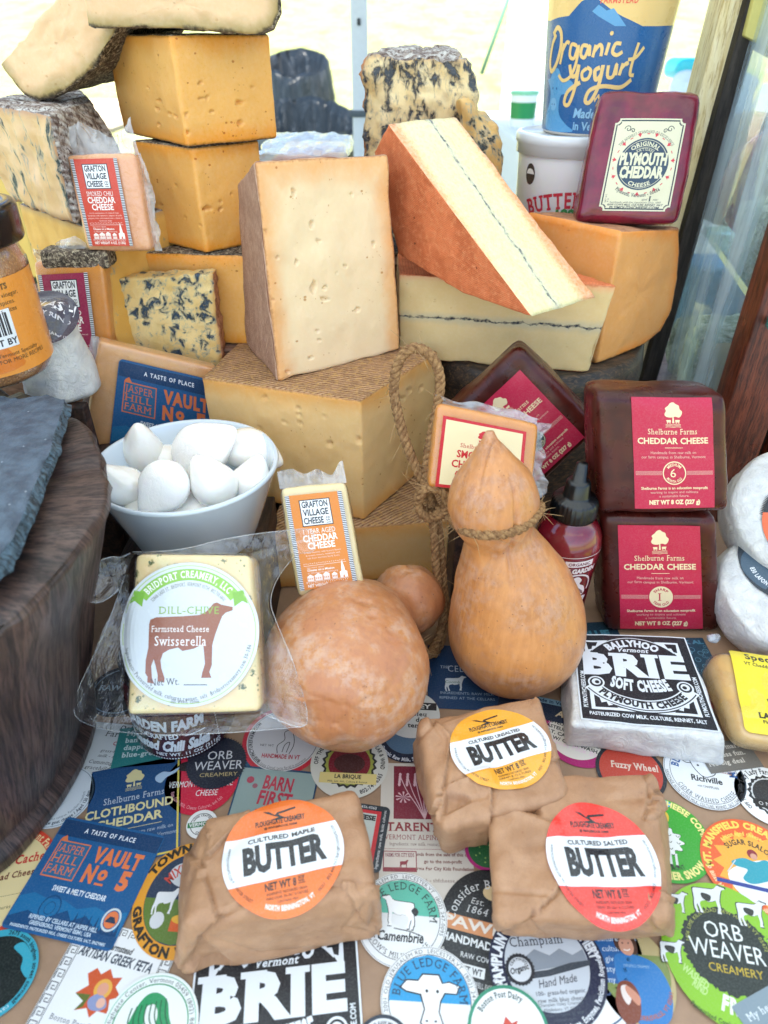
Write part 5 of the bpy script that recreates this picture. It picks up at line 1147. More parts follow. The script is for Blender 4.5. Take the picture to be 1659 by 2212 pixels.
N = vnormals(V, Fc); ang = np.arctan2(V[:, 1]-TY, V[:, 0]-TX)
V = V+N*(fbm(np.stack([ang*6, V[:, 2]*.08, 0*ang], 1), 4)*.13+np.clip((V[:, 2]-16)/4, 0, 1)*fbm(np.stack([ang*16, V[:, 2]*.5, 0*ang+3], 1), 3)*.4)[:, None]
V = V-N*(np.exp(-(vn(np.stack([ang*14, V[:, 2]*.03, 0*ang+8], 1))/.05)**2)*.22*(V[:, 2] > 2))[:, None]; V[:, 2] = V[:, 2].clip(0, 20.15)
R_ = np.stack([ang*17, np.hypot(V[:, 0]-TX, V[:, 1]-TY)*.2, V[:, 2]-ang*9], 1)
tag(mk('wooden_tub', V, Fc, M_tub.m, rest=R_), 'big dark wooden round tub on the left with slate slab on top', 'tub')
M_slate = NT('slate'); t = M_slate; n = t.noise(.8, 6, .65); m = t.noise(4, 5, .7); c = t.mix(t.mr(n, .35, .65), '#3d4b5a', '#566878'); c = t.mix(t.mr(t.vor(1.0), .03, .07, .5, 0), c, '#dfe8f0')
t.set(c, .5, t.bump(t.math('ADD', m, t.math('MULTIPLY', n, 2)), .5, .5))
M_slate_e = NT('slate_broken_edge'); t = M_slate_e; n = t.noise(1.2, 6, .7, t.map((1, 1, 3))); t.set(t.mix(t.mr(n, .35, .62), '#23303a', '#6d8ea4'), .45, t.bump(n, 1., 2.), coat=.15)
O = [Tz(u, v, 21.6) for u, v in ((-40, 850), (40, 862), (100, 852), (140, 864), (120, 930), (104, 985), (78, 1040), (52, 1105), (30, 1160), (-40, 1250), (-160, 1200), (-300, 900))]
O = O[::-1]
p = Prism(O, (0, 0, -.75), .06, rings=10, nd=7, ds=.3, seg=[1]*12, backscale=1.05, rough=.03)
m_ = p.mi == 1; N = vnormals(p.V, p.F); idx = np.unique(np.array([f for f, k in zip(p.F, p.mi) if k == 1]).ravel()); p.V[idx] += N[idx]*(fbm(p.V[idx]*A(.9, .9, 4.), 4)*.16)[:, None]; p.V[:, 2] = p.V[:, 2].clip(20.18, 21.75)
tag(p.obj('slate_slab', [M_slate.m, M_slate_e.m]), 'blue grey slate slab with chipped edge on the wooden tub', 'slab')
# mustard jar
jc = Tz(-7, 800, 21.7); jc = A(-28.9, jc[1], 21.7); jar = thing('mustard_jar', 'glass mustard jar with black lid and orange label on the slate', 'jar', jc)
M_must = NT('grainy_mustard'); t = M_must; v_ = t.vor(5.5); c = t.mix(t.mr(v_, .1, .5), '#c99a68', '#a5744a'); c = t.mix(t.mr(t.vor(3.1), .05, .16, .6, 0), c, '#6d452a'); t.set(c, .35, t.bump(v_, .6, .4), coat=1., coatr=.03)
M_orange = ink_mat('orange_jar_label', .3, .7, .05); M_glassd = film('jar_glass', (1, 1, 1), .0, .02, .15, .8, 1.2)
prof = [(0, 0), (3.6, 0), (4.15, .3), (4.35, .9), (4.35, 7.6), (4.1, 8.4), (3.75, 8.9), (3.7, 9.0), (0, 9.0)]
V, Fc = lathe(prof, jc, 64); mk('mustard', V, Fc, M_must.m, jar)
V, Fc = lathe([(3.3, .02), (3.9, .05), (4.4, .4), (4.5, 1.), (4.5, 7.7), (4.2, 8.6), (3.85, 9.1), (3.8, 9.6)], jc, 64); mk('glass', V, Fc, M_glassd, jar)
V, Fc = lathe([(3.9, 9.0), (4.72, 9.05), (4.8, 9.2), (4.8, 11.0), (4.6, 11.35), (4.3, 11.45), (4.0, 11.3), (0, 11.25)], jc, 64); mk('lid', V, Fc, plain('black_lid', '#05060c', .25, coat=.3, coatr=.06), jar)
a = Art(); Wd = 26; a.rect(-13, 1.0, 13, 7.3, '#e8953a', 0); a.blob([(-8, 1.3), (-7, 3.2), (-4, 3.6), (-2.4, 2.6), (-1.5, 3.4), (.5, 4.3), (1.6, 3.6), (2.6, 2.4), (2.4, 1.3)], '#d97820', 1)
k = '#5a4526'
a.text('INGREDIENTS', .4, 6.6, .36, k, 'l', wt=1, z=2); a.para(['mustard seed, vinegar,', 'maple syrup, spices.', 'May contain sulfites'], .4, 6.1, .3, k, 1.6, al='l', z=2)
a.rect(.9, 2.9, 3.2, 5.4, '#e6ecf2', 2)
for q in range(16): a.rect(1.1+q*.12, 3.7, 1.1+q*.12+(.03+.05*((q*7) % 3)), 5.2, '#1a2030', 3)
a.text('BEST BY', 1.0, 3.05, .42, '#222a38', 'l', wt=1, z=3); a.para(['Vermont Specialty', 'FOR MORE RECIPES'], 1.6, 2.3, .28, k, 1.5, al='l', z=3)
a.sub(.3); 
pf = lambda z: 4.5; pf.rm = 4.5
class _P:
    rm = 4.5
    def __call__(s, z): return 4.5
a.build('label', cyl_fn(jc, _P(), -math.pi/2+.34), M_orange, jar, lay=.01)
# =============== BOWL
bc = A(-14.9, 44.1, 9.05); bw = thing('bowl', 'white ceramic bowl full of fresh mozzarella balls', 'bowl', bc)
M_cer = plain('white_ceramic', '#cfdce6', .12, coat=.8, coatr=.03)
prof = [(0, .25), (3.9, .25), (4.0, 0), (4.5, 0), (4.7, .3), (5.5, 2.6), (6.3, 4.8), (6.85, 6.3), (6.95, 6.55), (6.85, 6.72), (6.65, 6.7), (6.5, 6.4), (5.9, 4.8), (5.1, 2.8), (4.2, 1.2), (3, .7), (0, .6)]
pp = []
for q, r_ in zip(prof[:-1], prof[1:]): pp += [q, ((q[0]+r_[0])/2, (q[1]+r_[1])/2)]
V, Fc = lathe(pp+[prof[-1]], bc, 96); o = mk('bowl_wall', V, Fc, M_cer, bw)
M_moz = NT('fresh_mozzarella'); t = M_moz; n = t.noise(1.2, 5, .6, None, .6); t.set(t.mix(t.mr(n, .35, .75), '#fdfaf2', '#f9f4e8'), .12, t.bump(n, .15, .8), sss=.25, coat=1., coatr=.03)
M_torn = NT('torn_mozzarella'); t = M_torn; n = t.noise(1.6, 6, .7, t.map((1, 1, .5), (.4, .3, 0)), .8); t.set('#fefbf4', .12, t.bump(n, .35, 1.), sss=.25, coat=1., coatr=.03)
def ball_(*a, **k): pass
def ball(u, v, z, r, sq=(1, 1, 1), tip=None, cut=None, seed=0, lab=''):
    z -= .35; r *= .93; c = Tz(u, v+4, z); n = 40; V = []; Fc = []
    for i in range(n//2+1):
        th = math.pi*i/(n//2)
        for k in range(n): ph = 2*math.pi*k/n; V.append([math.sin(th)*math.cos(ph), math.sin(th)*math.sin(ph), math.cos(th)])
    for i in range(n//2):
        for k in range(n): Fc.append([i*n+k, (i+1)*n+k, (i+1)*n+(k+1) % n, i*n+(k+1) % n])
    D = np.array(V); V = D*A(*sq)
    if tip is not None:
        tt = nrm(tip); d = D@tt; V = V+tt*(np.clip(d, 0, 1)**6*.62)[:, None]
    if cut is not None:
        cn = nrm(cut[:3]); d = V@cn; ex = np.clip(d-cut[3], 0, 9); V = V-cn*(ex*.72)[:, None]
    V = V*(1+fbm(D*1.3+seed*7, 3)[:, None]*.035)*r+c
    tag(mk('mozzarella_ball', V, Fc, M_torn.m if cut is not None else M_moz.m, base=c-A(0, 0, r)), lab, 'mozzarella', 'mozzarella balls in the white bowl')
ball(310, 975, 14.6, 1.85, (1, .95, 1.1), (.1, -.2, 1), None, 1, 'pointed mozzarella ball at the back left of the bowl')
ball(432, 968, 15.6, 2.45, (1.05, .9, .95), (.9, -.1, .7), (-.2, -.75, .6, .1), 2, 'largest cut mozzarella piece with ragged face at the back of the bowl')
ball(533, 965, 14.9, 2.05, (1.15, 1, .85), (.9, -.4, -.3), None, 3, 'smooth mozzarella ball at the back right rim of the bowl')
ball(268, 1046, 14.6, 1.75, (1.1, .9, .9), (-.5, -.2, .9), None, 4, 'rounded mozzarella ball against the left rim of the bowl')
ball(356, 1045, 15.6, 2.1, (.95, .9, 1.0), (-.6, -.2, -.7), (0, -.85, .5, .15), 5, 'torn mozzarella piece facing front in the middle of the bowl')
ball(464, 1044, 14.9, 1.9, (1, 1, .98), (-.3, 0, .6), None, 6, 'smooth egg shaped mozzarella ball at the front right of the bowl')
ball(540, 1040, 14.2, 1.65, (1.05, 1, .9), (.3, .4, .8), None, 7, 'small mozzarella ball tucked against the right rim of the bowl')
ball(410, 1090, 13.3, 1.7, (1.2, 1, .9), None, (0, -.4, .8, .5), 8, 'half hidden mozzarella ball at the front bottom of the bowl')
ball(320, 1096, 13.0, 1.7, (1.15, 1, .7), None, None, 9, 'half hidden mozzarella ball behind the front left rim of the bowl')
ball(365, 995, 13.6, 1.7, (1.1, 1, .95), (-1, 0, .5), None, 10, 'mozzarella ball wedged in the centre under the torn piece')
# =============== WRAPPED PACKS
F_SM = film('vacuum_film', (.985, .99, 1), .02, .05, .7, .8, .8); F_FR = film('crinkled_film_frill', (.95, .97, 1), .34, .08, 1., 1.4, 1.3)
def qlabel(h, s0, s1, t0, t1, rot=0):
    """label rectangle on the front face of a Hexa in face fractions"""
    return [h.front(s0, t0)+A(0, 0, 0), h.front(s1, t0), h.front(s1, t1), h.front(s0, t1)]
def frill(h, par, side='top', w=1.1, n=70, seed=0, amp=.28, a0=-.02, a1=1.02):
    rs = np.random.RandomState(seed); V = []; Fc = []; m = 6
    for i in range(n+1):
        a = a0+(a1-a0)*i/n
        for j in range(m):
            b = j/(m-1)
            if side == 'top': p = h.tri(np.array([2*a-1, -.2, 1.0])); up = nrm(h.C[0][0][1]-h.C[0][0][0]); q = nrm(h.C[0][1][1]-h.C[0][0][1])
            elif side == 'right': p = h.tri(np.array([1.0, -.2, 2*a-1])); up = nrm(h.C[1][0][0]-h.C[0][0][0]); q = nrm(h.C[0][1][1]-h.C[0][0][1])
            else: p = h.tri(np.array([-1.0, -.2, 2*a-1])); up = nrm(h.C[0][0][0]-h.C[1][0][0]); q = nrm(h.C[0][1][1]-h.C[0][0][1])
            wl = w*(1+.45*float(vn(A(a*5, seed, 3.))) )*(b)
            V.append(p+up*wl+q*(amp*b*float(vn(A(a*9+seed, b*1.5, 0)))*2.5+amp*.6*b*float(vn(A(a*25, b*4, 1.)))))
    for i in range(n):
        for j in range(m-1): Fc.append([i*m+j, (i+1)*m+j, (i+1)*m+j+1, i*m+j+1])
    return mk('film_frill', V, Fc, F_FR, par)
def pack(name, label, cat, q, thick, body, art, rect_, r=.35, filmw=True, pill=.05, fr=(), par_rough=.02, n=(10, 6, 10), group=None, inkm=None, bodyname='cheese', grow=.06, taper=0., wob=.05):
    BL, BR, TR, TL = q; C = slab8(BL, BR, TR, TL, thick, taper); h = Hexa(C, r, n, par_rough, .5, pill, (0, 1, 2, 3, 4, 5), hash(label) % 7, wob)
    base = (h.V[:, 0].mean(), h.V[:, 1].mean(), h.V[:, 2].min()); th = thing(name, label, cat, base, group); mk(bodyname, h.V, h.F, body, th, rest=h.rest, rd=h.rd)
    if art is not None:
        a, W, Hh = art; s0, s1, t0, t1 = rect_; Q = qlabel(h, s0, s1, t0, t1); n_ = nrm(np.cross(Q[1]-Q[0], Q[3]-Q[0])); 
        fn = drape_fn(h.V, h.F, quad_fn(*Q, W, Hh)); a.sub(W/22)
        a.build('label', fn, inkm or INK, th, base=(grow+.12 if filmw else .03), lay=.006)
    if filmw:
        hc = Hexa(C, r*1.2, (16, 8, 16), .01, .6, pill+.02, (), 3, .03); hc.V = hc.V+vnormals(hc.V, hc.F)*grow; mk('film', hc.V, hc.F, F_SM, th)
    for k, (sd_, w_, am) in enumerate(fr): frill(h, th, sd_, w_, seed=k+len(label), amp=am)
    return th, h
def cc(name, core, edge, **k): return cut_cheese(name, core, edge, 1., 0, .3, .35, **k)
C_chili = cut_cheese('chili_cheddar', '#e9c49a', '#e6a878', .8, 0, .4, .3, specks='#c8552a', spw=.8, sc=.9); C_chedo = plain('orange_cheddar', '#dd9138', .3, vary=.15, sss=.2, coat=.3); C_ched = plain('pale_cheddar', '#e8d39c', .3, vary=.12, sss=.2, coat=.3)
C_vault = plain('vault_cheddar', '#e0a76c', .32, vary=.15, sss=.2, coat=.35, bump=.3, bsc=2)
# maroon label pack, chili pack on top
q = [Ty(84, 722, 56.9), Ty(226, 722, 56.6), Ty(221, 556, 57.3), Ty(70, 566, 57.6)]; q[0][2] = q[1][2] = 16.6
M1 = grafton('#94214a', 'SMOKED', 'CHEDDAR', 'CHEESE', ['Cold smoked over a blend of hardwood', 'with a rich and creamy finish'])
q = [q[0], q[1], q[2], q[3]]
pack('cheese_pack', 'orange cheddar pack with maroon printed label behind the ash cheese', 'cheese pack', q, 2.0, C_chedo, M1, (.06, .78, .10, .90), fr=(('top', 1.5, .35),), taper=.04)
q = [Ty(188, 541, 57.3), Ty(327, 541, 57.0), Ty(290, 330, 58.4), Ty(140, 334, 58.8)]
M2 = grafton('#cf4a35', 'SMOKED CHILI', 'CHEDDAR', 'CHEESE', ['A rich combination of smoke & heat,', 'handmade with habanero, jalapeno & jarilla', 'peppers, then cold smoked over a blend of', 'hardwood chips.'])
pack('cheese_pack', 'speckled chili cheddar pack with red orange label standing above the maroon one', 'cheese pack', q, 2.2, C_chili, M2, (.07, .75, .05, .95), fr=(('top', 2.2, .45), ('right', .5, .2)), taper=.05)
h = Hexa(box8(-28, -22.5, 57.3, 59.6, 26.2, 27.6), .3, (4, 3, 2), rough=.05); tag(h.obj('cheese_rind_piece', R_GREY), 'thin piece of grey rind between the chili pack and the maroon pack', 'rind')
# 1 year pack leaning on round gourd
q = [Ty(645, 1290, 35.4), Ty(788, 1270, 36.2), Ty(748, 1042, 39.6), Ty(606, 1056, 39.2)]
M3 = grafton('#d98430', '1 YEAR AGED', 'CHEDDAR', 'CHEESE', ['A mild intensity, with buttery flavors', '& creamy texture, handmade with', 'milk from Vermont family farms.'])
pack('cheese_pack', 'small pale cheddar pack with orange label standing on the round gourd cheese', 'cheese pack', q, 1.7, C_ched, M3, (.04, .90, .06, .93), fr=(('top', 1.2, .3),), taper=.03)
# jasper hill
q = [Ty(182, 962, 52.9), Ty(492, 1030, 56.9), Ty(470, 797, 57.1), Ty(214, 738, 54.6)]; q[1] = Ty(470, 1028, 56.4)
pack('cheese_pack', 'orange cheddar pack with blue label tilted behind the bowl', 'cheese pack', q, 1.8, C_vault, jasper(), (.17, 1.0, .03, .90), r=.3, fr=(('left', .9, .25),), inkm=INK)
# smoked cheddar
q = [Ty(925, 1052, 42.3), Ty(1150, 1075, 42.4), Ty(1163, 918, 44.6), Ty(946, 872, 44.6)]
pack('cheese_pack', 'orange smoked cheddar pack with cream and red label behind the upright gourd', 'cheese pack', q, 2.2, C_chedo, smoked_label(), (.06, .88, .02, .88), r=.35, fr=(('right', 1.1, .35), ('top', .5, .3)), inkm=INK)
# waxed blocks
M_wax = NT('brown_red_wax'); t = M_wax; n = t.noise(.5, 3); t.set(t.mix(t.mr(n, .35, .65), '#3a120e', '#4c1a13'), t.mr(t.noise(.8, 3), .3, .7, .25, .38), t.bump(t.noise(.6, 2, .5), .25, 1.), coat=.12, coatr=.25, spec=.35)
M_wax2 = NT('dark_red_wax'); t = M_wax2; t.set(t.mix(t.mr(t.noise(.5, 3), .35, .65), '#5e0a24', '#7c102e'), .25, t.bump(t.noise(.8, 3, .5), .35, .9), coat=.35, coatr=.1)
q = [Ty(1309, 1371, 41.8), Ty(1557, 1371, 41.8), Ty(1550, 1119, 42.6), Ty(1304, 1116, 42.6)]; q[0][2] = q[1][2] = .05
pack('waxed_cheddar', 'brown waxed cheddar block with red label and cream circle, lower of the two stacked', 'waxed cheddar', q, 4.2, M_wax.m, shelburne('solid', 'SHARP', '1', 'YEAR OLD'), (.12, .84, .05, .94), r=.75, filmw=False, pill=.12, n=(14, 8, 14), bodyname='wax', inkm=INK, wob=.10)
zt_ = max(q[2][2], q[3][2])+.12
q = [Ty(1297, 1112, 42.3), Ty(1577, 1108, 42.2), Ty(1571, 852, 44.0), Ty(1287, 849, 44.0)]
pack('waxed_cheddar', 'brown waxed cheddar block with red label and ringed number 6, upper of the two stacked', 'waxed cheddar', q, 4.2, M_wax.m, shelburne('ring', 'MEDIUM', '6', 'MONTH OLD'), (.265, .88, .055, .975), r=.75, filmw=False, pill=.12, n=(14, 8, 14), bodyname='wax', inkm=INK, wob=.10)
q = [Ty(1118, 1090, 50.6), Ty(1298, 928, 50.6), Ty(1124, 748, 52.6), Ty(948, 912, 52.6)]
pack('waxed_cheddar', 'dark waxed cheddar block with red label tilted against the round wooden block', 'waxed cheddar', q, 3.6, M_wax.m, shelburne('dark', 'SHARP', '2', 'YEAR OLD'), (.19, .86, .05, .86), r=.7, filmw=False, pill=.12, n=(14, 8, 14), bodyname='wax', inkm=INK, wob=.10)
# plymouth red wax block
q = [Ty(1242, 481, 64.6), Ty(1464, 499, 63.2), Ty(1521, 197, 65.4), Ty(1300, 195, 66.6)]; q[1][2] = max(q[1][2], 28.4)
pack('waxed_cheddar', 'glossy dark red waxed cheddar block with cream label standing at the upper right', 'waxed cheddar', q, 3.8, M_wax2.m, plymouth(), (.20, .88, .10, .80), r=.75, filmw=False, pill=.1, n=(14, 8, 16), bodyname='wax', inkm=INK, wob=.12)
# =============== SWISSERELLA PACK
M_herb = NT('dill_chive_cheese'); t = M_herb; n = t.noise(2.2, 4); v1 = t.math('ADD', t.vor(.95), t.mr(t.noise(6, 4), .3, .7, -.05, .12)); v2_ = t.vor(2.6); sel = t.noise(.6, 2)
c = t.mix(t.mr(t.noise(.4, 3), .35, .65), '#e6d8a0', '#eccd96'); c = t.mix(t.mr(v1, .17, .27, .95, 0), c, '#4a5c2a'); c = t.mix(t.math('MULTIPLY', t.mr(v2_, .16, .26, .9, 0), t.mr(sel, .48, .6)), c, '#5f6a3a'); t.set(c, .25, t.bump(n, .2, .5), coat=.5, sss=.2)
q = [Ty(273, 1545, 27.0), Ty(562, 1538, 27.0), Ty(540, 1200, 33.4), Ty(292, 1197, 33.4)]; BL, BR, TR, TL = q
C = slab8(BL, BR, TR, TL, 2.6, .02); h = Hexa(C, .35, (14, 6, 16), .02, .5, .05); sw = thing('cheese_pack', 'dill chive cheese in clear vacuum bag with round white cow label, propped on the jar', 'cheese pack', (h.V[:, 0].mean(), h.V[:, 1].mean(), h.V[:, 2].min()))
mk('cheese', h.V, h.F, M_herb.m, sw, rest=h.rest)
ex, ey = nrm(BR-BL), nrm((TL-BL)+(TR-BR)); nn = nrm(np.cross(ex, ey)); ey = np.cross(nn, ex); ctr = RP(408, 1369, (BL+TR)/2, nn); a, R = swiss_label(); sc_ = 4.38/50
rt = math.radians(-1.5); e1 = ex*math.cos(rt)+ey*math.sin(rt); e2 = ey*math.cos(rt)-ex*math.sin(rt); a.sub(4)
lab_o = a.build('label', drape_fn(h.V, h.F, plane_fn(ctr, e1*sc_, e2*sc_, nn), 3), INKG, sw, base=.20, lay=.006)
F_BAG = film('vacuum_bag_film', (.955, .975, .99), .025, .05, 1., .9, 2.0, emboss=2.2, milk=(.7, .82, .95)); F_BAG2 = film('tight_film', (.98, .99, 1), .03, .05, .5, .6, 1.)
hc = Hexa(slab8(BL, BR, TR, TL, 2.6, .02), .45, (20, 8, 20), .01, .5, .06, (), 2, .03); hc.V = hc.V+vnormals(hc.V, hc.F)*.12; mk('film', hc.V, hc.F, F_BAG2, sw)
F_EDGE = film('bag_edge_film', (.95, .98, 1), .15, .1, .3, 1, 2.)
def sheet(P, cen, name, par, mat, n=14, amp=.5, seed=0, inner=None, fr=.45, thick=0):
    """irregular film flap between an inner polyline (on the block) and an outer one"""
    I = catmull(inner, 6); O_ = catmull(P, 6); k = min(len(I), len(O_)); k = 60
    ri = lambda Q: np.array([Q[min(int(t_*(len(Q)-1)), len(Q)-2)]*(1-(t_*(len(Q)-1)) % 1)+Q[min(int(t_*(len(Q)-1)), len(Q)-2)+1]*((t_*(len(Q)-1)) % 1) for t_ in np.linspace(0, .9999, k)])
    I, O_ = ri(I), ri(O_); V = []
    for j in range(n+1):
        b = j/n; L = I*(1-b)+O_*b; L = L+nn*((fbm(L*fr+seed, 3)*amp+np.abs(fbm(L*1.3+seed, 2))*.22)*b+amp*.5*math.sin(b*3.1)*0)[:, None]; V.append(L)
    V = np.vstack(V); Fc = [[j*k+i, j*k+i+1, (j+1)*k+i+1, (j+1)*k+i] for j in range(n) for i in range(k-1)]
    e_ = tube(O_[::2]+nn*.0, .03, 5); mk('bag_edge', e_[0]+nn*.05, e_[1], F_EDGE, par)
    return mk(name, V, Fc, mat, par)
mid = (BL+TR)/2-nn*1.0
def W_(u, v, d=0.): return RP(u, v, mid+nn*d, nn)
sheet([W_(272, 1240, .3), W_(225, 1370), W_(160, 1520, -.8), W_(200, 1568, -.3), W_(330, 1586, .5), W_(480, 1583, .6), W_(600, 1574, .4), W_(660, 1568, .2)], None, 'bag_flap', sw, F_BAG, inner=[W_(280, 1240), W_(276, 1350), W_(268, 1480), W_(272, 1545), W_(340, 1548), W_(460, 1546), W_(550, 1542), W_(563, 1536)], amp=.5, seed=3)
sheet([W_(565, 1540, .0), W_(662, 1568, .2), W_(640, 1450, .8), W_(600, 1350, .2), W_(585, 1300, -.3), W_(600, 1250, 0.2), W_(640, 1200, 1.0), W_(678, 1190, 1.6), W_(680, 1160, 1.8)], None, 'bag_flap', sw, F_BAG, inner=[W_(563, 1538), W_(564, 1500), W_(562, 1420), W_(560, 1350), W_(556, 1300), W_(550, 1250), W_(545, 1215), W_(541, 1200), W_(538, 1196)], amp=.6, seed=9)
sheet([W_(680, 1160, 1.8), W_(668, 1143, 1.8), W_(610, 1147, 1.0), W_(540, 1155, .3), W_(470, 1168), W_(400, 1185, -.2), W_(330, 1192), W_(285, 1192)], None, 'bag_flap', sw, F_BAG, inner=[W_(548, 1215), W_(538, 1198), W_(510, 1197), W_(480, 1197), W_(440, 1197), W_(400, 1197), W_(340, 1198), W_(292, 1198)], amp=.5, seed=14)
sheet([W_(268, 1250, .3), W_(252, 1278, 1.), W_(215, 1302, 1.4), W_(182, 1290, 1.5), W_(178, 1255, 1.3), W_(198, 1222, 1.0), W_(240, 1203, .6), W_(262, 1204, .3), W_(285, 1194)], None, 'bag_flap', sw, F_BAG, inner=[W_(276, 1260), W_(276, 1250), W_(277, 1240), W_(278, 1230), W_(280, 1222), W_(282, 1215), W_(284, 1208), W_(287, 1203), W_(290, 1198)], amp=.8, seed=22, fr=.7)
# salsa jar under it
jx = Tz(380, 1640, 0)[0]; jc2 = A(jx+.05, 32.7, 0); sj = thing('salsa_jar', 'dark salsa jar with white lettering under the dill chive pack', 'jar', jc2)
V, Fc = lathe([(0, 0), (3.0, 0), (3.45, .25), (3.6, .8), (3.6, 5.6), (3.3, 6.4), (3.0, 6.8), (0, 6.8)], jc2, 64); mk('glass_body', V, Fc, plain('salsa_glass', '#471f28', .08, coat=1., coatr=.03), sj)
V, Fc = lathe([(3.0, 6.7), (3.3, 6.75), (3.32, 7.7), (3.1, 7.9), (0, 7.9)], jc2, 48); mk('lid', V, Fc, plain('jar_lid_dark', '#1c1a20', .3, coat=.5), sj)
a = Art(); w_ = '#c6d3dc'; a.rect(-8, .7, 8, 5.4, '#3a1620', 0); a.text('GARDEN FARM', 0, 3.55, .95, w_, w=6.0, wt=2, sh=.15, z=1); a.text('HANDCRAFTED', -.8, 2.75, .52, w_, w=4.0, wt=1, z=1); a.rect(1.6, 2.9, 3.0, 3.0, w_, 1)
a.text('Roasted Chili Salsa', 0, 1.45, 1.0, w_, w=6.2, wt=2, sh=.25, z=1); a.text('NET WT. 11 OZ (311g)', 1.6, .95, .32, w_, wt=1, z=1)
for q_ in range(40): a.disc(-4+q_*.2, .72+.05*math.cos(q_*.16), .07, w_, z=1, n=6)
for q_ in range(18): a.disc(3.9, .9+q_*.25, .06, w_, z=1, n=6)
a.sub(.3)
class _P2:
    rm = 3.6
    def __call__(s, z): return 3.6
a.build('label', cyl_fn(jc2, _P2(), -math.pi/2-.12), INKG, sj, lay=.01)
# =============== SAUCE BOTTLE
oc = A(14.6, 43.2, 0); sb = thing('sauce_bottle', 'red chili sauce bottle with black nozzle cap beside the upright gourd', 'bottle', oc)
V, Fc = lathe([(0, .1), (1.9, 0), (2.25, .3), (2.3, 1.5), (2.35, 4), (2.45, 6.5), (2.6, 8.3), (2.62, 9.2), (2.45, 10.2), (2.0, 11.0), (1.6, 11.4), (1.55, 11.7)], oc, 56); mk('bottle', V, Fc, plain('red_sauce_bottle', '#7a1424', .12, .2, 1.2, coat=1., coatr=.04, sss=.15, vary=.3, vsc=.5), sb)
M_cap = plain('black_cap', '#070f12', .3, coat=.25, coatr=.1); pr_ = [(1.45, 11.6), (1.72, 11.6), (1.75, 11.8), (1.72, 12.9), (1.55, 13.2), (1.1, 13.3), (1.0, 13.5), (.9, 14.5), (.75, 14.7), (.55, 14.75), (.42, 16.1), (.2, 16.2), (0, 16.2)]
V, Fc = lathe(pr_, oc, 96); k_ = (V[:, 2] > 11.65) & (V[:, 2] < 13.0); an = np.arctan2(V[:, 1]-oc[1], V[:, 0]-oc[0]); V[k_, :2] += ((V[k_, :2]-oc[:2])*.03*np.sign(np.sin(an[k_]*32))[:, None]); mk('cap', V, Fc, M_cap, sb)
a = Art(); w_ = '#e8dada'
a.rect(-1.3, 7.05, 1.3, 7.6, w_, 0) if 0 else None
a.poly([(-1.1, 7.2), (1.1, 7.2), (1.1, 7.75), (-1.1, 7.75)], w_, 0); a.text('ORGANIC', 0, 7.32, .28, '#6a1626', w=1.7, wt=1, z=1)
a.line([(x, 8.1-.02*x*x) for x in np.linspace(-3, 3, 30)], .05, w_, 0); a.text('KITCHEN GARDEN', -.6, 6.5, .46, w_, w=4.2, wt=2, z=0)
a.ring(0, 4.9, 1.35, 1.5, w_, -20, 200, z=0); a.blob([(-.2, 6.0), (.15, 6.1), (.5, 5.7), (.4, 5.3), (.9, 4.9), (1.1, 4.2), (.5, 3.9), (-.2, 4.1), (-.9, 4.6), (-.4, 5.0), (-.2, 5.5)], w_, 0)
for q_ in range(7): a.curve([(.1+q_*.12, 5.1-q_*.1), (.35+q_*.1, 4.7-q_*.1), (.3+q_*.08, 4.3)], .04, '#6a1626', 1)
a.text('Chili', .2, 2.9, .8, w_, wt=2, sh=.25, z=0); a.text('Sriracha', -.2, 1.8, .7, w_, wt=2, sh=.25, z=0); a.pack(); a.V[0][:, 1] += 1.15; a.sub(.25)
class _P3:
    rm = 2.5
    def __call__(s, z): return float(np.interp(z, [0, 1.5, 4, 6.5, 8.3, 9.2], [2.25, 2.3, 2.35, 2.45, 2.6, 2.62]))+.01
a.build('printing', cyl_fn(oc, _P3(), -math.pi/2+.18), INKG, sb, lay=.01)
# =============== TUBS
M_tubw = plain('tub_plastic', '#eef0f2', .28, coat=.4, sss=.5)
tc = A(18.9, 76.6, 23.05); tb = thing('yogurt_tub', 'white tub with red lettering and a cow picture under the blue yogurt tub', 'tub', tc)
V, Fc = lathe([(0, 0), (4.8, 0), (5.0, .2), (5.35, 9.6)], tc, 72); mk('cup', V, Fc, M_tubw, tb)
V, Fc = lathe([(5.35, 9.3), (5.62, 9.35), (5.62, 10.2), (5.75, 10.3), (5.75, 11.0), (5.6, 11.15), (5.3, 11.2), (5.2, 11.0), (0, 11.0)], tc, 72); mk('lid', V, Fc, plain('tub_lid_white', '#dde3e8', .3, coat=.4), tb)
class _P4:
    rm = 5.2
    def __call__(s, z): return float(np.interp(z, [0, 9.6], [5.0, 5.36]))+.01
a = Art(); a.arc('BUTTERWORKS', .1, -7.2, 12.2, 88, 1.4, '#c22a40', wt=1, serif=2, span=50, z=0); a.text('100%', -.8, 3.9, .95, '#2f8a4c', 'c', wt=2, z=0); a.text('GRASS-FED', -.4, 2.6, .8, '#2f8a4c', 'c', wt=1, z=0)
a.disc(-5.1, 7.7, .62, '#3a2d28', ry=.95, z=0, n=24); a.chord(-5.1, 7.7, .5, 0.02, .49, '#e8e6e4', 1)
a.blob([(-4.3, .3), (-4.4, 1.8), (-3.8, 2.4), (-2.5, 1.9), (-.8, 1.4), (1.5, 1.3), (4, 1.2), (4.5, .4), (3, .1), (-1, .1)], '#b9743f', 0); a.blob([(-4.1, .4), (-4.1, 1.5), (-3.4, 1.2), (-2.2, .8), (-2, .2)], '#5a3a2c', 1); a.blob([(-2, 1.1), (0, .9), (1.5, .7), (.5, .4), (-1, .6)], '#4a2f24', 1); a.sub(.3)
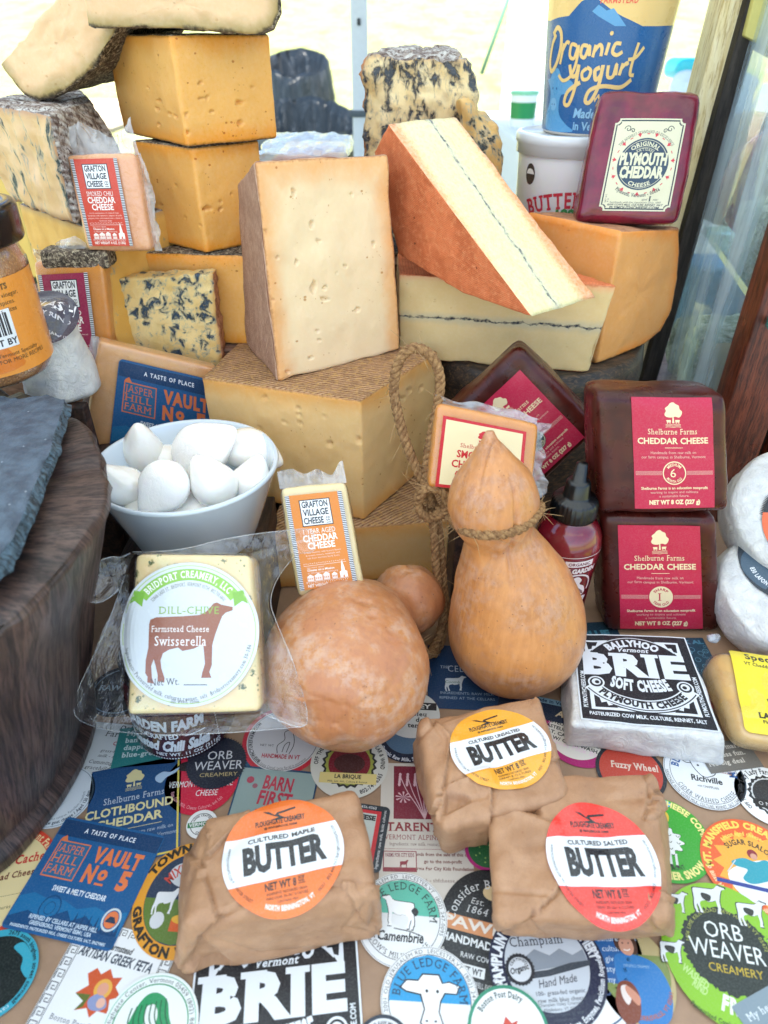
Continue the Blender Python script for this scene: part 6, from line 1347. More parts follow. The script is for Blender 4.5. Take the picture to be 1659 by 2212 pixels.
a.build('printing', cyl_fn(tc, _P4(), -math.pi/2-.05), INKC, tb, base=.015, lay=.01)
yc = A(20.6, 76.6, 34.1); yt = thing('yogurt_tub', 'large blue and cream yogurt tub with looping lettering and cow, at the top', 'tub', yc)
prf = [(0, 0), (4.75, 0), (4.95, .25), (6.05, 15.5), (6.3, 15.6), (6.35, 16.6), (6.1, 16.8), (0, 16.8)]
V, Fc = lathe(prf[:4], yc, 72); mk('cup', V, Fc, plain('tub_blue_base', '#e6ddd0', .28, coat=.4), yt); V, Fc = lathe(prf[3:], yc, 72); mk('lid', V, Fc, M_tubw, yt)
class _P5:
    rm = 5.4
    def __call__(s, z): return float(np.interp(z, [.25, 15.5], [4.95, 6.05]))+.012
a = Art(); bl_ = '#1f5f9a'; cr_ = '#ecc983'; lb_ = '#5b9fd0'
a.rect(-10, .35, 10, 14.9, cr_, 0)
a.poly([(-10, .35), (10, .35), (10, 10.5), (7, 10.4), (5.2, 10.35), (3.4, 10.3), (2.2, 10.3), (.4, 11.1), (-.5, 11.6), (-1.8, 12.6), (-2.3, 12.8), (-3.1, 12.4), (-4.2, 11.2), (-5.4, 11.1), (-7, 10.8), (-10, 11)], bl_, 1)
a.poly([(.4, 11.1), (-.4, 11.55), (.2, 12.1), (.6, 11.9), (1.1, 11.6), (1.8, 11.8), (3.4, 10.3), (2.2, 10.3)], lb_, 2)
a.disc(-2.4, 14.3, .95, '#27466a', z=2, n=24); a.text('TRAPP', 2.1, 13.6, 1.15, '#e8604c', w=5.0, wt=2, z=2); a.text('FARMSTEAD', 2.3, 12.2, .55, '#e8604c', w=3.9, wt=1, z=2, sp=.15)
S1 = .34
# looping brush lettering as strokes: Organic / yogurt
def stroke(P, w=.34): a.curve(P, w, cr_, 5, n=7)
stroke([(-5.0, 9.6), (-5.7, 8.6), (-6.0, 7.0), (-5.5, 6.2), (-4.6, 6.9), (-4.0, 8.4), (-4.1, 9.7), (-4.8, 10.2), (-5.6, 9.6)], .46); stroke([(-3.9, 6.9), (-3.6, 8.3), (-3.5, 8.8)]); stroke([(-3.6, 8.2), (-3.1, 8.9), (-2.7, 8.8)])
stroke([(-1.7, 8.6), (-2.4, 8.7), (-2.5, 7.7), (-1.9, 7.5), (-1.5, 8.6), (-1.6, 7.0), (-2.2, 5.8), (-3.2, 5.4), (-4.0, 5.9)]); stroke([(-.4, 8.6), (-1.0, 8.6), (-1.1, 7.8), (-.6, 7.6), (-.2, 8.6), (-.1, 7.7)]); stroke([(.3, 7.6), (.5, 8.7)]); stroke([(.4, 8.1), (.9, 8.7), (1.2, 8.4), (1.2, 7.7)])
stroke([(1.7, 7.8), (1.9, 8.9)]); a.disc(2.0, 9.7, .2, cr_, z=5, n=10); stroke([(3.2, 8.8), (2.6, 8.8), (2.4, 8.1), (2.9, 7.8), (3.5, 8.1)])
stroke([(-2.4, 6.9), (-2.0, 5.9), (-1.4, 6.0), (-1.2, 6.9), (-1.4, 4.8), (-2.0, 3.2), (-2.7, 3.3), (-2.3, 4.4), (-.8, 5.3)], .4); stroke([(-.2, 6.6), (-.7, 6.2), (-.5, 5.6), (.1, 5.7), (.3, 6.4), (-.2, 6.7)]); stroke([(1.3, 6.7), (.8, 6.4), (1.0, 5.6), (1.5, 6.0), (1.6, 6.9), (1.4, 4.9), (.7, 3.5), (.1, 3.6), (.5, 4.6), (2.0, 5.0), (4.0, 4.9), (5.2, 5.6)], .4)
stroke([(2.2, 6.9), (2.3, 5.9), (2.9, 5.9), (3.1, 7.0), (3.2, 6.0)]); stroke([(3.6, 6.0), (3.8, 7.1)]); stroke([(3.7, 6.6), (4.2, 7.1), (4.4, 6.9)]); stroke([(5.2, 8.9), (4.9, 7.2), (4.9, 6.1), (5.4, 6.0)]); stroke([(4.3, 7.4), (5.2, 7.6), (6.0, 8.5)])
# pale blue cow
a.blob([(-6.0, .5), (-6.1, 2.2), (-5.6, 3.0), (-5.4, 3.8), (-5.6, 4.6), (-6.3, 5.3), (-5.6, 5.6), (-5.1, 6.4), (-4.2, 6.5), (-3.6, 5.9), (-3.1, 5.2), (-2.3, 5.5), (-1.6, 5.0), (-2.3, 4.2), (-3.3, 4.0), (-3.6, 3.0), (-3.3, 2.0), (-2.2, 1.2), (-1.2, .5)], lb_, 3)
a.blob([(-5.2, 3.0), (-5.0, 3.6), (-4.3, 3.6), (-4.0, 3.0), (-4.3, 2.5), (-4.9, 2.5)], '#7bb4dc', 4)
for x_ in (-4.95, -4.2): a.disc(x_, 4.6, .12, bl_, z=4, n=8)
for x_ in (-4.85, -4.4): a.disc(x_, 3.05, .09, bl_, z=5, n=8)
a.text('Whole', 2.4, 3.5, .7, cr_, wt=1, sh=.2, z=5); a.text('Made', .2, 1.9, .9, '#8cc0e4', wt=1, sh=.15, z=5); a.text('in Vermont', 1.6, .7, .8, '#8cc0e4', wt=1, z=5); a.pack(); V_ = a.V[0]; m_ = (a.Z[0] >= 1.95); V_[m_, 0] = (V_[m_, 0]+6.2)*.76-6.5; V_[a.Z[0] >= .9, 1] *= .82; a.sub(.3)
a.build('printing', cyl_fn(yc, _P5(), -math.pi/2-.16), INKC, yt, base=.015, lay=.01)
# =============== ASH CHEESE (white cone with black folded label)
c = Tz(150, 845, 17.65); c = A(c[0]-.35, 52.2, 17.65); ash = thing('ash_cheese', 'grey white truncated cone cheese with black label folded over its top', 'cheese', c)
M_paper = NT('white_waxed_paper'); t = M_paper; n = t.noise(.7, 5, .6, None, 1.); t.set(t.mix(t.mr(n, .3, .7), '#e4e4e0', '#cfd0d0'), t.mr(n, .3, .7, .3, .5), t.bump(t.noise(.9, 5, .7, None, 1.5), .7, 1.2), sss=.1, coat=.15, coatr=.2)
prof = [(0, 0), (2.6, 0), (2.95, .3), (2.9, 1.2), (2.75, 2.6), (2.5, 4.2), (2.25, 5.8), (2.05, 6.9), (1.8, 7.35), (0, 7.4)]; pp = []
for q_, r_ in zip(prof[:-1], prof[1:]): pp += [q_, ((q_[0]*2+r_[0])/3, (q_[1]*2+r_[1])/3), ((q_[0]+2*r_[0])/3, (q_[1]+2*r_[1])/3)]
V, Fc = lathe(pp+[prof[-1]], c, 48, squash=(1, 1)); N = vnormals(V, Fc); V = V+N*(fbm(V*.6, 3)*.14)[:, None]; V[:, 2] = np.maximum(V[:, 2], 17.65); mk('wrapped_cheese', V, Fc, M_paper.m, ash)
a = Art(); a.disc(0, 0, 50, '#4b4a58', z=0, ry=50); a.text('IN ASH', 14, 4, 19, '#eeeef2', w=60, wt=1, z=1, rot=-8); a.text('BLOOMY RIND', 8, -10, 7, '#d5d5dd', w=62, wt=1, z=1, rot=-8); a.text('VERMONT CREAMERY', 4, -34, 4.5, '#c5c5cd', z=1, wt=1, rot=-10)
a.sub(8); f0 = plane_fn(c+A(.5, -.9, 6.8), A(.052, 0, 0), nrm(A(0, .75, .66))*.046); a.build('label', drape_fn(V, Fc, f0, 3), INKG, ash, base=.08)
# =============== BUTTER PARCELS
M_kp = NT('brown_butter_paper'); t = M_kp; n = t.noise(.6, 5, .6); f = t.noise(11, 4, .7); st = t.vor(.9); c = t.mix(t.mr(n, .3, .7), '#b98f6c', '#a67c5a'); c = t.mix(t.mr(f, .45, .7, 0, .22), c, '#8a6850'); c = t.mix(t.mr(t.math('ADD', st, t.mr(f, .3, .7, 0, .05)), .05, .12, .35, 0), c, '#8a5443')
t.set(c, .52, t.bump(t.math('ADD', t.math('MULTIPLY', f, .15), t.noise(.8, 4, .6, None, 1.)), .35, .8), sss=.05, coat=.08, coatr=.35)
def parcel(top, bot, label, lc, lr, rot, art, seed, raise_, dents, lines):
    """top: FL FR BR BL on the top face (px, z); bot likewise at the table. raise_: paper flaps lying over, dents: pleat pockets, lines: sharp creases (picture px)"""
    Tt = [Tz(u, v, z) for u, v, z in top]; Bt = [Tz(u, v, z) for u, v, z in bot]
    C = [[[Bt[0], Tt[0]], [Bt[3], Tt[3]]], [[Bt[1], Tt[1]], [Bt[2], Tt[2]]]]
    h = Hexa(C, .55, (84, 76, 26), .004, .5, .14, (), seed, .13)
    rs = np.random.RandomState(seed)
    for k in range(20):       # tent shaped creases: straight, sharp-bottomed
        p0 = h.rest.mean(0)+(rs.rand(3)-.5)*h.d; d = nrm(rs.randn(3)*A(1, 1, .4)); n_ = nrm(np.cross(d, A(0, 0, 1)+rs.randn(3)*.35)); dd = np.abs((h.rest-p0)@n_); al = np.abs((h.rest-p0)@d)
        h.V = h.V-h.N*(np.clip(1-dd/.42, 0, 1)*np.clip(1-al/3., 0, 1)*rs.uniform(.05, .13)*rs.choice([1, 1, -.6]))[:, None]
    h.V = h.V+h.N*(np.abs(fbm(h.rest*.8+seed, 2))*.05)[:, None]
    Q = proj(h.V); vis = ((h.N*(A(0, 0, H)-h.V)).sum(1) > 0)*1.
    for P in raise_:
        ins = inpoly(Q, P); dl = dline(Q, list(P)+[P[0]]); h.V = h.V+h.N*(ins*vis*(.13+.10*np.exp(-(dl/9)**2)))[:, None]
        h.V = h.V-h.N*((~ins)*vis*.09*np.exp(-(dl/6)**2))[:, None]
    for P in dents:
        ins = inpoly(Q, P); dl = dline(Q, list(P)+[P[0]]); h.V = h.V-h.N*(ins*vis*np.clip(dl/10, 0, 1)*.55)[:, None]
    for P in lines:
        dl = dline(Q, P); h.V = h.V-h.N*(vis*np.clip(1-dl/8, 0, 1)*.13)[:, None]
    h.V[:, 2] = np.maximum(h.V[:, 2], .03)
    th = thing('butter_parcel', label, 'butter', (h.V[:, 0].mean(), h.V[:, 1].mean(), h.V[:, 2].min()), 'butter parcels wrapped in brown paper')
    mk('paper_wrap', h.V, h.F, M_kp.m, th, rest=h.rest)
    cz = (Tt[0]+Tt[2])/2; n_ = nrm(np.cross(Tt[1]-Tt[0], Tt[3]-Tt[0])); n_ = n_ if n_[2] > 0 else -n_
    ct = RP(*lc, cz+n_*.3, n_); ex = nrm(Tt[1]-Tt[0]); ex = nrm(ex-n_*(ex@n_)); ey = np.cross(n_, ex); rt = math.radians(rot)
    e1 = ex*math.cos(rt)+ey*math.sin(rt); e2 = ey*math.cos(rt)-ex*math.sin(rt); sx, sy = (lr[0]/50, lr[1]/50); art.sub(3)
    art.build('label', drape_fn(h.V, h.F, plane_fn(ct, e1*sx, e2*sy, n_), 4, soft=.0, drop=.6), INKG, th, base=.05, lay=.012)
    return h
parcel([(400, 1995, 4.7), (812, 1925, 4.7), (766, 1700, 4.7), (446, 1768, 4.7)], [(386, 2114, .05), (822, 2026, .05), (790, 1790, .05), (400, 1850, .05)],
       'brown paper butter parcel with orange label, front left of the three', (612, 1840), (3.36, 3.30), 3, butter('#e9742c', 'MAPLE', 'MAPLE SUGAR, SEA SALT & CULTURES'), 3,
       [[(446, 1766), (600, 1712), (770, 1695), (766, 1705), (560, 1738), (450, 1850)], [(390, 1830), (432, 1872), (470, 1985), (520, 1950), (430, 2019), (384, 2100)], [(735, 1905), (822, 1915), (830, 2030), (790, 1990)]],
       [[(432, 2022), (500, 2078), (482, 2112), (396, 2092)], [(806, 1930), (792, 1995), (822, 2020)]],
       [[(520, 1950), (432, 2020), (384, 2095)], [(432, 2020), (560, 2060), (700, 2050)], [(715, 1912), (812, 1924)], [(806, 1928), (745, 2005), (822, 2022)], [(448, 1770), (430, 1860), (470, 1980)]])
parcel([(1070, 1990, 4.4), (1447, 1980, 4.4), (1412, 1668, 4.4), (1060, 1672, 4.4)], [(1080, 2028, .05), (1455, 2026, .05), (1440, 1780, .05), (1075, 1780, .05)],
       'brown paper butter parcel with red label, front right of the three', (1302, 1857), (3.06, 3.45), 0, butter('#ea4238', 'SALTED', 'CREAM, SEA SALT & CULTURES'), 8,
       [[(1040, 1650), (1062, 1700), (1101, 1742), (1196, 1778), (1230, 1860), (1200, 1930), (1140, 1985), (1074, 2012), (1040, 1980)], [(1376, 1645), (1440, 1690), (1440, 1745), (1412, 1770), (1393, 1764), (1425, 1716)], [(1395, 1930), (1425, 1925), (1470, 1950), (1460, 2030), (1410, 1990)]],
       [[(1103, 1738), (1125, 1712), (1160, 1722), (1175, 1765)], [(1384, 1662), (1418, 1712), (1394, 1752), (1400, 1700)], [(1085, 2008), (1150, 1992), (1165, 2014), (1090, 2024)]],
       [[(1050, 1668), (1101, 1742), (1196, 1778)], [(1140, 1988), (1175, 2020)], [(1075, 1925), (1190, 1935)], [(1383, 1655), (1420, 1716), (1393, 1765)], [(1200, 1930), (1140, 1988), (1072, 2012)], [(1400, 1925), (1455, 1955)]])
parcel([(948, 1790, 4.9), (1225, 1722, 4.9), (1157, 1503, 4.9), (905, 1552, 4.9)], [(955, 1846, .05), (1235, 1775, .05), (1185, 1600, .05), (895, 1640, .05)],
       'brown paper butter parcel with yellow label, behind the other two', (1081, 1612), (3.2, 3.0), 3, butter('#eda52e', 'UNSALTED', 'CREAM & CULTURES'), 5,
       [[(890, 1560), (922, 1540), (975, 1590), (960, 1695), (935, 1760), (890, 1650)], [(957, 1700), (1060, 1660), (1062, 1740), (1050, 1830), (940, 1850), (945, 1760)], [(1150, 1500), (1185, 1540), (1250, 1650), (1195, 1640), (1170, 1580)]],
       [[(962, 1705), (1015, 1722), (1020, 1735), (950, 1770)], [(925, 1548), (950, 1540), (935, 1575)]],
       [[(925, 1545), (962, 1600), (960, 1700)], [(960, 1702), (1018, 1728), (1050, 1722)], [(958, 1705), (946, 1842)], [(905, 1600), (940, 1560), (1000, 1540)], [(1165, 1510), (1195, 1600)]])
# =============== BRIE
zt3 = 3.1; Tt = [Tz(1236, 1566, zt3), Tz(1566, 1592, zt3), Tz(1482, 1376, zt3), Tz(1228, 1366, zt3)]; Bt = [Tz(1222, 1612, .05), Tz(1563, 1655, .05)]; Bt = [Bt[0]+A(-.1, 0, 0), Bt[1], A(Tt[2][0]+.3, Tt[2][1]+.3, .05), A(Tt[3][0]-.4, Tt[3][1]+.3, .05)]
C = [[[Bt[0], Tt[0]], [Bt[3], Tt[3]]], [[Bt[1], Tt[1]], [Bt[2], Tt[2]]]]; h = Hexa(C, .35, (20, 20, 8), .015, .5, .04, (), 4, .12)
br_ = thing('brie', 'white wrapped square brie with big black and white label lying on the table', 'cheese', (h.V[:, 0].mean(), h.V[:, 1].mean(), .03)); mk('wrapped_cheese', h.V, h.F, M_paper.m, br_, rest=h.rest)
a = brie(); a.sub(4); Q = [h.tri(np.array([x, y, 1.])) for x, y in ((-.88, -.90), (.96, -.93), (.97, .97), (-.93, .97))]; a.build('label', drape_fn(h.V, h.F, quad_fn(*Q, 100, 100), 2), INK, br_, base=.04, lay=.004)
# =============== SPECIAL CHEDDAR (yellow label)
zt3 = 3.2; Tt = [Tz(1592, 1590, zt3), Tz(1950, 1640, zt3), Tz(1860, 1440, zt3), Tz(1540, 1400, zt3)]; Bt = [Tz(1575, 1618, .05), Tz(1960, 1690, .05), A(Tt[2][0]+.3, Tt[2][1]+.5, .05), A(Tt[3][0]-.5, Tt[3][1]+.4, .05)]
C = [[[Bt[0], Tt[0]], [Bt[3], Tt[3]]], [[Bt[1], Tt[1]], [Bt[2], Tt[2]]]]; h = Hexa(C, 1.0, (20, 18, 8), .015, .5, .06, (), 2, .12)
sp_ = thing('cheese_pack', 'pale yellow cheddar block with bright yellow label at the right edge', 'cheese pack', (h.V[:, 0].mean(), h.V[:, 1].mean(), .03)); mk('cheese', h.V, h.F, plain('waxy_yellow_cheddar', '#dcb673', .3, .3, 1.5, coat=.4, sss=.2, vary=.12), sp_)
a, W, Hh = special(); a.sub(5); Q = [RP(u, v, Tt[0]+A(0, 0, .1), A(0, 0, 1)) for u, v in ((1610, 1580), (1935, 1628), (1850, 1448), (1573, 1399))]; a.build('label', drape_fn(h.V, h.F, quad_fn(*Q, W, Hh), 2), INK, sp_, base=.16, lay=.004)
hc = Hexa(C, 1.1, (26, 22, 8), .03, .7, .08, (), 5, .15); hc.V = hc.V+vnormals(hc.V, hc.F)*.12; hc.V[:, 2] = hc.V[:, 2].clip(.02); mk('film', hc.V, hc.F, F_SM, sp_)
v_, f_ = [], []
L = [Tz(1540+random.uniform(-14, 14), 1378+random.uniform(-8, 8), 3.2+random.uniform(-.3, .5)) for _ in range(8)]
v_, f_ = tube(catmull(L[:5], 5), .28, 7); mk('film_knot', v_, f_, F_FR, sp_)
# =============== WHITE PAPER WRAPPED ROUNDS
def puck(c, r, th_, ax, name, label, artf, seed, lz):
    prof = [(0, -th_/2), (r*.75, -th_/2), (r*.95, -th_*.42), (r, -th_*.2), (r, th_*.2), (r*.95, th_*.42), (r*.8, th_*.5), (r*.3, th_*.5), (0, th_*.5)]; pp = []
    for a_, b_ in zip(prof[:-1], prof[1:]): pp += [a_, ((a_[0]*2+b_[0])/3, (a_[1]*2+b_[1])/3), ((a_[0]+b_[0]*2)/3, (a_[1]+b_[1]*2)/3)]
    V, Fc = lathe(pp+[prof[-1]], c, 72, axis=ax); N = vnormals(V, Fc); rel = V-c
    w1 = fbm(V*.28+seed, 2)*.22; f1 = np.abs(fbm(V*.45+seed*3, 2)); V = V+N*(w1-.16*np.exp(-(f1/.04)**2))[:, None]
    V[:, 2] = np.maximum(V[:, 2], .03)
    t_ = thing(name, label, 'cheese', (V[:, 0].mean(), V[:, 1].mean(), V[:, 2].min()), 'white paper wrapped rounds'); mk('paper_wrap', V, Fc, M_paper.m, t_)
    ax = nrm(ax); ex = nrm(np.cross(A(0, 1, 0), ax)); ex = A(1, 0, 0)-ax*ax[0]; ex = nrm(ex); ey = np.cross(ax, ex); ey = -ey if ey[2] < 0 else ey
    a, R = artf(); a.sub(4); o = c+ax*(th_*.5)+ex*lz[0]+ey*lz[1]; k = lz[2]/R; a.build('label', drape_fn(V, Fc, plane_fn(o, ex*k, ey*k, ax), 3), INK, t_, base=.06)
def lab_a():
    a = Art(); a.disc(0, 0, 50, '#1d232b', z=0); a.chord(0, 0, 50.2, -16, 16, '#e0663a', 1); a.text('SMALL ROUND', -4, 2, 7, '#f5efe8', wt=2, sh=.2, w=60, z=2); a.text('FROM VERMONT', -6, -7, 5, '#1d232b', wt=1, w=50, z=2)
    a.arc('SWEET ROWEN', 0, 0, 30, 90, 12, '#e8e4e0', wt=2, span=100, z=2, serif=1); a.arc('830 LAFONT ROAD, ALBANY, VT', 0, 0, 40, 250, 5, '#e8e4e0', wt=1, span=120, inv=True, z=2)
    for k in range(70):
        t_ = math.radians(15+150*k/70); a.poly([(50*math.cos(t_), 50*math.sin(t_)), (50*math.cos(t_+.03), 50*math.sin(t_+.03)), (54*math.cos(t_+.02), 54*math.sin(t_+.02))], '#1d232b', 0)
    return a, 50
def lab_b():
    a = Art(); a.disc(0, 0, 50, '#1f2b36', z=0); a.blob([(-44, 10), (-48, -10), (-30, -34), (-22, -10), (-26, 20)], '#3d5568', 1); a.arc('830 LAFONT ROAD, WEST GLOVER, VT', 0, 0, 41, 255, 5, '#dfe4e8', wt=1, span=130, inv=True, z=2); a.arc('ANDERSONVILLE', 0, 0, 26, 90, 10, '#dfe4e8', wt=2, span=140, z=2); return a, 50
puck(Tz(1696, 1300, 3.9)+A(.2, .6, 0), 5.7, 4.4, A(-.10, -.42, .9), 'wrapped_round', 'lower white paper wrapped round cheese with dark blue label at the right edge', lab_b, 3, (-.2, 2.2, 3.6))
puck(Tz(1712, 1130, 8.7)+A(.5, .9, 0), 5.7, 4.4, A(-.12, -.62, .78), 'wrapped_round', 'upper white paper wrapped round cheese with black and orange label', lab_a, 9, (.4, -1.4, 3.9))
# =============== PRINTED LABELS GLUED TO THE TABLE
def upx(v): return H/(-ray(CX, v)[2])/F_
def st(lb, art, u, v, wpx, rot, lv, R=50., ratio=1., off=(0, 0), group=None):
    """lay an Art (half-width R) flat on the table with its centre under picture point (u,v); wpx = half width in view px"""
    c = Tz(u, v, 0); k = wpx*upx(v)/R; r = math.radians(rot); ex = A(math.cos(r), math.sin(r), 0); ey = A(-math.sin(r), math.cos(r), 0)
    o = c-ex*off[0]*k-ey*off[1]*k*ratio
    ob = art.build('cheese_label', plane_fn(o, ex*k, ey*k*ratio, A(0, 0, 1)), INKT, None, lay=.0035, base=.03+lv*.04)
    return tag(ob, lb, 'label', group)
def star(a, cx, cy, r, n, c, z=2, r2=.6):
    return a.poly([(cx+(r if k % 2 else r*r2)*math.cos(math.pi*k/n), cy+(r if k % 2 else r*r2)*math.sin(math.pi*k/n)) for k in range(2*n)], c, z)
K = '#22262c'; Wt = '#e6e8e8'; Cr = '#e6dfc4'
# 1 jasper flat
a, W, Hh = jasper(); st('blue JASPER HILL FARM label lying flat left of the orange butter parcel', a, 190, 1902, 123, -11, 4, 50, 1.18, (50, 42))
# 2 clothbound cheddar
a = Art(); a.rect(-50, -60, 50, 60, '#1d4a78', 0); a.rect(46, -60, 48, 58, '#d8c65a', 1); a.rect(-48, -58, 48, -56, '#d8c65a', 1); tree(a, -2, 30, .9, '#d9cf9a', 2)
a.blob([(22, 38), (30, 42), (38, 40), (48, 44), (44, 38), (34, 34), (28, 28), (22, 32)], '#a9c4dc', 2)
a.text('Shelburne Farms', 0, 13, 8, '#b9c4cf', w=66, serif=1, z=2); a.text('CLOTHBOUND', -4, -2, 10, '#d9cf9a', w=94, wt=1, z=2); a.text('CHEDDAR', -4, -16, 10, '#d9cf9a', w=70, wt=1, z=2); a.rect(-20, -21, 30, -20.4, '#d9cf9a', 2)
a.text('Handmade from raw milk on', 10, -29, 4.5, '#a9b8c8', w=66, z=2); a.text('our farm in Shelburne, Vermont', 10, -37, 4.5, '#a9b8c8', w=74, z=2)
st('navy clothbound cheddar label with cream oak tree, above the blue flat one', a, 290, 1752, 98, 13, 2)
# 3,4 farmhouse + orb weaver
a = Art(); a.disc(0, 0, 50, '#c8203f', z=0); a.blob([(-38, 22), (-30, 32), (-18, 30), (-10, 22), (-20, 16)], '#221c20', 1); a.text('VERMONT FARMHOUSE', 0, -8, 9.5, Wt, w=88, z=2, sh=.1); a.text('CHEESE', 10, -22, 9, Wt, w=30, z=2, sh=.1); a.arc("Raw Cow's Milk, Cheese Cultures, and Salt", 0, 0, 42, 262, 5, '#e8a8b0', span=120, inv=True, z=2)
st('pinkish red farmhouse cheese disc label above the orange butter parcel', a, 436, 1690, 78, 3, 2)
a = Art(); a.disc(0, 0, 50, '#1b2232', z=0)
for k in range(60): t_ = k*.1047; a.poly([(49*math.cos(t_), 49*math.sin(t_)), (49*math.cos(t_+.06), 49*math.sin(t_+.06)), (53*math.cos(t_+.03), 53*math.sin(t_+.03))], '#1b2232', 0)
a.text('ORB', 6, 6, 17, '#cfd3d8', w=44, z=2); a.text('WEAVER', 6, -14, 17, '#cfd3d8', w=82, z=2); a.text('CREAMERY', 8, -27, 7.5, '#b9a878', w=64, z=2)
st('dark navy ORB WEAVER disc label overlapping the pinkish red one', a, 468, 1650, 63, 3, 3)
a = Art(); a.disc(0, 0, 50, Wt, z=0); a.ring(0, 0, 36, 38, K, z=1); a.arc('HAND CRAFTED', 0, 0, 27, 90, 7, K, wt=1, span=130, z=1); a.rect(-46, -9, 46, 9, '#2c7a4a', 2); a.text('VERMONT', 0, -6, 12, Wt, w=80, wt=1, z=3); a.arc('CHEESE', 0, 0, 34, 270, 7, K, wt=1, span=70, inv=True, z=1)
st('small white disc with green VERMONT band beside the orange butter parcel', a, 437, 1783, 33, 8, 3)
# 5 barn first
a = Art(); a.rect(-52, -40, 52, 40, '#1f4668', 0); a.rect(-50, -38, 50, 37, '#8fa5a4', 1); a.disc(-36, 20, 5, '#b0455a', z=2, n=12); a.disc(-28, 12, 3.5, '#9a5a6a', z=2, n=12); a.text('BARN', 2, 8, 19, '#b8304a', w=40, wt=1, z=2, rot=-3); a.text('FIRST', 2, -14, 19, '#b8304a', w=44, wt=1, z=2, rot=-3); a.text('CREAMERY', 2, -26, 7, '#b8304a', w=44, z=2)
st('grey green BARN FIRST label with navy border and red letters', a, 592, 1722, 84, -6, 2)
# 6 town fair mixed label
a = Art(); a.disc(0, 0, 50, '#e09a2c', z=0); a.disc(0, 0, 39, '#2a3a52', z=1); a.chord(0, 0, 38.6, -38.6, -2, '#5f7a34', 2); a.arc('TOWN FINEST', 0, 0, 41, 96, 7.5, '#2a2620', wt=2, span=120, z=2); a.arc('GRAFTON VILLAGE', 0, 0, 48.8, 268, 7.5, '#2a2620', wt=2, span=150, inv=True, z=2)
a.disc(0, 20, 22, '#c9cfd2', ry=12, z=3); a.arc('MIXED MILK', 0, 2, 20, 94, 9, '#c84a3e', wt=1, span=120, z=4)
a.poly([(-6, 14), (0, 12), (-3, 8), (4, 3), (-1, 6), (1, 9), (-5, 10)], '#e8a33a', 4); a.poly([(8, 12), (13, 10), (10, 6), (16, 0), (10, 4), (12, 8)], '#e8a33a', 4)
cow(a, -18, -4, .34, '#dfe2e4', 4); a.disc(14, -8, 8, '#e6e8ea', ry=4, z=4, n=20); a.rect(8, -18, 20, -9, '#4a4e54', 3); a.disc(-20, -20, 7, '#d2d6d8', z=4, n=14); a.rect(-6, -28, 18, -18, '#d8602c', 4); a.disc(6, -18, 12, '#e8b03a', ry=4, z=5, n=20)
st('oval orange rimmed village cheese label with cow and kettle, left of the orange butter', a, 398, 1942, 106, -4, 3, ratio=1.15)
# 7 feta
a = Art(); a.rect(-50, -62, 50, 62, Wt, 0); 
def key(x, y, s, rot=0):
    for q in ([(0, 0), (0, 9), (8, 9), (8, 2.5), (3, 2.5), (3, 5.5), (5.5, 5.5)],): 
        P = [(x+(px if not rot else -py)*s, y+(py if not rot else px)*s) for px, py in q]; a.line(P, 1.1*s, K, 1)
for k in range(12): key(-48, -60+k*10, .85); key(41, -60+k*10, .85)
for k in range(9): key(-36+k*9, 54, .7)
for x in (-49.2, -39.6, 39.8, 49.2): a.rect(x-.3, -62, x+.3, 62, K, 1)
a.text('Farmstead', -2, 42, 5.5, K, w=24, sh=.2, wt=1, z=1); a.text('ARTISAN GREEK FETA', -2, 32, 8, '#2f3c4c', w=72, wt=1, sh=.15, z=1)
a.poly([(-20, 20), (-14, 26), (-8, 22), (-2, 28), (4, 22), (12, 24), (10, 16), (18, 10), (10, 6), (14, -4), (4, -4), (0, -10), (-6, -4), (-16, -8), (-12, 0), (-22, 4), (-14, 12)], '#c8552c', 1); a.poly([(-22, 4), (-12, 0), (-16, -8), (-10, -4), (-8, 6)], '#5f6a2c', 2)
a.disc(0, 12, 8, '#e0a84a', z=3, n=20); a.disc(0, 12, 5, '#d89a80', z=4, n=16); a.blob([(-8, 2), (-2, 8), (6, 6), (10, 0), (4, -4), (-4, -4)], '#8a94b8', 3); a.disc(4, 2, 4, '#e0b09a', z=4, n=12)
a.para(['Boston Post Dairy, LLC', 'of Vermont', 'Ingredients: Pasteurized Goat milk', 'Enzymes, Calcium, Cultures'], 0, -18, 4.2, '#50545a', 1.7, z=1, serif=1)
st('white ARTISAN GREEK FETA label with greek key border at the lower left', a, 207, 2172, 124, -13, 2, ratio=1.0)
# 8 green goddess disc
a = Art(); a.disc(0, 0, 50, '#e4ebe8', z=0); a.ring(0, 0, 38.5, 39.8, '#2f8f58', z=1); a.ring(0, 0, 46.5, 47.4, '#7ab898', z=1); a.arc('Cheese, Highgate Center, Vermont 05459 (802) 868', 0, 0, 41, 92, 4.6, '#2a3a36', span=220, z=1)
a.blob([(-20, -20), (-24, 0), (-16, 18), (-4, 30), (8, 30), (18, 20), (20, 4), (24, -14), (14, -8), (10, -24), (-6, -10)], '#1f9058', 1); a.blob([(-6, 4), (-4, 18), (4, 20), (8, 12), (6, 2), (0, -4)], '#dfe6e0', 2)
for k in range(8): a.curve([(-18+k*5, 22), (-22+k*5.4, 8), (-16+k*5, -6), (-20+k*5.6, -16)], 1.4, '#0f5c38', 2)
st('white disc label with green curly haired figure and circling address, bottom left', a, 324, 2222, 104, 14, 4)
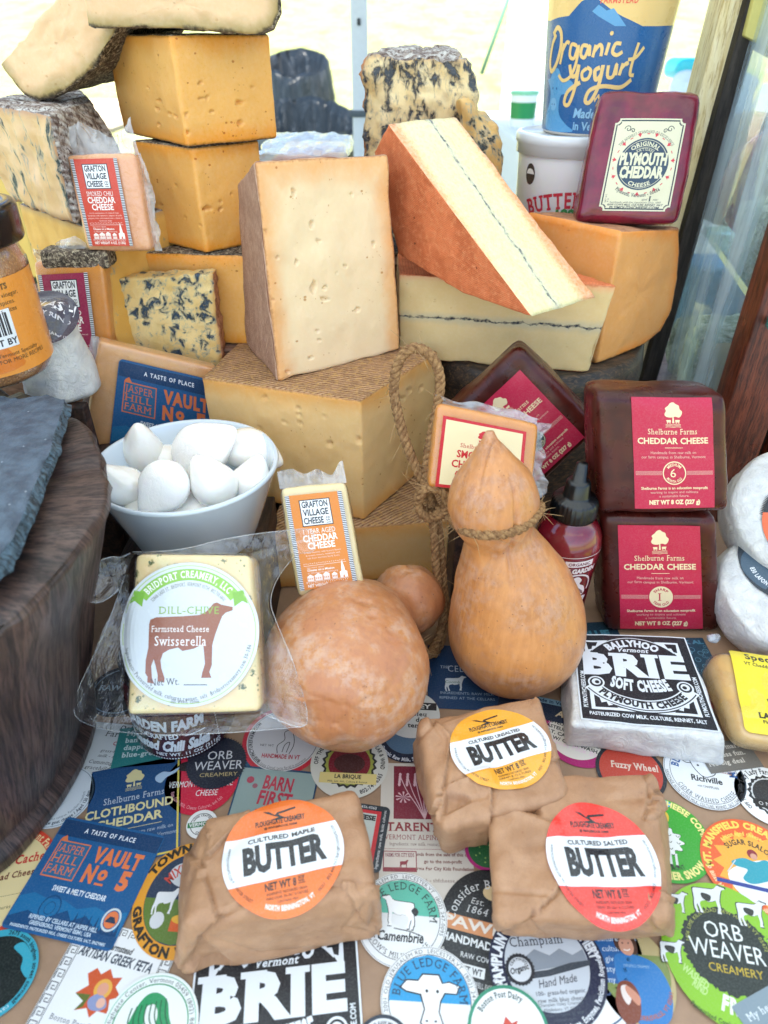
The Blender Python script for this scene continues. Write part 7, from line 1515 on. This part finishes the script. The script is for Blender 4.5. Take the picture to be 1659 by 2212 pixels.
# 9 mapped cache
a = Art(); a.disc(0, 0, 50, '#d8452c', z=0); a.disc(0, 0, 42, '#e3cf98', z=1); a.arc('Vermont Farmstead', 0, 0, 42.5, 40, 6, '#f0d8a0', wt=1, serif=1, span=80, z=2); a.text('Wrapped Cache', 4, 12, 8, '#c8352c', w=66, serif=1, wt=1, z=2, sh=.15); a.text('Farmstead Cheese', 6, 0, 5.5, '#6a2c22', w=56, serif=1, wt=1, z=2, sh=.15); a.text('Weight ______ Oz.', 10, -14, 5, '#6a5a44', w=52, serif=1, z=2); a.text('ingredients, cultures and salt', 6, -26, 3, '#6a5a44', w=54, z=2)
st('red rimmed cream farmstead disc label under the wooden tub at the left edge', a, -6, 1905, 124, 12, 1)
# 10 cyan black
a = Art(); a.disc(0, 0, 50, '#38a3b8', z=0); a.disc(0, 0, 42, '#15211f', z=1); a.blob([(20, 36), (38, 20), (42, 0), (30, 8), (26, 20), (10, 30)], '#38a3b8', 2); a.arc('2675 south bingham street cornwall', 0, 0, 43.5, 30, 4.6, '#10262c', wt=1, span=130, z=2); a.arc('raw milk', 0, 0, 43.5, -60, 4.6, '#d8e8ea', span=40, z=2)
st('cyan and black disc label at the lower left corner', a, -14, 2108, 92, -4, 3)
# 11 aged 120 days
a = Art(); a.disc(0, 0, 50, '#cfd8de', z=0); a.ring(0, 0, 47, 47.8, '#6a8090', z=1); a.arc('Raw goat cheese / Aged 120 days', 0, 0, 44, 300, 4.8, '#2c4052', wt=1, span=110, inv=True, z=1); a.arc('Cheese cultures, Penicillium roqueforti', 0, 0, 37, 300, 3.8, '#4a6072', span=110, inv=True, z=1)
st('pale blue white disc label aged 120 days beside the wooden tub', a, 128, 1722, 74, 18, 2)
# 12 grace hill
a = Art(); a.rect(-50, -50, 50, 50, '#cdd3d4', 0); a.rect(-48, -48, 48, -47, K, 1); a.rect(47, -48, 48, 48, K, 1); a.text('Dell', 10, 38, 9, K, wt=1, serif=1, z=1, sh=.2); a.text('Farm', -2, 24, 11, K, serif=1, z=1); a.text('cake', 16, 8, 11, '#a02840', serif=1, z=1); a.para(['grass-fed cow', 'milk - sea salt'], 10, -6, 5.5, K, 1.7, z=1, serif=1, sh=.2); a.para(['Cummington, MA', 'gracehilldairy.com'], 12, -28, 6.5, K, 1.6, z=1, serif=1, sh=.2)
st('white dairy label with thin black border behind the salsa jar, by the tub', a, 240, 1620, 66, -6, 1)
# 13 teal poem
a = Art(); a.rect(-50, -38, 50, 38, '#2b7d7c', 0); a.para(['My spots are', 'bands of velvet,', 'dappled like', 'blue-green rind'], -36, 22, 9, '#c9dede', 1.55, al='l', serif=1, wt=1, z=1)
st('teal label with white poem text left of the salsa jar', a, 318, 1612, 66, 6, 2)
# 14 culture farm disc
a = Art(); a.disc(0, 0, 56, '#c02a3c', z=-1); a.disc(0, 0, 50, '#c9c9cc', z=0); a.ring(0, 0, 47.5, 48.2, K, z=1); a.arc('BIG PICTUREFARM.COM', 0, 0, 42, 190, 4.6, K, wt=1, span=90, inv=False, z=1); a.arc('Produced by Louisa Conrad, Lucas Farrell in association', 0, 0, 46.6, 268, 4.0, K, span=110, inv=True, z=1)
a.text('HANDMADE IN VT', 2, -30, 6.5, '#b02a40', w=52, wt=1, z=1); a.text('NET WT', -20, -12, 3.5, K, z=1)
a.curve([(-4, -22), (-6, -10), (2, 0), (0, 12), (8, 16), (14, 6), (16, -8), (12, -22)], 1., K, 1); a.curve([(2, -20), (4, -8), (10, -4), (8, -20)], 1., K, 1)
st('pale grey disc label with red HANDMADE text under the round gourd cheese', a, 612, 1600, 78, -4, 2)
for k, (u, v) in enumerate(((512, 1600), (535, 1622))): pass
# 15 la brique
a = Art(); a.disc(0, 0, 50, '#cfd0c8', z=0); a.arc('OFF THE GRID', 0, 0, 40, 155, 5.5, K, wt=1, span=58, z=1); a.arc('SOLAR & WIND', 0, 0, 40, 20, 5.5, K, wt=1, span=58, z=1); a.arc('802-744-6365', 0, 0, 46, 318, 5.5, K, wt=1, span=50, inv=True, z=1)
star(a, 0, 0, 36, 22, '#2b2d30', 1, .9); star(a, 0, 0, 32, 22, '#9aa04a', 2, .93); a.disc(0, 0, 27, '#7a2430', z=3); a.disc(0, 0, 20, '#4a2a2a', ry=14, z=4); a.rect(-36, -29, 36, -14, '#d9c884', 5); a.text('LA BRIQUE', 0, -22, 5.6, K, w=34, wt=1, z=6); a.text('Milk, Salt, Ash, Culture & Rennet', 0, -27.5, 2.8, K, w=50, z=6)
st('cream disc label with LA BRIQUE banner below the round gourd cheese', a, 755, 1652, 84, -3, 3)
# 16 navy arc
a = Art(); a.disc(0, 0, 50, '#18263c', z=0); a.disc(0, 4, 38, '#55748f', z=1); a.arc('Organic Raw Milk, Salt, Rennet', 0, 0, 47.5, 280, 6.5, '#d9e0e8', wt=1, span=120, inv=True, z=1)
st('dark blue disc label half under the round gourd cheese and the butter parcel', a, 878, 1592, 66, -14, 2)
# 17 tarentaise
a = Art(); a.rect(-50, -78, 50, 78, '#ccc7bd', 0); a.rect(-35, 8, 44, 74, '#7a2438', 1)
for k in range(6):
    x = -28+k*9; a.curve([(0, 8), (x*.3, 24), (x*.7, 42), (x, 62)], 1., '#d9b8c0', 2)
    for q in range(5): a.disc(x-.6+q*.3, 50+q*3.2, 1.6, '#d9b8c0', ry=2.4, z=2, n=8)
for k in range(9): t_ = k*.7; a.poly([(-24, 34), (-24+9*math.cos(t_), 34+7*math.sin(t_)), (-24+9*math.cos(t_+.25), 34+7*math.sin(t_+.25))], '#d9b8c0', 3)
a.text('TARENTAISE', 2, -6, 9.5, '#8a2a34', w=88, serif=1, wt=1, z=1); a.text('VERMONT ALPINE CHEESE', 0, -15.5, 5.6, '#8a3a40', w=88, serif=1, z=1); a.text('Ingredients: raw milk, rennet, culture, salt', 0, -22, 3.6, '#6a4a44', w=78, serif=1, z=1); a.rect(-46, -26, 46, -25.6, '#8a3a40', 1)
a.rect(-46, -50, -10, -28, '#8a2a38', 1); a.rect(-45, -49, -11, -29, '#cfc6bc', 2); a.text('FARMS FOR CITY KIDS', -28, -34.5, 4, '#7a2438', w=31, serif=1, wt=1, z=3); cow(a, -24, -42, .13, '#8a2a38', 3); a.rect(-45, -49, -11, -45.5, '#8a2a38', 3)
a.para(['All funds from the sale of this cheese', 'go to the non-profit', 'Farms For City Kids Foundation'], 18, -33, 3.4, '#7a4a44', 2.2, wt=1, z=1); a.text('802-484-1226 - sbfcheese.org', 4, -60, 3.6, '#6a4a44', serif=1, z=1)
st('cream TARENTAISE label with maroon grasses panel in the middle of the table', a, 918, 1786, 97, -1, 1, ratio=1.02)
# 18 black red rounded
a = Art(); a.rrect(-50, -56, 50, 56, 9, '#22303a', 0); a.rect(-40, -46, 36, 46, '#c8303a', 1); a.rect(-33, -40, 29, 40, '#c2cdc8', 2); a.text('CHEESE', 6, 28, 8, K, w=44, wt=2, z=3); a.text('Ingredients: raw milk, lactic cultures', 44, -50, 5, '#dfe4e6', al='l', w=100, rot=90, z=1); a.text('802.436.4360', 8, 48.5, 5, '#dfe4e6', z=1)
st('black and red rounded label half under the orange butter parcel', a, 768, 1805, 66, -9, 2)
# 19, 20 blue ledge
def ledge(top, kind):
    a = Art(); a.disc(0, 0, 50, '#dfe2e2', z=0); a.ring(0, 0, 41.6, 42.3, K, z=1); a.ring(0, 0, 48.6, 49, K, z=1); a.arc('2001 OLD JERUSALEM RD  LEICESTER,VT  (802) 247-0095', 0, 0, 43.4, 88, 4, '#33383c', span=215, z=1)
    a.chord(0, 0, 41.4, -4 if kind else 4, 41.3, top, 1)
    if kind == 0:
        a.poly([(-41, 4), (-30, 6), (-10, -6), (10, -14), (24, -12), (38, -15), (30, -28), (-10, -24), (-40, -8)], '#e2e6e6', 2)
        cow(a, -2, 6, .52, K, 3, -1); cow(a, -2, 6, .49, '#eef0f0', 4, -1); a.blob([(10, 8), (14, 12), (18, 8), (15, 3)], K, 5); a.line([(-8, -11), (10, -13), (24, -17)], 1., K, 4)
        a.text('Camembrie', 0, -24, 9.5, K, w=50, wt=1, z=4, sh=.1); a.arc("COW'S MILK CHEESE", 0, 0, 40.6, 268, 5.6, K, serif=1, span=110, inv=True, z=4)
    else:
        a.chord(0, 0, 41.2, -41, -2, '#dfe3e4', 2)
        a.poly([(-8, 24), (10, 24), (14, 16), (20, 18), (32, 14), (28, 6), (16, 6), (12, 0), (10, -10), (14, -20), (6, -26), (-4, -26), (-10, -20), (-6, -8), (-10, 4), (-24, 6), (-32, 10), (-24, 18), (-12, 18)], K, 3)
        a.poly([(-7, 22.5), (9, 22.5), (12.5, 15), (20, 16.5), (30, 13.5), (27, 7), (15, 7.3), (10.5, 0), (8.7, -10), (12.4, -19.5), (5.4, -24.5), (-3.5, -24.5), (-8.4, -19.5), (-4.6, -8), (-8.6, 5.2), (-23.6, 7.5), (-29.5, 10.4), (-23.6, 16.6), (-12, 16.5)], '#e8ecec', 4)
        for x in (-3, 8): a.disc(x, 8, 1.6, K, z=5, n=10); a.disc(x*.8-.5, -18, 1.5, K, ry=1, z=5, n=8)
        a.text('Middlebury', 0, -36, 8, '#2a9ac8', w=48, wt=1, z=5)
    a.arc('BLUE LEDGE FARM', 0, 0, 30.5, 84, 8.5, '#1f3438' if kind == 0 else '#1a3a58', serif=1, span=180, z=5)
    return a
st('white disc label with sea green sky, standing cow and Camembrie lettering', ledge('#54b39c', 0), 868, 1986, 98, -5, 3)
st('white disc label with bright blue sky and cow face at the bottom middle', ledge('#1f93c9', 1), 928, 2164, 106, -3, 4)
# 21 big brie
a = brie(); st('large black and white BRIE label under the orange butter parcel', a, 596, 2205, 186, 6, 2, 50, 1.0, (50, 50))
# 22 consider bardwell
a = Art(); a.disc(0, 0, 50, '#20262a', z=0, ry=58); a.arc('Consider Bardwell', 0, 4, 34, 110, 9, '#d4d8d8', serif=1, span=150, z=1); a.disc(-2, 34, 9, '#d8c090', ry=7, z=1, n=20); a.text('Est.', -14, 20, 6, '#c8cccc', serif=1, z=1, sh=.2); a.text('1864', -14, 11, 7, '#c8cccc', serif=1, z=1, sh=.2)
a.rect(-49, -8, 49, 6, '#c98a5c', 1); a.text('PAWLET', -4, -5, 9.5, '#e0d8cc', w=84, wt=1, z=2); a.text('HANDMADE CHEESE', 0, -19, 7, '#d8dcdc', w=88, wt=1, z=1); a.text('RAW COW MILK', -2, -30, 4.6, '#d8dcdc', z=1, w=44); a.rect(-26, -44, 0, -35, '#d8dcdc', 1); a.text('NET WT', -13, -42.5, 5.6, '#20262a', w=22, wt=1, z=2); a.arc('MADE AT CONSIDER BARDWELL FARM 1333 W.PAWLET', 0, 0, 52, 262, 4.4, '#d8dcdc', span=100, inv=True, z=1)
st('black oval label with orange PA band between the two front butter parcels', a, 1058, 2010, 112, -14, 2)
# 23 champlain: outer and inner
a = Art(); a.disc(0, 0, 50, Wt, z=0); a.ring(0, 0, 46, 47, '#3a5a7a', z=1); a.poly([(6, 20), (44, 20), (40, -12), (34, -20), (6, -16)], '#1f5f9c', 1); a.para(['ONE KNOB', 'adding a culture helps', 'make cultures', 'which give the', 'and style a', 'creamy funk'], 26, 13, 3.6, '#cfe0ec', 1.75, z=2)
for k in range(16): a.rect(-45+k*.0+0, -8+k*1.6, -34, -8+k*1.6+(.5+.5*((k*5) % 3)), '#2f4f86', 1)
a.text('CULTURES', 30, -26, 4.6, '#1f3f6c', wt=1, z=1); a.para(['(28g).', 'Sat', 'DV).', 'Fiber', '0%'], 36, -31, 3.8, '#1f3f6c', 1.5, z=1, wt=1); a.text('8 14836 02004 6', -46, -8, 3, '#3a4a5a', al='l', rot=90, z=1)
st('white and blue nutrition disc label under the red butter parcel', a, 1225, 2058, 160, 0, 2, ratio=.98)
a = Art(); a.disc(0, 0, 50, '#1a2440', z=0); a.disc(0, 2, 36, '#c3cbd2', z=1); a.arc('CHAMPLAIN VALLEY', 0, 0, 38.5, 150, 8.5, '#dfe4e8', wt=2, span=110, z=2); a.arc('Y CREAMERY', 0, 0, 38.5, 35, 8.5, '#dfe4e8', wt=2, span=60, z=2); a.arc('Ingredients: Organic Raw Milk, Salt, Culture, Enzymes, Penicillium Roqueforti', 0, 0, 47.5, 278, 4.6, '#dfe4e8', wt=1, span=190, inv=True, z=2)
a.text('Champlain', -4, 18, 8, '#2a3040', serif=1, z=4, w=48); a.poly([(-34, 4), (-28, 12), (-18, 9), (-8, 15), (4, 9), (14, 14), (24, 8), (34, 12), (36, 2), (-34, -4)], '#8a949e', 2); a.poly([(-36, -6), (-20, -3), (0, -2), (20, 2), (38, 3), (37, -1), (0, -7), (-35, -9)], '#3a444e', 3)
star(a, -24, 0, 13, 26, '#20262e', 4, .92); a.disc(-24, 0, 9.6, '#cfd5da', z=5, n=28); a.text('Organic', -24, -2, 4.6, '#20262e', sh=.2, w=17, wt=1, z=6, rot=12); a.arc('CERTIFIED', -24, 0, 6.8, 90, 2, '#20262e', wt=1, span=130, z=6)
a.text('Hand Made', 6, -14, 6.4, '#2a3040', sh=.25, w=34, z=4, rot=5); a.para(['100% grass-fed organic', 'raw milk blue cheese'], 6, -21, 3.3, '#2a3040', 1.6, z=4); a.para(['Champlain Valley Creamery', 'Middlebury, VT 05753', 'Certified Organic by VOF', 'cvcream.com'], 4, -29, 2.3, '#4a5460', 1.6, z=4)
st('navy ringed silver disc label reading Hand Made, bottom middle', a, 1182, 2092, 126, 4, 3, ratio=.98)
# 24 boston post
a = Art(); a.disc(0, 0, 50, '#2f8a6c', z=0); a.disc(0, 0, 46, Wt, z=1); a.arc('Boston Post Dairy', 0, 0, 36, 95, 7, '#2f4a44', serif=1, wt=1, span=90, z=2); a.poly([(-6, 6), (0, 16), (6, 8), (14, 10), (10, 2), (4, -2), (-8, -2)], '#c84a3a', 2)
st('white disc with green rim and red leaf at the bottom edge', a, 1098, 2232, 88, 6, 5)
# 25 person photo
a = Art(); a.disc(0, 0, 50, '#b8a878', z=0, ry=60); a.chord(0, 6, 46, -46, 20, '#7a8a4a', 1); a.blob([(-16, 30), (-20, 44), (-8, 54), (6, 50), (10, 36), (6, 26)], '#4a3024', 2); a.blob([(-12, 28), (-14, 40), (-6, 47), (3, 44), (5, 32), (-2, 24)], '#d09a80', 3)
a.line([(-9, 31), (-4, 30), (0, 32)], 1.4, '#f0e8e0', 4); a.disc(-9, 39, 1.1, '#3a2a24', z=4, n=8); a.disc(-1, 39.5, 1.1, '#3a2a24', z=4, n=8)
a.blob([(-24, 20), (-6, 26), (18, 22), (34, 10), (42, -18), (30, -50), (-6, -54), (-22, -20)], '#2a78b8', 2); a.text('MANSFIELD CREAMERY', 4, 10, 3.4, '#9cc0dc', w=34, z=3); a.blob([(-32, -34), (-24, -10), (-8, -8), (0, -24), (-6, -50), (-24, -54)], '#7a3c28', 4); a.blob([(-22, -14), (-14, -12), (-10, -22), (-16, -34), (-22, -26)], '#e0d4cc', 5); a.blob([(0, -24), (-14, -12), (-16, -20), (-4, -34)], '#c88a70', 5)
a.arc('MORRISVILLE, VT 05661', 0, -4, 46, 300, 5, '#b0602c', wt=1, span=90, inv=True, z=4)
st('oval photo label of a person in a blue shirt holding a brown calf', a, 1372, 2110, 82, -4, 2)
# 26 frolic
a = Art(); a.disc(0, 0, 50, '#84bb28', z=0, ry=54)
P = [(34*(1+.05*random.uniform(-1, 1))*math.cos(t_), 2+32*(1+.05*random.uniform(-1, 1))*math.sin(t_)) for t_ in np.linspace(0, 6.28, 130)[:-1]]; a.poly(P, '#1d2a26', 1)
for (x, y, s_, f_) in ((-8, 40, .36, 1), (-35, 33, .26, 1), (24, 34, .32, 1), (43, 8, .24, -1), (-44, -6, .26, 1)): cow(a, x, y, s_*1.08, '#2c302e', 2, f_); cow(a, x, y, s_, '#d9dedc', 3, f_); a.blob([(x-4, y+4*s_*3), (x+3, y+3), (x+1, y-2), (x-4, y)], '#2c302e', 4)
a.arc('1406 LIME KILN ROAD NEW HAVEN VT 05472', 0, 2, 28.5, 92, 2.9, '#a8b050', span=170, z=2); a.text('ORB', 0, 10, 12.5, '#e0e6e2', w=30, z=2); a.text('WEAVER', 0, -5, 13, '#e0e6e2', w=56, z=2); a.text('CREAMERY', 3, -15, 6, '#c2a82c', w=40, z=2)
a.text('WASHED', -30, -24, 5.6, '#b8d888', w=20, wt=1, z=2, rot=-35); a.text('RIND', -28, -31, 5.6, '#b8d888', w=11, wt=1, z=2, rot=-35); a.arc('FROLIC', 4, 12, 56, 272, 10.5, '#e8f0e0', wt=2, serif=1, span=42, inv=True, z=2); a.arc("Pasteurized Cow's Milk, Rennet, Cultures", 0, 10, 62, 266, 3.1, '#2c4a1c', wt=1, span=62, inv=True, z=2)
st('big lime green FROLIC label with black centre and cows at the right', a, 1572, 2062, 138, -10, 4)
# 27 sugar slalom
a = Art(); a.disc(0, 0, 50, '#e0602c', z=0); star(a, 2, -2, 40, 15, '#e8a83c', 1, .78); a.blob([(-26, -14), (-4, 2), (20, 8), (40, -4), (38, -28), (10, -38), (-14, -36)], '#e2e8ea', 2); a.arc('MT. MANSFIELD CREAMERY', 0, 0, 39.5, 108, 7.2, '#e8d05a', wt=2, span=170, z=2); a.arc('Artisan aged cheese!', 0, 0, 31.5, 100, 4.4, '#e8d05a', wt=1, span=80, z=2); a.arc('SUGAR SLALOM', -2, -6, 27, 84, 5.6, '#3a2c24', wt=1, span=100, z=3)
a.blob([(-20, 0), (-8, 6), (4, 4), (14, 8), (26, 2), (22, -8), (12, -14), (-4, -20), (-12, -16), (-6, -6), (-16, -4)], '#2a98a8', 4); a.disc(2, 12, 5, '#8a2430', z=5, n=16); a.disc(3, 9.5, 3.4, '#d09a80', z=6, n=14); a.poly([(-38, -20), (14, -22), (30, -16), (30, -19), (14, -26), (-38, -24)], '#2a3f8c', 5); a.line([(-16, 2), (-26, -12)], .9, '#c8d0d8', 5)
a.para(['Ingredients:', 'Raw milk,', 'Cultures', 'VT maple'], 38, -8, 3.2, '#4a3a34', 1.6, z=5); a.arc('730 Bliss Hill Road Morrisville, VT', 0, 0, 46.5, 240, 4, '#f0d8a8', wt=1, span=110, inv=True, z=2)
st('orange disc label with a skier in teal, right of the sheep label', a, 1624, 1872, 106, -12, 3)
a = Art(); a.rect(-50, -30, 50, 30, '#dd5a2c', 0); a.text('mtmansfieldcreamery', 0, 8, 8, '#3a241c', w=86, wt=1, z=1); a.text('MORRISVILLE', 0, -8, 9, '#3a241c', w=70, wt=1, z=1)
st('strip of orange website label between skier and lime green labels', a, 1650, 1962, 52, -14, 2)
# 28 sheep
a = Art(); a.disc(0, 0, 50, '#35a02c', z=0); a.blob([(-50, 20), (-30, 48), (0, 50), (12, 44), (0, 36), (-10, 28), (-30, 22)], '#58a8d8', 1); a.arc('WOODCOCK CHEESE COMPANY', 0, 0, 41, 78, 7, '#e8df8c', wt=2, span=185, z=3); a.arc('SUMMER SNOW', 0, 0, 46.5, 285, 7.8, '#e8df8c', wt=2, span=90, inv=True, z=3); a.arc('VERMONT', 0, 0, 36, 280, 4.6, '#1f4a1c', wt=1, span=40, inv=True, z=3)
P = [((24+2.5*math.cos(12*t_))*math.cos(t_)-6, (16+2*math.cos(12*t_))*math.sin(t_)-2) for t_ in np.linspace(0, 6.28, 90)[:-1]]; a.poly([(x*1.03, y*1.05) for x, y in P], '#2a3a2a', 2); a.poly(P, '#e4e9e4', 3)
for k in range(14): a.curve([(-24+(k % 5)*9, 6-(k//5)*8), (-22+(k % 5)*9, 4-(k//5)*8), (-20+(k % 5)*9, 6-(k//5)*8)], .7, '#3a4a3a', 4, n=3)
for x in (-18, -12, 2, 8): a.rect(x, -30, x+2.6, -16, '#d8ddd8', 3); a.rect(x, -32, x+3, -29, '#2a2a2a', 4)
a.blob([(-12, 22), (-14, 32), (-4, 36), (6, 32), (6, 22), (-2, 17)], '#d8b23a', 4); a.disc(-6, 26, 1.2, K, z=5, n=8); a.disc(1, 26, 1.2, K, z=5, n=8)
st('green disc label with a woolly sheep and company lettering beside the red butter', a, 1436, 1813, 96, -12, 2)
# 29 richville
a = Art(); a.disc(0, 0, 50, '#dfe2e4', z=0); a.ring(0, 0, 48.4, 49, '#4a5a6a', z=1); a.ring(0, 0, 41.6, 42.2, K, z=1); a.arc('BLUE LEDGE FARM', 0, 0, 31, 86, 9, '#2f5a94', serif=1, wt=1, span=170, z=2); a.text('Richville', 2, -12, 8.5, K, w=38, wt=1, z=2); a.text('with CHAMPLAIN', 2, -20, 3.6, K, z=2, w=26); a.arc('CIDER WASHED CHEESE', 0, 0, 40.5, 270, 6, '#33414e', serif=1, span=120, inv=True, z=2); a.arc('HANDMADE WITH: COWS MILK, CULTURE, RENNET, SALT, CHAMPLAIN CIDER', 0, 0, 48, 268, 4, K, span=170, inv=True, z=2)
a.curve([(-18, 26), (-12, 8), (-2, -4), (8, -2), (14, 4), (10, 16), (2, 26)], 1., K, 3); a.curve([(-18, 26), (-28, 22), (-22, 14), (-14, 14)], 1., K, 3); a.disc(-6, 12, 1.5, K, z=3, n=8)
for k in range(12): a.curve([(10+k*2, 26-k), (14+k*2, 16-k), (10+k*2, 6)], .6, '#a0705c', 2)
st('white disc label with sketched cow face, Richville, below the brie', a, 1520, 1675, 84, -12, 3)
# 30 lazy lady
a = Art(); a.disc(0, 0, 50, Wt, z=0); star(a, 4, 0, 36, 20, K, 1, .9); star(a, 4, 0, 31, 26, '#c9cccc', 2, .95); a.disc(4, 0, 28, '#2a2c30', z=3); a.rect(-26, -22, 40, -8, '#15181a', 4); a.text('O MY HEART', 6, -18, 6, '#d8d8d8', z=5); a.arc('- Lazy Lady Farm -', 0, 0, 37, 112, 9, K, wt=1, serif=1, span=100, z=2); a.arc('OFF THE GRID', 0, 0, 38.5, 190, 5.6, K, wt=1, span=56, z=2)
st('white disc label with black scalloped centre at the right edge', a, 1662, 1722, 72, -10, 3)
# 31-33
a = Art(); a.rect(-50, -30, 50, 30, '#6f6c66', 0); a.para(['Leave a mark,', 'harmless fun.', 'No big deal'], -44, 14, 9, '#cfcac0', 1.7, al='l', serif=1, wt=1, z=1)
st('grey label with white No big deal text in front of the yellow labelled cheddar', a, 1572, 1636, 60, 8, 4)
a = Art(); a.disc(0, 0, 50, '#b8402f', z=0); a.disc(0, 0, 56, '#20262e', z=-1); a.text('Fuzzy Wheel', 8, 4, 12, '#dcc8b8', w=76, serif=1, wt=1, z=1); a.arc('cow milk, rennet, culture', 0, 0, 42, 300, 6, '#6a1f18', span=80, inv=True, z=1)
st('brick red disc label reading Wheel between red butter and brie', a, 1362, 1668, 66, -8, 2)
a = Art(); a.disc(0, 0, 50, '#a8186c', z=0); a.disc(-4, -2, 38, '#e0dcd4', z=1); a.arc('Boston Post Dairy', 0, 0, 40, 140, 6, '#e8c8dc', serif=1, span=90, z=1); a.para(['PASTEURIZED COWS MILK,', 'PASTEURIZED GOAT MILK,', 'SALT, CALCIUM CHLORIDE', 'W/ CIDER WASH.'], -2, 6, 5.4, K, 1.6, z=2, wt=1); a.text('Goat Milk Blend', 6, -26, 7, '#e8c8dc', serif=1, z=2)
st('magenta and cream disc label behind the red butter parcel', a, 1252, 1590, 80, -24, 1)
# 34 cellars
a = Art(); a.rect(-50, -60, 50, 60, '#1c3f66', 0); a.text('B U', 14, 42, 6, '#c05a3a', wt=1, z=1); a.text('SAVEUR', 8, 22, 4, '#8aa0b8', z=1); a.text('THE', -24, 14, 5, '#c5d0dc', serif=1, z=1); a.text('CELLARS', 8, 8, 12, '#c5d0dc', serif=1, w=56, z=1); cow(a, -12, -14, .42, '#cfd8de', 1, 1); a.text('Coomb', -14, -14, 5, '#2a6a5a', z=2, sh=.2); a.para(['INGREDIENTS: RAW MILK', 'RIPENED AT THE CELLARS'], 6, -34, 4.6, '#9fb4c8', 1.9, z=1)
st('navy THE CELLARS label with white cow between the two gourd cheeses', a, 998, 1462, 74, -3, 1)
# 35 bayley
a = Art(); a.disc(0, 0, 50, '#d4d6d2', z=0); a.rect(-44, 10, 44, 26, '#23272c', 1); a.text('BAYLEY', 4, 13, 9, '#dfe2e0', w=60, wt=1, z=2); a.para(['bleu', 'de', 'temple'], 16, -4, 9, K, 1.35, z=1, serif=1, wt=1)
st('pale disc label with BAYLEY band between round gourd and butter parcel', a, 888, 1545, 62, -4, 3)
# 37 in vermont strip
a = Art(); a.rect(-60, -16, 60, 16, '#1d2c44', 0); a.rect(-60, 8, 60, 16, '#7fa3b8', 1); a.text('Made in Vermont', 6, 9.5, 5, '#24405c', z=2, wt=1); a.text('Alice', 20, -8, 9, '#d9c9a8', sh=.3, z=1, wt=1)
st('navy strip label under the tall gourd cheese, left of the brie', a, 1188, 1535, 92, -16, 2)
# 38 teal lace
a = Art(); a.rect(-50, -80, 50, 80, '#1f4358', 0); a.text('JAK AL', 10, 58, 12, '#4f86a0', wt=2, w=70, z=1)
for k in range(20): a.ring(random.uniform(-20, 44), random.uniform(-70, 50), 6, 7.4, '#5f95ad', z=1, n=14); a.ring(random.uniform(-20, 44), random.uniform(-70, 50), 3, 4, '#5f95ad', z=1, n=10)
st('dark teal lace patterned label between brie and yellow labelled cheddar', a, 1500, 1430, 44, 0, 1)
a = Art(); a.rect(-50, -50, 50, 50, '#a82538', 0); a.text('&', 0, -10, 40, '#e8d8d8', serif=1, wt=1, z=1); a.ring(0, 0, 40, 43, '#e8d8d8', z=1)
st('small red label beside the right side of the brie', a, 1560, 1510, 34, -10, 2)
# 39 watermelon
a = Art(); a.disc(0, 0, 50, '#b02878', z=0); a.disc(0, 0, 42, '#25663a', z=1)
for k in range(14): a.disc(30*math.cos(k*.9)*(.4+.05*k), 30*math.sin(k*.9)*(.4+.05*k), 2.2, '#8fb868', z=2, n=8)
st('green and magenta disc label between the butter parcels', a, 1050, 1838, 46, 0, 2)
a = Art(); a.disc(0, 0, 50, '#22303f', z=0); a.disc(0, 0, 44, '#d8dcdf', z=1); a.arc('FARMSTEAD RAW MILK CHEESE', 0, 0, 34, 90, 6, K, wt=1, span=150, z=2)
st('dark ringed disc label cut by the bottom edge', a, 828, 2268, 62, 0, 5)
a = Art(); a.rrect(-50, -40, 50, 40, 4, '#7d8f98', 0); a.text('My heart', 0, 10, 12, '#dfe8ea', serif=1, z=1)
st('blue grey label at the lower right corner', a, 1662, 2205, 62, 22, 5)
a = Art(); a.rect(-50, -30, 50, 30, '#2a5a7c', 0); a.text('CELLARS', 0, 0, 12, '#9fb8cc', wt=1, z=1); st('blue label under the orange butter parcel corner', a, 500, 1650, 40, 10, 1)
a = Art(); a.rect(-50, -34, 50, 34, '#b9b4a4', 0); a.para(['raw milk', 'farmstead', 'cheese'], 0, 14, 9, '#7a5a44', 1.5, serif=1, z=1); st('tan label between round gourd and navy cellars label', a, 905, 1470, 44, -3, 0)

a = Art(); a.rect(-50, -60, 50, 60, '#173648', 0); a.text('BLUE', 6, 20, 16, '#3f7c90', wt=2, z=1); a.text('MILK', 6, -6, 12, '#3f7c90', wt=1, z=1)  # teal label, its dark tone also painting the shadow in this gap
for k in range(10): a.rect(-40, -50+k*3.4, 30+10*math.sin(k), -49+k*3.4, '#2f6478', 1)
st('dark teal label that also stands in for the shade between sauce bottle and lower waxed block', a, 1292, 1395, 58, 4, 1)
a = Art(); a.disc(0, 0, 50, '#16202c', z=0); a.ring(0, 0, 42, 44, '#6f8aa0', z=1); a.text('RAW MILK', 0, 0, 10, '#8fa8b8', wt=1, z=1)  # dark disc put down to paint the shade under the bowl side
st('dark disc label added for the shade behind the dill chive pack and the bowl', a, 262, 1492, 70, 0, 0)
